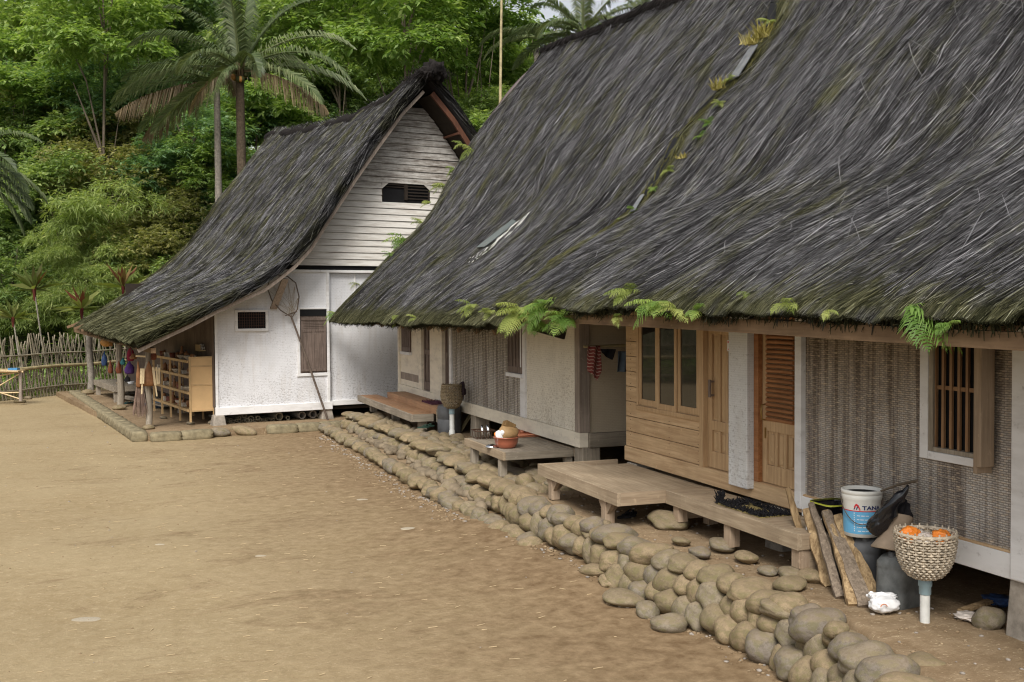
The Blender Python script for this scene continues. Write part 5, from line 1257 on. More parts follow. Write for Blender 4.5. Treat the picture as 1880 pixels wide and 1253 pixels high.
# black box left of bucket
P = onX(1526, 905, 5.42); mb = MB()
c = (P[0]+.02, P[1], .0)
mb.lathe((c[0], c[1], .80), [(.115, 0), (.13, .20), (.145, .205), (.145, .225), (.13, .222)], 4*8, sq=3.); tag(build('black_bin', mb, M['black_plastic']), 'black plastic bin with yellow rim left of the paint bucket', 'bin')
bb = bpy.data.objects['black_bin']
mb = MB(); mb.lathe((c[0], c[1], .8), [(.14, .215), (.147, .228), (.15, .215)], 32, sq=3., capb=False); build('rim', mb, plain('yellow_rim', (.35,.36,.04), .5, .3, 30), bb)
mb = MB(); mb.box((c[0]-.13, c[1]-.14, .40), (c[0]+.13, c[1]+.14, .795)); tag(build('wooden_crate', mb, M['grey_wood'], bevel=.01), 'dark wooden crate holding up the black bin', 'crate')
# black bag hanging on a stick
a = onX(1617, 902, 5.47); b = onX(1680, 884, 5.40)
mb = MB(); mb.tube([a, (a+b)/2+np.array([0,0,.01]), b+(b-a)*.05], [.008,.01,.012], 7); tag(build('stick', mb, M['bark']), 'thin stick poking from the wall behind the paint bucket', 'stick')
top_ = onX(1668, 892, 5.36); low = onX(1604, 974, 5.24)
mb = MB(); pts = [top_, top_*.75+low*.25, top_*.45+low*.55, top_*.2+low*.8, low, low+(low-top_)*.06]
mb.tube(pts, [.014, .038, .062, .072, .068, .03], 20)
o = tag(build('black_bag', mb, M['black_plastic']), 'glossy black plastic bag hanging knotted from the stick', 'bag')
tx = bpy.data.textures.new('crumple', 'CLOUDS'); tx.noise_scale = .06
o.modifiers.new('s', 'SUBSURF').render_levels = 2; o.modifiers['s'].levels = 2; dsp = o.modifiers.new('d', 'DISPLACE'); dsp.texture = tx; dsp.strength = .05; dsp.mid_level = .5
P = onX(1650, 935, 5.42); mb = MB(); mb.blob(P, (.06,.11,.10), .25, 2, 4, 4); tag(build('black_cloth', mb, M['black_cloth']), 'black rag bundle behind the hanging black bag', 'cloth')
# firewood planks: bottom px, top px
fw = [((1500,1052),(1447,896),.050,'plank','longest thin light plank, leftmost of the firewood'), ((1530,1075),(1478,935),.085,'plank','rough yellow split log second from left in the firewood'), ((1547,1098),(1485,925),.055,'plank_dark','grey jagged plank behind the yellow split log'), ((1568,1112),(1515,940),.070,'plank','pale edged plank in the middle of the firewood'), ((1585,1115),(1520,940),.085,'plank_dark','broad grey plank at the front of the firewood'), ((1603,1100),(1542,945),.075,'plank','smooth honey coloured plank, rightmost of the firewood')]
for i, (bq, tq, w_, mt, lb) in enumerate(fw):
    P = onZ(bq[0], bq[1], .42); Q = onX(tq[0], tq[1], 5.22+.02*i); P = Vector(P); Q = Vector(Q); d = (Q-P); L = d.length; d.normalize()
    w_ *= 1.25; side = d.cross(Vector(FW)).normalized(); fr_ = side.cross(d); mb = MB(); N_ = 14; rr_ = random.Random(i+40); vv = []
    for k in range(N_+1):
        t = k/N_; c = P+d*L*t; wl = w_*(.5+.10*mnoise.noise(Vector((t*5, i*3, 0)))*2)*(1-.35*t*t); wr = w_*(.5+.10*mnoise.noise(Vector((t*5, i*3, 9)))*2)*(1-.3*t*t); th_ = .022*(1-.2*t)
        bow = side*(.02*math.sin(t*3+i)); j = .03*rr_.uniform(-1, 1); wl *= 1+.05*rr_.uniform(-1, 1); wr *= 1+.05*rr_.uniform(-1, 1)
        vv += [c+bow-side*wl-fr_*th_, c+bow-side*wl*.3-fr_*(th_*1.3+j*.3), c+bow+side*wr-fr_*th_*.8, c+bow+side*wr+fr_*th_, c+bow-side*wl+fr_*th_]
    ff = [(5*k+a, 5*k+(a+1) % 5, 5*k+5+(a+1) % 5, 5*k+5+a) for k in range(N_) for a in range(5)]+[(4,3,2,1,0), tuple(5*N_+a for a in range(5))]
    mb.add(vv, ff); tag(build('firewood_plank', mb, M[mt]), lb, 'firewood', 'firewood planks leaning on the porch end')
P = onX(1495, 925, 5.28); mb = MB()
for k in range(7): mb.bar((P[0], P[1]-.06+k*.02, .80), (P[0]+.02, P[1]-.07+k*.022, .905+.01*(k % 3)), .014, .006, taper=.5)
mb.bar((P[0], P[1]-.08, .79), (P[0], P[1]+.1, .79), .02, .05); tag(build('hand_brush', mb, M['enamel']), 'white bristled brush behind the firewood at the porch end', 'brush')
# white bag
P = onZ(1628, 1128, .42); mb = MB(); mb.blob((P[0], P[1]+.03, .485), (.12,.09,.06), .10, 2.4, 4, 12); mb.blob((P[0]+.01, P[1]+.06, .535), (.10,.035,.028), .2, 3.2, 4, 3, rot=Matrix.Rotation(-.5, 3, 'Z')); mb.blob((P[0]-.07, P[1]+.06, .545), (.045,.02,.022), .25, 3.2, 4, 5, rot=Matrix.Rotation(.7, 3, 'Y'))
wbag = tag(build('white_bag', mb, M['white_plastic']), 'knotted white plastic bag on the earth before the jerrycan', 'bag')
mb = MB(); pts = [(P[0]-.02+.03*math.cos(t)-.06, P[1]-.068+.004*math.sin(t), .495+.022*math.sin(t)) for t in np.linspace(.2, 2.9, 9)]; mb.tube(pts, .004, 5); build('print', mb, M['orange_tray'], wbag)
# stuff under the near house
P = onZ(1765, 1130, .42); Q = onZ(1835, 1105, .42); mb = MB(); mb.bar(P+np.array([0,0,.03]), Q+np.array([.1,0,.05]), .06, .02); tag(build('loose_board', mb, M['plank']), 'thin wooden slat lying under the near house', 'slat')
P = onZ(1838, 1112, .42); mb = MB(); mb.blob((P[0], P[1], .46), (.10,.13,.035), .22, 2.6, 4, 2); tag(build('blue_scrap', mb, M['blue_cloth']), 'crumpled blue plastic scrap beside the foundation block', 'scrap')
P = onZ(1780, 1138, .42); mb = MB(); mb.blob((P[0], P[1], .445), (.09,.10,.025), .2, 2.6, 4, 6); tag(build('clear_scrap', mb, M['clearbag']), 'crumpled milky plastic scrap under the near house', 'scrap')
# sandals under the porch
def sandal(x, y, z, rot, mat, label, grp):
    mb = MB(); vv = []; N_ = 16
    for zz in (0, .02):
        for k in range(N_): t = 2*math.pi*k/N_; q = Vector((.13*math.cos(t), .045*math.sin(t)*(1+.25*math.cos(t)), zz)); q.rotate(Matrix.Rotation(rot, 3, 'Z')); vv.append(q+Vector((x, y, z)))
    mb.add(vv, [tuple(reversed(range(N_))), tuple(range(N_, 2*N_))]+[(k, (k+1) % N_, N_+(k+1) % N_, N_+k) for k in range(N_)])
    pts = [Vector((.0,-.045,.02)), Vector((.05,-.02,.05)), Vector((.08,0,.03)), Vector((.05,.02,.05)), Vector((0,.045,.02))]
    for p in pts: p.rotate(Matrix.Rotation(rot, 3, 'Z'))
    s_ = tag(build('sandal', mb, mat), label, 'sandal', grp)
    m2 = MB(); m2.tube([p+Vector((x,y,z)) for p in pts], .008, 6); build('strap', m2, mat, s_)
P = onZ(1150, 952, .43); sandal(P[0], P[1], .44, .3, M['black_cloth'], 'black rubber sandal under the porch corner', 'sandals under the long porch'); sandal(P[0]+.08, P[1]+.1, .44, .5, M['black_cloth'], 'black rubber sandal lying farther under the porch', 'sandals under the long porch')
P = onZ(778, 795, .43); M['green_rubber'] = plain('dark_green_rubber', (.03,.07,.05), .6, .3); sandal(P[0], P[1], .52, .3, M['green_rubber'], 'dark green sandal left of the grey drum', 'green sandals'); sandal(P[0]+.12, P[1]+.12, .52, .3, M['green_rubber'], 'dark green sandal nearer the grey drum', 'green sandals')
# ================================================================ BASIN TABLE ITEMS
def tz_(x, y): return onZ(x, y, .742)
P = tz_(932, 823); bs = tag(empty('basin', (P[0], P[1], .742)), 'red brown plastic basin holding a gourd on the low table', 'basin')
mb = MB(); mb.lathe((P[0], P[1]+.05, .742), [(.10, 0), (.125, .02), (.155, .07), (.165, .135), (.175, .137), (.176, .148), (.162, .15), (.15, .07), (.115, .02), (0, .012)], 40); build('bowl', mb, M['basin'], bs)
bcx, bcy = P[0], P[1]+.05
mb = MB(); mb.blob((bcx+.03, bcy+.02, .93), (.14,.14,.12), .08, 1., 4, 3); 
gd = tag(build('gourd_container', mb, M['carton']), 'brown round gourd container with torn paper top inside the basin', 'container')
mb = MB(); mb.bar((bcx+.02, bcy, 1.0), (bcx+.06, bcy+.02, 1.075), .16, .12, up=(0,1,0)); build('paper_top', mb, wood('brown_paper', (.18,.10,.035), (.30,.19,.08), 2, 20), gd, .01)
mb = MB(); mb.blob((bcx-.10, bcy-.02, .90), (.05,.05,.085), .15, 1.5, 3, 5, rot=Matrix.Rotation(-.5, 3, 'Y')); mb.blob((bcx-.07, bcy-.05, .95), (.035,.035,.04), .1, 1.5, 3, 8); tag(build('white_jug', mb, M['enamel']), 'white enamel jug tucked in the left of the basin', 'jug')
mb = MB(); mb.blob((bcx-.13, bcy+.02, .925), (.035,.03,.035), .2, 1.5, 3, 5); tag(build('orange_sponge', mb, M['orange']), 'small orange sponge at the left rim of the basin', 'sponge')
Q = tz_(903, 822); mb = MB(); mb.lathe((Q[0], Q[1], .745), [(.088, 0), (.092, .006), (.07, .03), (.03, .042), (0, .045)], 28); tag(build('pot_lid', mb, M['steel']), 'round steel pot lid flat on the table left of the basin', 'lid')
# dish rack with plates
Q = tz_(890, 806); rk = empty('dish_rack', tuple(Q), 'rusty wire dish rack with shiny pans at the left of the table', 'rack')
mb = MB(); x, y = Q[0], Q[1]+.05
for k in range(7): a = k/6; mb.tube([(x-.12+.24*a, y-.10, .75), (x-.13+.26*a, y-.13, .86)], .005, 5); mb.tube([(x-.12+.24*a, y+.12, .75), (x-.13+.26*a, y+.15, .86)], .005, 5); mb.tube([(x-.12+.24*a, y-.10, .75), (x-.12+.24*a, y+.12, .75)], .005, 5)
mb.tube([(x-.14,y-.13,.86),(x+.14,y-.13,.86),(x+.14,y+.15,.86),(x-.14,y+.15,.86)], .009, 6, closed=True); build('wire_frame', mb, M['rack'], rk)
for k, (dx, ry, lb) in enumerate(((-.04, 1.0, 'silver pan tilted in the dish rack, left one'), (.05, .9, 'silver pan tilted in the dish rack, nearer the basin'))):
    mb = MB(); mb.lathe((x+dx, y, .85), [(.05, 0), (.085, .01), (.10, .04), (.103, .04), (.085, .005)], 24, rot=Matrix.Rotation(ry+.5, 3, 'Y') @ Matrix.Rotation(.3, 3, 'X')); tag(build('pan', mb, M['steel']), lb, 'pan', 'pans in the dish rack')
Q = tz_(965, 800); mb = MB(); x, y = Q[0]+.05, Q[1]+.1
mb.box((x-.22, y-.30, .744), (x+.22, y+.30, .750))
mb.tube([(x-.23,y-.31,.775),(x+.23,y-.31,.775),(x+.23,y+.31,.775),(x-.23,y+.31,.775)], .014, 6, closed=True)
for k in range(9): mb.box((x-.23, y-.3+k*.07, .750), (x+.23, y-.285+k*.07, .765))
tag(build('plastic_tray', mb, M['orange_tray']), 'flat salmon plastic tray behind the basin on the table', 'tray')
for k, (dx, dy) in enumerate(((.08,-.12),(.1,.05),(-.02,.12))):
    mb = MB(); mb.lathe((x+dx, y+dy, .766), [(.03,0),(.04,.03),(.035,.03)], 16); tag(build('cup', mb, M['orange_tray']), ('small salmon cup at the right front of the flat tray', 'small salmon cup at the right back of the flat tray', 'small salmon cup at the left back of the flat tray')[k], 'cup', 'cups in the tray')
# ---- second basket on pipe with barrel
P = onZ(830, 799, .44); bx2, by2 = P[0], P[1]
w2 = empty('basket_on_pipe', (bx2, by2, .42), 'brown wicker basket with dark cloth on a pipe by the far deck', 'basket')
mb = MB(); mb.lathe((bx2, by2, .40), [(.05, 0), (.05, .12), (.042, .125), (.042, .42)], 20); build('pipe', mb, M['pvc'], w2)
mb = MB(); mb.lathe((bx2, by2, .80), [(.048, 0), (.052, .01), (.052, .11), (.044, .12)], 20); build('pipe_collar', mb, M['pvc_blue'], w2)
wicker_basket(w2, (bx2, by2, .90), [(.06, 0), (.12, .03), (.165, .12), (.185, .22), (.175, .32), (.165, .40)], 17, 22, M['wicker_dark'])
mb = MB(); mb.blob((bx2+.17, by2-.05, 1.20), (.05,.08,.14), .3, 1.8, 4, 5); tag(build('dark_cloth', mb, plain('aubergine_cloth', (.035,.02,.025), .9, .3)), 'dark aubergine cloth hung over the rim of the brown basket', 'cloth')
P = onZ(822, 800, .44); mb = MB(); bx3, by3 = bx2+.08, by2+.42
mb.lathe((bx3, by3, .42), [(.20, 0), (.21, .02), (.215, .25), (.205, .26), (.215, .27), (.21, .47), (.19, .50), (.0, .49)], 32); tag(build('plastic_drum', mb, M['grey_plastic2']), 'dark grey plastic drum behind the pipe of the brown basket', 'drum')
P = onZ(845, 792, .44); mb = MB(); mb.bar(P, P+np.array([.28,.1,.35]), .05, .04); tag(build('wooden_offcut', mb, M['bamboo']), 'slanted bamboo offcut leaning right of the grey drum', 'stick')
# ---- laundry in the gap
pz_ = onY(1072, 637, 12.45); qz_ = onY(1160, 634, 12.45)
mb = MB(); mb.tube([pz_, qz_+(qz_-pz_)*.6], .018, 8); tag(build('drying_pole', mb, M['bamboo']), 'bamboo drying pole between the two right houses', 'pole')
def hang(name, x0, x1, y0, ybot, Y, mat, label, tri=0., seed=0):
    mb = MB(); nx_, ny_ = 8, 12; vv = []
    for j in range(ny_+1):
        for i in range(nx_+1):
            t = j/ny_; fx = i/nx_; yb = ybot(fx) if callable(ybot) else ybot
            X_ = x0+(x1-x0)*fx; Yp = y0+(yb-y0)*t; P = onY(X_, Yp, Y); vv.append(P+np.array([0, .03*math.sin(fx*9+seed+t*2)-.03, 0]))
    mb.add(vv, [(j*(nx_+1)+i, j*(nx_+1)+i+1, (j+1)*(nx_+1)+i+1, (j+1)*(nx_+1)+i) for j in range(ny_) for i in range(nx_)], 0, True)
    return tag(build(name, mb, mat, solid=.006), label, 'cloth')
hang('towel', 1078, 1101, 635, lambda f: 681+18*min(f/.75, (1-f)*4), 12.40, M['towel'], 'red and white striped towel hanging on the drying pole')
hang('dark_cloth', 1102, 1127, 641, lambda f: 648+18*f if f < .75 else 661-12*(f-.75)*4, 12.40, M['black_cloth'], 'black cloth with a pointed end on the drying pole', seed=2)
hang('slate_cloth', 1131, 1152, 645, 683, 12.42, M['grey_cloth'], 'slate blue cloth hanging deepest in the gap between the houses', seed=4)
# ================================================================ FAR HOUSE VERANDA THINGS
def lw(x, y, l_): a = lhp(x, y, l_); return (a[0], l_, a[1])
cab = empty('display_shelf', tuple(LH(1.5, 2.6, .2)), 'pale wooden display shelf with panelled end beside the white wall', 'shelf')
x0, z0 = lhp(348, 757, 1.35); x1, z1 = lhp(393, 654, 1.35)
mb = MB(LXF); mb.box((x0+.03, 1.345, z0+.02), (x1-.03, 1.36, z1-.02)); build('end_panel', mb, M['ply'], cab)
mb = MB(LXF)
for a in (x0, x1-.04): mb.box((a, 1.33, .19), (a+.04, 1.375, z1))
for zz in (z0, z0+.56, z1-.23, z1-.04): mb.box((x0+.04, 1.333, zz), (x1-.04, 1.372, zz+.035))
build('end_frame', mb, M['ply_frame'], cab, .003)
for l_ in (2.2, 3.1, 4.0, 4.9):
    for a in (x0-.02, x1-.06): mb = MB(LXF); mb.box((a, l_, .15), (a+.04, l_+.04, 1.5 if l_ > 3 else 1.45)); build('upright', mb, M['ply_frame'], cab)
for zz in (.42, .80, 1.15, 1.48):
    mb = MB(LXF); mb.box((x0, 1.38, zz), (x1-.03, 4.9, zz+.02)); mb.box((x0-.02, 1.38, zz-.01), (x0-.001, 4.9, zz+.045)); build('shelf_board', mb, M['ply_frame'], cab)
goods = [('carved_cup', lambda mb, p, s_: mb.lathe(p, [(.05*s_,0),(.06*s_,.1*s_),(.055*s_,.1*s_)], 12), 'leather_red'), ('wooden_bottle', lambda mb, p, s_: mb.lathe(p, [(.045*s_,0),(.05*s_,.1*s_),(.02*s_,.16*s_),(.02*s_,.22*s_)], 12, capt=True), 'leather'),
         ('woven_bowl', lambda mb, p, s_: mb.lathe(p, [(.05*s_,0),(.11*s_,.06*s_),(.12*s_,.09*s_),(.09*s_,.05*s_)], 14), 'wicker'), ('rag_doll', lambda mb, p, s_: mb.blob((p[0],p[1],p[2]+.07*s_), (.05*s_,.05*s_,.08*s_), .3, 2, 2, s_*9), 'leather'), ('carved_box', lambda mb, p, s_: mb.box((p[0]-.07*s_,p[1]-.06*s_,p[2]), (p[0]+.07*s_,p[1]+.06*s_,p[2]+.09*s_)), 'white_goods')]
words = {'carved_cup': 'red brown carved cup', 'wooden_bottle': 'brown wooden bottle', 'woven_bowl': 'woven souvenir bowl', 'rag_doll': 'brown cloth pouch', 'carved_box': 'pale carved box'}
rg_ = random.Random(12)
for zi, (zz, tier) in enumerate(((.44, 'bottom'), (.82, 'lower middle'), (1.17, 'upper middle'), (1.50, 'top'))):
    l_ = 1.6
    while l_ < 4.8:
        nm, fn, mt = rg_.choice(goods); s_ = rg_.uniform(.8, 1.35); mb = MB(LXF); fn(mb, ((x0+.12+rg_.uniform(0,.1)), l_, zz), s_)
        tag(build(nm, mb, M[mt]), '%s, %s item from the right on the %s shelf board' % (words[nm], nth(('s', tier)), tier), 'souvenir', 'souvenirs on the display shelf'); l_ += rg_.uniform(.22, .42)
# tray of small pots on the wall ledge
a = lhp(366, 645, 2.0); b = lhp(394, 645, 2.0); mb = MB(LXF); mb.box((a[0], 1.9, a[1]), (b[0], 2.3, a[1]+.02)); mb.box((a[0]-.01, 1.88, a[1]), (a[0], 2.32, a[1]+.14)); mb.box((a[0], 1.88, a[1]), (b[0], 1.895, a[1]+.03))
tag(build('wooden_tray', mb, M['ply_frame']), 'small wooden tray fixed beside the white wall corner', 'tray')
for k in range(7):
    mb = MB(LXF); mb.blob((a[0]+.05+(k % 4)*.075, 1.96+.08*(k//4), a[1]+.065+.06*(k//4)), (.038,.038,.038), .05, 1, 2, k); tag(build('carved_ball', mb, M['white_goods']), 'pale round carving, %s in the wooden tray' % ('first of the lower row', 'second of the lower row', 'third of the lower row', 'fourth of the lower row', 'first of the upper row', 'second of the upper row', 'third of the upper row')[k], 'souvenir', 'round carvings in the tray')
# interior boards
mb = MB(LXF); mb.box((1.795, 1.2, .5), (1.81, 11, 2.5)); build('veranda_panel', mb, M['brown_door'], HL)
# bench deck at far veranda
bd = empty('veranda_bench', tuple(LH(1.4, 10, .12)), 'grey wooden platform bench at the far end of the veranda', 'bench')
mb = MB(LXF); mb.box((.96, 8.3, .50), (1.78, 11.5, .55)); build('bench_top', mb, M['grey_wood'], bd, .005)
mb = MB(LXF); mb.box((.93, 8.27, .40), (.959, 11.53, .555)); mb.box((.96, 8.27, .40), (1.79, 8.299, .554)); build('bench_rail', mb, M['grey_wood'], bd, .004)
for w_, l_ in ((1.02, 8.4), (1.02, 11.3), (1.7, 8.4)): mb = MB(LXF); mb.box((w_-.06, l_-.06, .1), (w_+.06, l_+.06, .50)); build('leg', mb, M['grey_wood_z'], bd, .005)
mb = MB(LXF); mb.bar((1.1, 7.9, .30), (1.72, 5.2, .22), .30, .03); tag(build('sloping_board', mb, M['grey_wood']), 'grey board lying sloped inside the veranda', 'board')
for k, (w_, l_, s_) in enumerate(((1.2, 9.0, .9), (1.5, 8.9, 1.1), (1.62, 8.7, .8))):
    mb = MB(LXF); mb.lathe((w_, l_, .556), [(.06*s_,0),(.10*s_,.07*s_),(.09*s_,.07*s_)], 14); tag(build('small_bowl', mb, M[('clay','enamel','clay')[k]]), ('brown clay bowl at the left of the veranda bench', 'white bowl in the middle of the veranda bench', 'small clay bowl at the right of the veranda bench')[k], 'bowl')
# hanging things
def bag(name, x, y, l_, rw, rh, mat, label, strap=True, cat='bag', sd=1):
    c = lhp(x, y, l_); mb = MB(); mb.blob((0, 0, 0), (1, 1, 1), .13, 1.6, 3, sd)
    vv_ = []
    for q in mb.v:
        z_ = q[2]; k_ = (.62-.36*z_) if cat != 'gourd' else (1-.15*z_); f_ = 1+.07*math.sin(math.atan2(q[1], q[0])*7+z_*2)
        if cat == 'gourd': f_ = 1.
        vv_.append((c[0]+q[0]*rw*k_*1.25*f_, l_+q[1]*rw*k_*.75*f_, c[1]+max(z_, -.82)*rh))
    fs_ = mb.f; mb = MB(LXF); mb.add(vv_, fs_, 0, True)
    o = tag(build(name, mb, mat), label, cat)
    if strap:
        m2 = MB(LXF); m2.tube([(c[0]-rw*.5, l_, c[1]+rh*.7), (c[0], l_, 1.86+.02*l_), (c[0]+rw*.5, l_, c[1]+rh*.7)], .006, 5); build('strap', m2, M['hoop'], o)
    return o
bag('gourd', 197, 628, 8.6, .135, .155, M['gourd'], 'round ochre gourd hanging beside the middle veranda post', cat='gourd')
bag('cloth_bag', 238, 676, 5.6, .13, .18, M['purple'], 'purple cloth bag hanging under the crimson cloth'); bag('cloth_bag', 240, 650, 5.5, .10, .22, M['crimson'], 'crimson cloth hanging above the purple bag', False, 'cloth')
bag('cloth_bag', 234, 696, 5.7, .08, .09, M['black_cloth'], 'small black pouch below the purple bag', False)
bag('cloth_bag', 192, 660, 9.0, .09, .22, M['blue_cloth'], 'blue cloth hanging left of the middle post', True, 'cloth'); bag('cloth_bag', 203, 675, 8.4, .07, .2, M['leather_red'], 'red brown pouch hanging left of the middle post'); bag('cloth_bag', 226, 664, 6.0, .07, .10, M['teal'], 'pale teal pouch hanging right of the middle post')
bag('cloth_bag', 218, 676, 6.2, .08, .17, M['leather_red'], 'red brown pouch hanging right of the middle post', sd=3); bag('cloth_bag', 245, 655, 5.3, .10, .08, M['leather'], 'brown round purse hanging near the crimson cloth', sd=5)
bag('leather_bag', 273, 690, 1.32, .17, .27, M['leather'], 'large brown leather bag hanging on the near veranda post', sd=2)
bag('cloth_bag', 254, 690, 1.45, .06, .3, M['leather'], 'slim brown pouch at the left of the leather bag', sd=7); bag('cloth_bag', 278, 650, 1.6, .12, .16, M['leather_red'], 'red brown bag above the large leather bag', sd=8)
def strips(name, pts, mat, label, cat):
    mb = MB(LXF)
    for (xa, ya, xb, yb, w_) in pts: p = lw(xa, ya, 1.22); q = lw(xb, yb, 1.20); mb.bar(p, q, w_, .02, up=(0,1,0))
    return tag(build(name, mb, M[mat]), label, cat)
strips('bamboo_rattle', [(260,677,259,705,.05),(264,677,263,705,.03),(261,703,260,724,.025)], 'pale_carving', 'pale split bamboo rattle left of the leather bag', 'souvenir')
strips('bamboo_rattle', [(281,675,285,708,.045),(287,674,289,706,.035),(292,676,292,705,.03),(285,706,288,728,.025)], 'pale_carving', 'pair of pale bamboo sticks right of the leather bag', 'souvenir')
strips('bamboo_rattle', [(249,654,267,655,.035)], 'pale_carving', 'small pale bamboo hanger bar above the leather bag', 'souvenir')
mb = MB(LXF); rg_ = random.Random(6)
for k in range(90):
    a = rg_.uniform(-1, 1); p = lw(256+a*3, 690, 1.5); q = lw(258+a*15, 764-abs(a)*4+rg_.uniform(-6,4), 1.45+rg_.uniform(-.05,.05)); mb.bar(p, q, .007, .005)
tag(build('stick_broom', mb, plain('broom_sticks', (.25,.17,.13), .8, .3)), 'broom of fine brown sticks hanging by the near veranda post', 'broom')
P = onZ(232, 741, .13); sandal(P[0], P[1], .13, 1.0, M['teal'], 'teal flip flop beside the middle veranda post', 'teal flip flops'); sandal(P[0]+.12, P[1]+.15, .13, .8, M['teal'], 'teal flip flop behind the first one', 'teal flip flops')
P = onZ(290, 748, .13); mb = MB(); mb.blob(P+np.array([0,0,.08]), (.28,.20,.09), .35, 2, 4, 6); tag(build('dark_sack', mb, M['grey_cloth']), 'dark crumpled sack on the veranda floor under the shelf', 'sack')
# bamboo and pipes stored under the far house (px, py, radius, kind)
tub = [(435,772,.03),(440,768,.035),(447,775,.028),(455,779,.05),(449,764,.05),(461,770,.07),(474,768,.05),(478,778,.04),(429,776,.035),(423,781,.03),(424,771,.03),(485,782,.03),(468,782,.035),(498,770,.03),(513,770,.088),(529,779,.045),(555,774,.085),(575,774,.09),(587,770,.05),(594,769,.04),(440,781,.04),(460,783,.04),(489,776,.03),(503,781,.028)]
ORD2 = ORD
for k, (x, y, r_) in enumerate(tub):
    l_ = 1.25+.02*(k % 3); c = lhp(x, y, l_); mb = MB(LXF); an = random.Random(k).uniform(-.12,.12)
    for a_, b_ in ((1., 1.), ):
        p = Vector((c[0], l_, max(c[1], .12+r_))); q = p+Vector((math.sin(an)*1.6, 1.6, 0)); mb.tube([p, q], r_, 14, caps=False); mb.tube([q, p], r_*.76, 14, caps=False)
        n_ = 14; ring = []
        for rr in (r_, r_*.76):
            for t in range(n_): ring.append((p.x+rr*math.cos(6.2832*t/n_), p.y, p.z+rr*math.sin(6.2832*t/n_)))
        mb.add(ring, [(t, (t+1) % n_, n_+(t+1) % n_, n_+t) for t in range(n_)])
    grey = k in (16,)
    nm = 'plastic_pipe' if grey or k == 16 else 'bamboo_culm'
    lb = {16: 'grey wide pipe end right of the middle block under the far house', 14: 'widest bamboo culm end left of the middle block', 15: 'small bamboo culm end just left of the middle block', 17: 'grey plastic pipe end nearest the net pole'}.get(k, ('bamboo culm end, %s from the left under the far house' % ORD2[sorted(range(len(tub)), key=lambda q: tub[q][0]).index(k)]) if k < 14 or k > 19 else ('short bamboo culm end just left of the net pole' if k == 18 else 'smallest bamboo culm end touching the net pole'))
    tag(build(nm if k != 17 else 'plastic_pipe', mb, M['stone_grey'] if k in (16,17) else M['bamboo_grey']), lb, 'pipe' if k in (16,17) else 'bamboo', 'tubes stored under the far house')
# landing net leaning on the gable wall
net = empty('landing_net', tuple(LH(*lw(602, 775, .75)[:2], .12)), 'long handled landing net leaning on the white gable wall', 'net')
mb = MB(LXF); hoop = [(536,583),(515,570),(499,552),(491,530),(494,515),(508,505),(528,508),(543,520),(549,545),(546,568)]
mb.tube([lw(x, y, .93) for x, y in hoop], .014, 7, closed=True); mb.tube([lw(524,580,.92), lw(545,572,.92)], .014, 6); build('hoop', mb, M['hoop'], net)
mb = MB(LXF); mb.tube([lw(534,580,.92), lw(560,650,.88), lw(602,772,.78)], [.022,.024,.026], 8); build('handle', mb, M['hoop'], net)
mb = MB(LXF); cc = lw(530, 560, 1.02); vv = [cc]+[lw(x, y, .935) for x, y in hoop]; mid = [tuple((np.array(v)+np.array(cc))/2+np.array([0,.03,0])) for v in vv[1:]]; n_ = len(hoop)
vv = [cc]+mid+vv[1:]; mb.add(vv, [(0, 1+k, 1+(k+1) % n_) for k in range(n_)]+[(1+k, 1+n_+k, 1+n_+(k+1) % n_, 1+(k+1) % n_) for k in range(n_)], 0, True); build('netting', mb, M['net'], net)
mb = MB(LXF); rg_ = random.Random(2)
for k in range(24):
    a = rg_.choice(hoop); p = lw(a[0]*.9+53, a[1]*.9+57, .93); q = lw(532+rg_.uniform(-10,14), 574+rg_.uniform(-10,8), .92); mb.bar(p, q, .004, .004)
build('net_cords', mb, M['wicker_dark'], net)
# ================================================================ FENCE AND STAND
fa = np.array([-7.0, 31.2, 0]); fz = np.array([-9.5, 24., 0]); fy = np.array([-10.5, 6., 0]); fb0 = np.array([-3.44, 33.88, 0]); fb1 = np.array([-.71, 37.23, 0]); fb2 = np.array([2.6, 40.2, 0])
path = [fy, fz, fa, fb0, fb1, fb2]; dl = np.r_[0, np.cumsum([np.linalg.norm(b-a) for a, b in zip(path[:-1], path[1:])])]
def fp(s_): return np.array([np.interp(s_, dl, [p[k] for p in path]) for k in range(3)])
fence = empty('bamboo_fence', (-3.44, 33.88, 0), 'tall lattice fence of crossed grey split bamboo at the left', 'fence')
mb = MB(); s_ = 0; rg_ = random.Random(31)
while s_ < dl[-1]-.3:
    for sg in (-1, 1):
        a = fp(s_); lean = sg*rg_.uniform(.25,.55); b = fp(min(max(s_+lean, 0), dl[-1])); h = rg_.uniform(1.6, 1.95); nrm_ = np.array([-.7,.7,0])*.025*sg
        mid_ = (a+b)/2+nrm_+np.array([rg_.uniform(-.02,.02),0,h/2]); mb.tube([a+nrm_+np.array([0,0,-.05]), mid_, b+nrm_+np.array([0,0,h])], [.026,.024,.02], 5)
    s_ += rg_.uniform(.12, .17)
build('split_bamboo', mb, M['bamboo_grey'], fence)
for zz, r_ in ((.28, .022), (.90, .048), (1.30, .022)):
    mb = MB(); mb.tube([fp(t)+np.array([.04,-.04,zz+.015*math.sin(t*2)]) for t in np.linspace(0, dl[-1], 60)], r_, 8); build('rail', mb, M['bamboo'] if zz == .9 else M['bamboo_grey'], fence)
sx = onZ(2, 738, 0); stand = empty('bamboo_stand', tuple(sx), 'pale bamboo trestle stand with a blue box at the left edge', 'stand')
D_ = 29.5
def dd(x, y, k=0.): return onD(x, y, D_+k)
mb = MB()
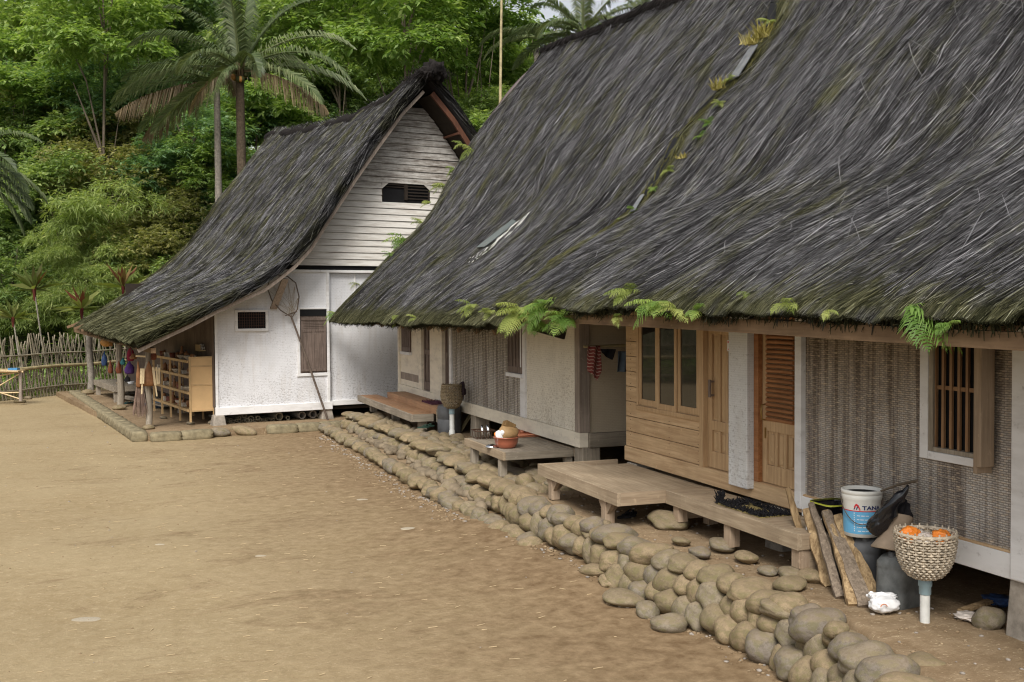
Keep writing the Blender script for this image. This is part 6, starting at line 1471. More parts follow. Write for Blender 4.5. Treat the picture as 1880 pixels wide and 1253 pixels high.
for p, q, r_ in (((-40,684),(43,683),.03), ((-40,698),(40,682),.02), ((0,708),(40,684),.018), ((-30,722),(35,721),.02), ((-10,718),(40,734),.018), ((-40,730),(0,700),.018)): mb.tube([dd(*p), dd(*q)], r_, 7)
build('frame', mb, M['bamboo_pale'], stand)
for x in (38, -30): mb = MB(); mb.tube([dd(x, 683), dd(x, 737)], .045, 8); build('leg', mb, M['verge'], stand)
mb = MB(); mb.bar(dd(-30, 680), dd(40, 681), .45, .03); build('top_board', mb, M['bamboo_pale'], stand)
mb = MB(); mb.bar(dd(17, 679), dd(34, 679), .18, .09); tag(build('blue_box', mb, plain('blue_card_box', (.07,.22,.42), .5, .3, 12)), 'small blue box on the bamboo stand', 'box')
# ================================================================ VEGETATION
def mesh_from(name, V, Fc, tone, mats, mi=None, smooth=False):
    me = bpy.data.meshes.new(name); V = np.asarray(V, np.float32); Fc = np.asarray(Fc, np.int32)
    me.vertices.add(len(V)); me.vertices.foreach_set('co', V.ravel()); me.loops.add(Fc.size); me.loops.foreach_set('vertex_index', Fc.ravel()); me.polygons.add(len(Fc))
    me.polygons.foreach_set('loop_start', np.arange(0, Fc.size, 4, dtype=np.int32)); me.polygons.foreach_set('loop_total', np.full(len(Fc), 4, np.int32))
    for m_ in mats: me.materials.append(m_)
    if mi is not None: me.polygons.foreach_set('material_index', np.asarray(mi, np.int32))
    me.update(calc_edges=True); a = me.attributes.new('tone', 'FLOAT', 'POINT'); a.data.foreach_set('value', np.asarray(tone, np.float32)); return me
def leaves(cent, dirs, L, W_, rg, droop=.3, fold=.0):
    """rhombic leaves: base point cent, direction dirs"""
    n_ = len(cent); d = dirs/np.linalg.norm(dirs, axis=1, keepdims=True); up = np.array([0,0,1.])+rg.normal(0, .45, (n_,3)); sd = np.cross(d, up); sd /= np.linalg.norm(sd, axis=1, keepdims=True)+1e-9
    L = L[:,None]; W_ = W_[:,None]; dz = np.array([0,0,-1.])*L*droop
    a = cent; b = cent+d*L*.45+sd*W_*.5+dz*.25; c = cent+d*L+dz; e = cent+d*L*.45-sd*W_*.5+dz*.25
    V = np.stack([a, b, c, e], 1).reshape(-1, 3); Fc = np.arange(n_*4).reshape(-1, 4); return V, Fc
def crown_mesh(name, mat, seed, nblob=26, nspr=1500, nleaf=6, L=(.16,.30), wr=.42, spread=(1,1,.8), kind='broad'):
    rg = np.random.default_rng(seed)
    # blobs in unit ellipsoid
    bc_ = rg.normal(0, 1, (nblob, 3)); bc_ /= np.linalg.norm(bc_, axis=1, keepdims=True); bc_ *= (rg.uniform(.25, .95, nblob)**.7)[:,None]; bc_ *= np.array(spread); br_ = rg.uniform(.22, .42, nblob)
    k = rg.integers(0, nblob, nspr); dr = rg.normal(0, 1, (nspr, 3)); dr /= np.linalg.norm(dr, axis=1, keepdims=True); dr[:,2] = np.abs(dr[:,2])*1.0-.25*(rg.uniform(0,1,nspr) < .4)
    rad = br_[k]*rg.uniform(.65, 1.08, nspr); sp = bc_[k]+dr*rad[:,None]*np.array([1,1,.72])
    bt = rg.uniform(-.14, .14, nblob)
    out = dr*.8+bc_[k]*.3; out[:,2] -= .2; out += rg.normal(0, .4, out.shape); out /= np.linalg.norm(out, axis=1, keepdims=True)
    VV = []; TT = []
    side = np.cross(out, np.array([0,0,1.])+rg.normal(0,.2,out.shape)); side /= np.linalg.norm(side, axis=1, keepdims=True)
    for q in range(nleaf):
        s_ = (q//2)/max(1, nleaf/2); sg = 1 if q % 2 else -1
        Lr = rg.uniform(L[0], L[1], nspr)
        if kind == 'bamboo': base = sp+out*.02*q; d = out*.6+side*sg*rg.uniform(.1,1.1,nspr)[:,None]+rg.normal(0,.35,out.shape)
        else: base = sp+out*(.16*s_*L[1]*3)[..., None] if np.ndim(s_) else sp+out*(.5*s_*L[1]*2.2); d = out*(.5+.4*s_)+side*sg*.8+rg.normal(0,.25,out.shape)
        V, _ = leaves(base, d, Lr, Lr*wr*rg.uniform(.7,1.2,nspr), rg, .35 if kind != 'bamboo' else .45)
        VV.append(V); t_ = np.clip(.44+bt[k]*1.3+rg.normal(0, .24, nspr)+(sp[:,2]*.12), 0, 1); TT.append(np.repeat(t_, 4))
    V = np.vstack(VV); return mesh_from(name, V, np.arange(len(V)).reshape(-1,4), np.concatenate(TT), [mat])
def trunk_mesh(name, mat, seed, h=1.6, r_=.045, limbs=6):
    rr_ = random.Random(seed); mb = MB(); pts = []; x = y = 0
    for k in range(7): pts.append((x, y, -h+(h+.25)*k/6)); x += rr_.uniform(-.06,.06); y += rr_.uniform(-.06,.06)
    mb.tube(pts, [r_*(1.15-.12*k) for k in range(7)], 7)
    for k in range(limbs):
        p = Vector(pts[rr_.choice((3,4,5))]); a = rr_.uniform(0, 6.28); q = p+Vector((math.cos(a)*.4, math.sin(a)*.4, rr_.uniform(.2,.5))); e = q+Vector((math.cos(a)*.3, math.sin(a)*.3, rr_.uniform(.1,.4))); mb.tube([p, q, e], [r_*.5, r_*.3, r_*.12], 5)
    me = bpy.data.meshes.new(name); me.from_pydata([tuple(v) for v in mb.v], [], mb.f); me.polygons.foreach_set('use_smooth', [True]*len(mb.f)); me.materials.append(mat); me.update(); return me
KINDS = {
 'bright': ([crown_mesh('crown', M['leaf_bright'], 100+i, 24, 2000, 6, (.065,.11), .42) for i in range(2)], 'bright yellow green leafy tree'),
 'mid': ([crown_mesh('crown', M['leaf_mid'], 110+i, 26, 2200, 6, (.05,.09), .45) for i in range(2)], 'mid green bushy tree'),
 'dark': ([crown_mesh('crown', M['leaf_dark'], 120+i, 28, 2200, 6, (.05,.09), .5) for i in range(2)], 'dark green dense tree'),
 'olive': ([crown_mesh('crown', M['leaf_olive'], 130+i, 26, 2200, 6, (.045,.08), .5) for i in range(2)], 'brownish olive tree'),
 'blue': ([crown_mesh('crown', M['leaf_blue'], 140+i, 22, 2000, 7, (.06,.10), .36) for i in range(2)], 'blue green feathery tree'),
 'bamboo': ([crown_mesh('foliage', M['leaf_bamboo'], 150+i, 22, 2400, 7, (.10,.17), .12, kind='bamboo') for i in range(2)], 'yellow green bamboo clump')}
TRK = [trunk_mesh('trunk', M['bark'], 60+i) for i in range(4)]
rt = random.Random(77); used_lab = {}
def zone(px):
    for lim, s_ in ((70, 'at the left edge of the picture'), (170, 'left of the bamboo clump'), (290, 'above the bamboo fence'), (400, 'left of the coconut palm trunk'), (520, 'behind the coconut palm'), (640, 'behind the far ridge'), (760, 'left of the far gable peak'), (860, 'right of the far gable peak'), (960, 'beside the upright bamboo pole')):
        if px < lim: return s_
    return 'behind the middle roof'
def tree(kind, px, py, D, r_, sq=.85, tier='', lift=None):
    meshes, word = KINDS[kind]; P = onD(px, py, D); gzv = hill_z(P[0], P[1])
    lab = '%s %s %s' % (word, tier, zone(px)); used_lab[lab] = used_lab.get(lab, 0)+1
    if used_lab[lab] > 1: lab = lab.replace(word, {2: 'another '+word, 3: 'wider '+word, 4: 'third '+word}.get(used_lab[lab], 'further '+word))
    e = empty('bamboo_clump' if kind == 'bamboo' else 'broadleaf_tree', (P[0], P[1], gzv), lab, 'bamboo' if kind == 'bamboo' else 'tree', 'trees on the wooded slope')
    c = bpy.data.objects.new('foliage' if kind == 'bamboo' else 'crown', rt.choice(meshes)); COL.objects.link(c); c.parent = e; c.location = (0, 0, P[2]-gzv); c.scale = (r_, r_, r_*sq); c.rotation_euler = (0, 0, rt.uniform(0, 6.28))
    t = bpy.data.objects.new('stems' if kind == 'bamboo' else 'trunk', rt.choice(TRK)); COL.objects.link(t); t.parent = e; H = max(1.5, P[2]-gzv)
    t.location = (0, 0, P[2]-gzv); t.scale = (r_*.55, r_*.55, H/1.6); t.rotation_euler = (0, 0, rt.uniform(0, 6.28)); return e
rows = [
 # far backdrop tier
 ('dark',-40,150,84,8),('mid',90,175,84,8),('dark',200,150,86,8),('mid',300,120,84,8),('dark',420,170,86,8),('dark',540,150,84,8),('mid',650,150,84,8),('dark',760,190,84,8),('mid',860,170,84,8),('mid',955,230,80,7),('mid',1010,190,84,6),('dark',1075,150,84,6),('dark',350,20,84,7),('mid',590,20,86,7),
 # upper tier
 ('mid',20,110,60,4.6),('bright',110,80,56,4.2),('bright',190,60,46,3.2),('mid',150,165,60,4.5),('olive',120,140,58,3.8),('dark',300,150,64,5),('dark',290,30,62,4.0),('mid',570,60,58,4.4),('bright',640,70,55,4),('bright',745,55,46,3.6),('bright',850,60,52,3.6),('dark',800,120,62,4.5),('bright',890,130,58,3.6),('mid',690,150,60,4.2),
 # middle tier
 ('bright',30,230,50,3.4),('olive',110,240,52,3.6),('mid',180,250,52,3.4),('blue',200,175,50,2.7),('blue',110,190,52,2.8),('blue',270,200,50,2.6),('mid',40,300,50,3.4),('olive',250,290,50,3.2),('blue',350,270,46,2.5),('bright',470,240,52,3.2),('dark',560,230,56,3.8),('mid',620,180,54,3.4),('bright',380,330,46,2.4),('blue',420,230,52,2.6),('bright',930,300,48,2.8),('mid',890,230,50,2.8),('bright',985,190,56,3.2),
 # lower tier
 ('mid',-10,400,45,3.0),('dark',50,420,46,3.),('olive',300,390,45,2.9),('olive',350,440,44,2.5),('olive',200,330,47,2.9),('mid',110,350,46,2.8),('dark',390,400,46,2.6),('blue',330,330,46,2.2),('mid',20,520,42,2.4),('dark',110,560,43,2.3),('mid',310,520,43,2.3),('olive',260,470,43,2.3),
 ('bamboo',195,425,43,2.5),('bamboo',120,470,42,1.5),('bamboo',235,520,42.,1.8),('bamboo',60,570,41,1.6),('bamboo',160,560,41,1.8),('bamboo',285,560,42,1.3),('mid',90,520,43,1.6),('olive',190,560,42.5,1.4),('mid',20,590,41,1.3),('mid',250,590,42,1.2)]
for kd, px, py, D, r_ in rows:
    tier = 'high on the slope' if D > 70 else ('crowning the upper slope' if py < 170 else ('halfway up the slope' if py < 320 else 'low on the slope'))
    if kd == 'bamboo': tier = 'drooping'
    tree(kd, px, py, D, r_, .9, tier)
# undergrowth: one mass
rgv = np.random.default_rng(5); N_ = 60000
P = []
while len(P) < N_:
    px = rgv.uniform(-150, 1150); D = rgv.uniform(40, 80); v = C0+ray(px, 560)*D
    P.append((v[0]+rgv.normal(0,.3), v[1]+rgv.normal(0,.3)))
P = np.array(P); Z = np.array([hill_z(a, b) for a, b in P]); cent = np.stack([P[:,0], P[:,1], Z+rgv.uniform(-.05, 1.1, N_)**1.5], 1)
dirs = rgv.normal(0, 1, (N_, 3)); dirs[:,2] = np.abs(dirs[:,2])*.6; V, Fc = leaves(cent, dirs, rgv.uniform(.2, .55, N_), rgv.uniform(.06, .16, N_), rgv)
me = mesh_from('undergrowth', V, Fc, np.repeat(rgv.uniform(0, 1, N_), 4), [M['leaf_mid']]); o = bpy.data.objects.new('undergrowth', me); COL.objects.link(o); tag(o, 'leafy green undergrowth covering the wooded slope', 'undergrowth', kind='stuff')
N_ = 7000; t_ = rgv.uniform(dl[2]-3, dl[-1], N_); base = np.array([fp(a) for a in t_])+np.stack([rgv.normal(-.5,.4,N_), rgv.uniform(.2,2.2,N_), rgv.uniform(0,.7,N_)], 1)
dirs = rgv.normal(0,1,(N_,3)); dirs[:,2] = np.abs(dirs[:,2]); V, Fc = leaves(base, dirs, rgv.uniform(.12,.3,N_), rgv.uniform(.05,.12,N_), rgv)
me = mesh_from('weeds', V, Fc, np.repeat(rgv.uniform(0, 1, N_), 4), [M['leaf_bright']]); o = bpy.data.objects.new('weeds', me); COL.objects.link(o); tag(o, 'low green weeds growing behind the bamboo fence', 'weeds', kind='stuff')
# ---- palms
def frond_arrays(rg, length, az, el, sag, nl=60, leaf=.75, twist=0., dead=False, width=1.):
    """returns V, F, tone of a frond starting at the origin"""
    K_ = 18; d = np.array([math.cos(az)*math.cos(el), math.sin(az)*math.cos(el), math.sin(el)]); p = np.zeros(3); pts = [p]; ds = [d]
    for k in range(K_):
        d = d+np.array([0,0,-1.])*sag/K_*(.5+1.4*k/K_); d = d/np.linalg.norm(d); p = p+d*length/K_; pts.append(p); ds.append(d)
    pts = np.array(pts); ds = np.array(ds); V = []; Fc = []; T = []
    def quad(a, b, c, e, t): n_ = len(V); V.extend([a,b,c,e]); Fc.append((n_,n_+1,n_+2,n_+3)); T.extend([t]*4)
    for k in range(K_):
        s_ = np.cross(ds[k], [0,0,1.]); s_ = s_/(np.linalg.norm(s_)+1e-9); w0 = .045*(1-k/K_)+.008; w1 = .045*(1-(k+1)/K_)+.008; u_ = np.cross(s_, ds[k])
        quad(pts[k]-s_*w0, pts[k]+s_*w0, pts[k+1]+s_*w1, pts[k+1]-s_*w1, .75); quad(pts[k]-u_*w0, pts[k]+u_*w0, pts[k+1]+u_*w1, pts[k+1]-u_*w1, .6)
    for q in range(nl):
        t = .10+.90*(q+.5)/nl; f = t*K_; i = min(int(f), K_-1); P = pts[i]+(pts[i+1]-pts[i])*(f-i); D = ds[i]; s_ = np.cross(D, [0,0,1.]); s_ = s_/(np.linalg.norm(s_)+1e-9); u_ = np.cross(s_, D)
        L = leaf*math.sin(math.pi*min(1, t*.86+.14))**.6*(1 if t < .85 else 1-(t-.85)*2.2)*rg.uniform(.85,1.1)
        for sg in (-1, 1):
            dirn = s_*sg*(.85)+D*(.55+.4*t)+u_*(.30-.9*twist*sg)+rg.normal(0,.07,3); dirn /= np.linalg.norm(dirn)
            dr = .55 if not dead else 1.3; a = P; m_ = P+dirn*L*.5+np.array([0,0,-1.])*L*.12*dr; e = P+dirn*L*.80+np.array([0,0,-1.])*L*.80*dr; wv = D*.032*width*1.1+u_*.012*sg
            tn = np.clip(rg.normal(.45, .16)+.12*(sg > 0), 0, 1); quad(a-wv*.4, a+wv*.4, m_+wv, m_-wv, tn); quad(m_-wv, m_+wv, e+wv*.15, e-wv*.15, tn)
    return np.array(V), np.array(Fc), np.array(T)
def palm(px, py, D, fronds, label, trunk_mat, tr_r=.16, lean=(0,0), base_px=None, seed=1, nuts=True):
    C_ = onD(px, py, D); gzv = hill_z(C_[0], C_[1]); 
    bx_, by_ = C_[0]+lean[0], C_[1]+lean[1]; gzb = hill_z(bx_, by_)
    e = empty('coconut_palm', (bx_, by_, gzb), label, 'palm'); mb = MB(); pts = []; N_ = 14
    for k in range(N_+1): t = k/N_; pts.append((bx_+(C_[0]-bx_)*t**.7, by_+(C_[1]-by_)*t**.7, gzb-.1+(C_[2]-gzb-.2)*t))
    mb.tube(pts, [tr_r*(1.25-.4*k/N_)*(1+.05*(k % 2)) for k in range(N_+1)], 10); build('trunk', mb, trunk_mat, e)
    rg = np.random.default_rng(seed)
    for (az, el, sag, length, dead) in fronds:
        V, Fc, T = frond_arrays(rg, length, az, el, sag, 84, .92*length/4, dead=dead, width=.62); me = mesh_from('frond', V, Fc, T, [M['palm_brown'] if dead else M['palm_green']])
        o = bpy.data.objects.new('frond', me); COL.objects.link(o); o.parent = e; o.location = tuple(np.array(C_)-np.array([bx_,by_,gzb]))
    if nuts:
        for k in range(9):
            a = k*2.2; m2 = MB(); m2.blob((C_[0]+.22*math.cos(a), C_[1]+.22*math.sin(a), C_[2]-.15-.12*(k % 3)), (.10,.10,.12), .05, 1, 2, k); build('coconut', m2, M['gourd'] if k % 2 else M['leaf_olive'], e)
        m2 = MB()
        for k in range(40): a = rg.uniform(0, 6.28); m2.bar((C_[0]+.12*math.cos(a), C_[1]+.12*math.sin(a), C_[2]-.5+rg.uniform(0,.5)), (C_[0]+.25*math.cos(a), C_[1]+.25*math.sin(a), C_[2]+.1+rg.uniform(0,.35)), .05, .01, taper=.3)
        build('crown_fibre', m2, M['palm_brown'], e)
    return e
# azimuth: angle in world; camera right is about -20deg, left is 160deg, away 70deg, toward -110deg
RGT, LFT, AWY, TWD = R(-20), R(160), R(70), R(-110)
fr = [(LFT+.15, .75, 1.3, 4.3, 0), (LFT-.1, .35, 1.1, 4.6, 0), (LFT+.35, .15, 1.0, 4.8, 0), (LFT-.3, 1.05, 1.1, 4.2, 0), (AWY+.6, 1.2, .9, 4.0, 0), (AWY, 1.25, .9, 4.0, 0), (TWD, 1.25, 1.1, 3.6, 0), (RGT+.3, 1.1, 1.1, 4.2, 0), (RGT, .70, 1.2, 4.6, 0), (RGT-.25, .45, 1.3, 4.7, 0), (RGT+.2, .22, .9, 4.8, 0), (RGT-.5, .05, 1.0, 4.2, 0), (TWD+.5, .5, 1.8, 3.0, 0), (TWD-.6, .55, 1.8, 3.2, 0), (LFT-.2, -.25, .7, 4.2, 0), (TWD-.3, .1, 2.2, 2.6, 0), (RGT-.3, -.15, .7, 4.0, 1), (TWD-.9, -.3, 1.2, 2.6, 1), (AWY+.3, .5, 1.2, 4.4, 0), (AWY-.5, .6, 1.2, 4.4, 0)]
palm(440, 128, 38, fr, 'large coconut palm with dark trunk and broad crown behind the far roof', M['bark_palm'], .17, (0.1,.3), seed=3)
fr = [(LFT+.1, .12, .8, 4.2, 0), (LFT-.3, -.1, .8, 4.0, 0), (LFT+.3, -.15, .45, 3.9, 1), (LFT, -.45, .5, 3.6, 1), (TWD-.6, -.3, 1.4, 3.0, 0), (LFT-.1, .5, 1.0, 4.0, 0), (AWY+.5, .3, 1.2, 3.8, 0), (RGT, .6, 1.4, 3.2, 0), (TWD+.6, .4, 1.9, 2.4, 1), (LFT+.6, .3, 1.1, 3.8, 0), (AWY, 1.1, 1., 3.4, 0)]
palm(398, 150, 40, fr, 'slimmer coconut palm with pale trunk and brown hanging fronds left of the large palm', M['bark_pale'], .13, (0,0), seed=5, nuts=False)
fr = [(RGT+.2*k-.5, .35-.22*k, 1.1, 3.2, 0) for k in range(5)]+[(AWY, .9, 1., 3, 0), (TWD, .5, 1.4, 2.6, 0), (RGT, .8, 1.3, 3.2, 0), (RGT+.5, .1, 1.2, 3.2, 0)]
palm(-75, 300, 36, fr, 'palm at the left edge with only its dark fronds showing', M['bark_palm'], .15, seed=6, nuts=False)
fr = [(LFT, .4, 1.2, 3.6, 0), (LFT+.2, .9, 1.1, 3.6, 0), (LFT-.4, .1, 1., 3.4, 0), (RGT, .3, 1.2, 3.8, 0), (RGT+.1, .75, 1.2, 3.8, 0), (RGT-.3, .95, 1.0, 3.8, 0), (AWY, 1.2, .8, 3.4, 0), (TWD, 1.2, 1.0, 3.4, 0), (AWY+.8, .9, 1, 3.4, 0), (RGT-.5, .2, 1.4, 3.4, 0), (TWD+.6, .5, 1.6, 3, 0), (LFT+.7, .5, 1.6, 2.8, 0)]
palm(1070, 62, 42, fr, 'palm rising behind the middle ridge against the sky', M['bark_pale'], .16, seed=8, nuts=False)
palm(1180, 30, 50, fr[3:9], 'farther palm crown just above the middle ridge', M['bark_pale'], .16, seed=9, nuts=False)
fr = [(LFT, .5, 1.4, 2.8, 0), (LFT+.3, .1, 1.2, 2.8, 0), (RGT, .4, 1.4, 2.6, 0), (RGT+.3, 0, 1.2, 2.6, 0), (TWD, .5, 1.8, 2.2, 0), (AWY, .8, 1.2, 2.4, 0)]
palm(985, 70, 46, fr, 'small drooping palm left of the middle ridge end', M['bark_pale'], .12, seed=10, nuts=False)
# upright bamboo pole
b0 = onD(918, 215, 40); t0 = onD(921, -20, 40); mb = MB(); base_z = hill_z(b0[0], b0[1]); bp0 = np.array([b0[0], b0[1], base_z]); mb.tube([bp0, b0, t0], [.07,.06,.045], 8)
for k in range(22):
    z = base_z+.5+k*.6; q = (z-base_z)/(t0[2]-base_z)
    if z < t0[2]: c = b0+(t0-b0)*((z-b0[2])/(t0[2]-b0[2])) if z > b0[2] else np.array([b0[0], b0[1], z]); mb.tube([c, c+np.array([0,0,.03])], .068-.02*q, 8)
tag(build('bamboo_pole', mb, M['bamboo']), 'tall upright bamboo pole rising between the two ridges', 'pole')
# cordyline plants behind the fence
def cordyline(px, py, D, s_, red, label, seed):
    P = onD(px, py, D); e = empty('cordyline', (P[0], P[1], 0), label, 'plant'); mb = MB(); mb.tube([(P[0]+.3*s_, P[1], 0), (P[0]+.12*s_, P[1], P[2]*.5), (P[0], P[1], P[2])], [.035,.028,.022], 6); build('stem', mb, M['bark_pale'], e)
    rg = np.random.default_rng(seed); N_ = 34; az = rg.uniform(0, 6.28, N_); el = rg.uniform(.1, 1.45, N_); d = np.stack([np.cos(az)*np.cos(el), np.sin(az)*np.cos(el), np.sin(el)], 1); L = rg.uniform(.5, .85, N_)*s_
    V, Fc = leaves(np.zeros((N_,3)), d, L, rg.uniform(.09,.13,N_)*s_, rg, .25); inner = el > 1.0
    me = mesh_from('leaves', V, Fc, np.repeat(rg.uniform(.2,1,N_), 4), [M['cordyline'], M['cordy_red']], (inner & (rg.uniform(0,1,N_) < red)).astype(int)); o = bpy.data.objects.new('leaves', me); COL.objects.link(o); o.parent = e; o.location = (0, 0, P[2])
    m2 = MB(); m2.tube([(P[0],P[1],P[2]-.25*s_),(P[0],P[1],P[2]+.05)], [.03,.07], 7); build('leaf_base', m2, M['cordy_red'], e)
cordyline(63, 532, 35., 1.5, .3, 'tall cordyline with pale stem at the left behind the fence', 1)
cordyline(150, 568, 35.5, 1.5, .3, 'cordyline with broad green leaves just left of the veranda roof', 2)
cordyline(226, 528, 37.2, 1.6, .9, 'reddish cordyline above the veranda roof slope', 3)
cordyline(24, 585, 34.6, 1.15, .2, 'small cordyline at the left edge behind the fence', 4)
# ---- ferns and tufts
def fern(P, dirs, L, mat, label, seed, name='fern', upn=(0,0,1), dens=1.):
    rg = np.random.default_rng(seed); V = []; Fc = []; T = []
    for az, el, k_ in dirs:
        Lf = L*k_; d = np.array([math.cos(az)*math.cos(el), math.sin(az)*math.cos(el), math.sin(el)]); p = np.zeros(3); N_ = 16; tn = rg.uniform(.25,.95)
        for q in range(N_):
            t = q/N_; d = d+np.array([0,0,-1.])*.10; d /= np.linalg.norm(d); p2 = p+d*Lf/N_; s_ = np.cross(d, [0,0,1.]); s_ /= np.linalg.norm(s_)+1e-9; pl = Lf*.34*math.sin(math.pi*min(1, .18+t*.85))**.9*(1-t*.25)
            wv = d*Lf/N_*.36; n_ = len(V); V += [p-s_*.002, p+s_*.002, p2+s_*.002, p2-s_*.002]; Fc.append((n_,n_+1,n_+2,n_+3)); T += [.2]*4
            for sg in (-1, 1):
                dr = s_*sg+d*.35+rg.normal(0,.08,3)+np.array([0,0,-.25]); m_ = p+dr*pl*.6+np.array([0,0,.01]); e = p+dr*pl+np.array([0,0,-.25])*pl; n_ = len(V); V += [p-wv*.5, p+wv*.9, m_+wv*.9, m_-wv*.6]; Fc.append((n_,n_+1,n_+2,n_+3)); T += [tn]*4
                n_ = len(V); V += [m_-wv*.6, m_+wv*.9, e+wv*.3, e]; Fc.append((n_,n_+1,n_+2,n_+3)); T += [min(1, tn+.1)]*4
            p = p2
    me = mesh_from(name, V, Fc, T, [mat]); o = bpy.data.objects.new(name, me); COL.objects.link(o); o.location = tuple(P); return tag(o, label, 'fern', 'ferns growing on the thatch')
def fan(rg_, n_, base=TWD, spread=1.3, elr=(-.3,.8)): return [(base-.5+rg_.uniform(-spread, spread), rg_.uniform(*elr), rg_.uniform(.6,1.1)) for _ in range(n_)]
rf = random.Random(8)
fl = [ # px, py, L, n, mat, label
 (618,578,.55,9,'fern','pale fern at the far left corner of the middle roof eave'), (600,560,.40,5,'fern_old','small upright fern sprig left of the eave corner'), (672,580,.35,6,'fern_old','small yellowish fern on the eave near the far corner'), (735,582,.38,8,'fern_old','yellow fern on the eave above the cream door'), (765,585,.3,6,'fern_old','tiny fern right of the one above the cream door'),
 (868,562,.42,8,'fern_old','yellowing fern left of the big eave cluster'), (895,575,.32,6,'fern_old','low fern tucked left of the big eave cluster'), (955,575,.62,11,'fern_old','large yellow green fern in the big eave cluster'), (1000,562,.55,12,'fern','tall green fern in the middle of the big eave cluster'), (1030,585,.50,10,'fern','green fern drooping at the right of the big eave cluster'), (985,590,.40,8,'fern','dark fern hanging lowest in the big eave cluster'),
 (1160,540,.42,8,'fern_old','yellow fern sprig above the drying pole gap'), (1205,560,.48,8,'fern','bright green fern spreading over the beam above the casements'), (1240,570,.33,6,'fern_old','small yellow fern right of the one over the casements'), (1280,572,.26,4,'fern','little fern above the pine door'), (1375,545,.24,4,'fern_old','thin brown fern above the white post'), (1440,560,.26,5,'fern_old','orange tinged fern above the slatted door'), (1518,572,.16,3,'fern_old','tiny yellow fern above the woven wall'), (1742,598,.18,4,'fern','tiny fern right of the bright fern on the near eave'),
 (1130,585,.25,4,'fern_old','wispy fern on the beam over the gap')]
for i, (px, py, L, n_, mt, lb) in enumerate(fl):
    rf2 = roofB if px > 915 else roofA; P = roof_pt(rf2, px, py, lift=.03)[0]; P = onX(px, py, 4.46) if py > 555 else P
    fern(P, fan(rf, int(n_*1.3), elr=(-.35,1.0)), L*.70, M[mt], lb, i+50)
P = onX(1675, 562, 4.5); fern(P, [(TWD+1.0, -.15, 1.), (TWD+1.2, -.35, .9), (TWD+.7, -.3, .85), (TWD+2.2, .5, .5), (TWD+.2, -.5, .8), (TWD-.2, -.5, .7)], .44, M['fern'], 'bright green fern hanging over the beam above the barred window', 99)
for i, (px, py, L, n_, mt, lb) in enumerate(((745,440,.62,9,'fern','large bright fern on the verge beside the white gable'), (722,470,.35,5,'fern','lower fern on the verge near the black gable line'), (775,410,.4,5,'fern_old','small fern just above the large bright verge fern'), (818,340,.5,8,'fern_old','fern on the verge level with the gable vent'), (836,310,.35,6,'fern','green fern on the verge above the vent'), (868,275,.5,8,'fern_old','fern at the eave junction under the peak'), (845,265,.3,4,'fern_old','sprig reaching into the dark gable opening'), (790,372,.3,5,'fern_old','wispy fern on the verge under the vent'), (655,520,.3,4,'fern_old','small fern near the bottom of the mossy verge'))):
    P = roof_pt(roofA, px, py)[0]; fern(P, fan(rf, n_, LFT, 1.4, (-.2,1.1)), L*.95, M[mt], lb, i+150)
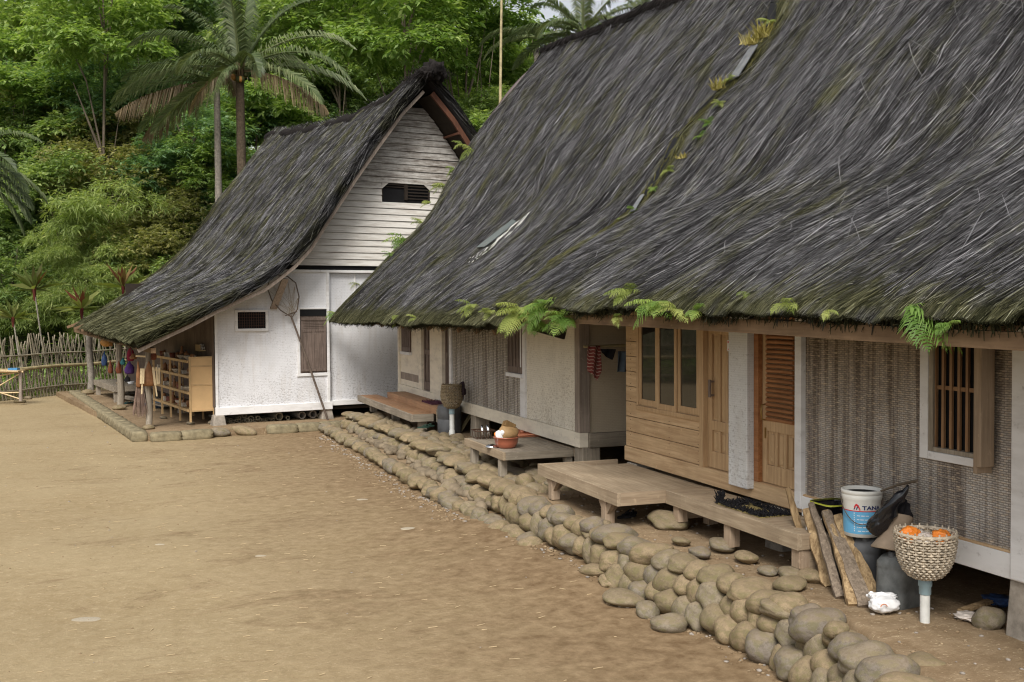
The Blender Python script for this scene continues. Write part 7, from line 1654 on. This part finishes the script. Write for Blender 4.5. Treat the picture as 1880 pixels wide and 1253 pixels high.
def tuft(P, L, n_, mat, label, seed, cat='grass tuft', name='grass_tuft', up=(0,0,1)):
    rg = np.random.default_rng(seed); az = rg.uniform(0, 6.28, n_); el = rg.uniform(.7, 1.5, n_); V = []; Fc = []; T = []
    for a, e_ in zip(az, el):
        d = np.array([math.cos(a)*math.cos(e_), math.sin(a)*math.cos(e_), math.sin(e_)]); p = rg.normal(0, .05, 3)*[1,1,0]; Lf = L*rg.uniform(.5,1.1); w_ = .010; sd = np.array([RT[0],RT[1],0])*w_; tn = rg.uniform(0,1)
        for q in range(4): d = d+np.array([0,0,-.13]); p2 = p+d*Lf/4; w1 = 1-q/4; w2 = 1-(q+1)/4+.05; i = len(V); V += [p-sd*w1, p+sd*w1, p2+sd*w2, p2-sd*w2]; Fc.append((i,i+1,i+2,i+3)); T += [tn]*4; p = p2
    me = mesh_from(name, V, Fc, T, [mat]); o = bpy.data.objects.new(name, me); COL.objects.link(o); o.location = tuple(P); return tag(o, label, cat, 'plants in the roof seam')
P = roof_pt(roofB, 1398, 72)[0]; tuft(P, .42, 80, M['straw'], 'tall dry grass tuft highest in the roof seam', 1); P = roof_pt(roofB, 1380, 82)[0]; tuft(P, .28, 60, M['straw'], 'shorter grass tuft left of the highest one', 4)
P = roof_pt(roofB, 1322, 165)[0]; tuft(P, .30, 60, M['straw'], 'dry grass tuft midway down the roof seam', 2); P = roof_pt(roofB, 1254, 292)[0]; tuft(P, .14, 50, M['straw'], 'low yellow tuft in the lower roof seam', 3)
P = roof_pt(roofB, 1305, 232, lift=.05)[0]; fern(P, fan(rf, 9, TWD, 3, (0,1.1)), .17, M['fern'], 'small bright fern in the roof seam', 301)
P = roof_pt(roofB, 1326, 195, lift=.05)[0]; fern(P, fan(rf, 9, TWD, 3, (0,1.1)), .15, M['fern_old'], 'mossy green plant under the middle grass tuft', 302)
P = roof_pt(roofB, 1138, 408, lift=.05)[0]; fern(P, fan(rf, 4, TWD, 3, (0,.8)), .12, M['fern'], 'tiny fern low in the roof seam', 303)
for k, (px, py, L) in enumerate(((1345,150,.16),(1290,255,.14),(1232,318,.16),(1204,352,.12),(1415,45,.2),(1168,392,.14))):
    P = roof_pt(roofB, px, py, lift=.05)[0]; fern(P, fan(rf, 8, TWD, 3, (0,1.1)), L, M['fern' if k % 2 else 'fern_old'], 'small fern on the mossy roof seam, %s of six from the ridge down' % ('second','third','fourth','fifth','first','sixth')[k], 310+k)
for k, (px, py, D) in enumerate(((888,300,31),(905,285,32),(870,320,31),(925,260,34))):
    P = onD(px, py+40, D); tuft(P-np.array([0,0,.3]), 1.9, 130, M['straw'], ('yellow tall grass behind the far gable, lowest clump', 'yellow tall grass beside the bamboo pole foot', 'yellow tall grass closest to the gable eave', 'yellow tall grass clump highest by the pole')[k], 20+k)['group'] = 'tall grass behind the roofs'
print('stones', nst_)
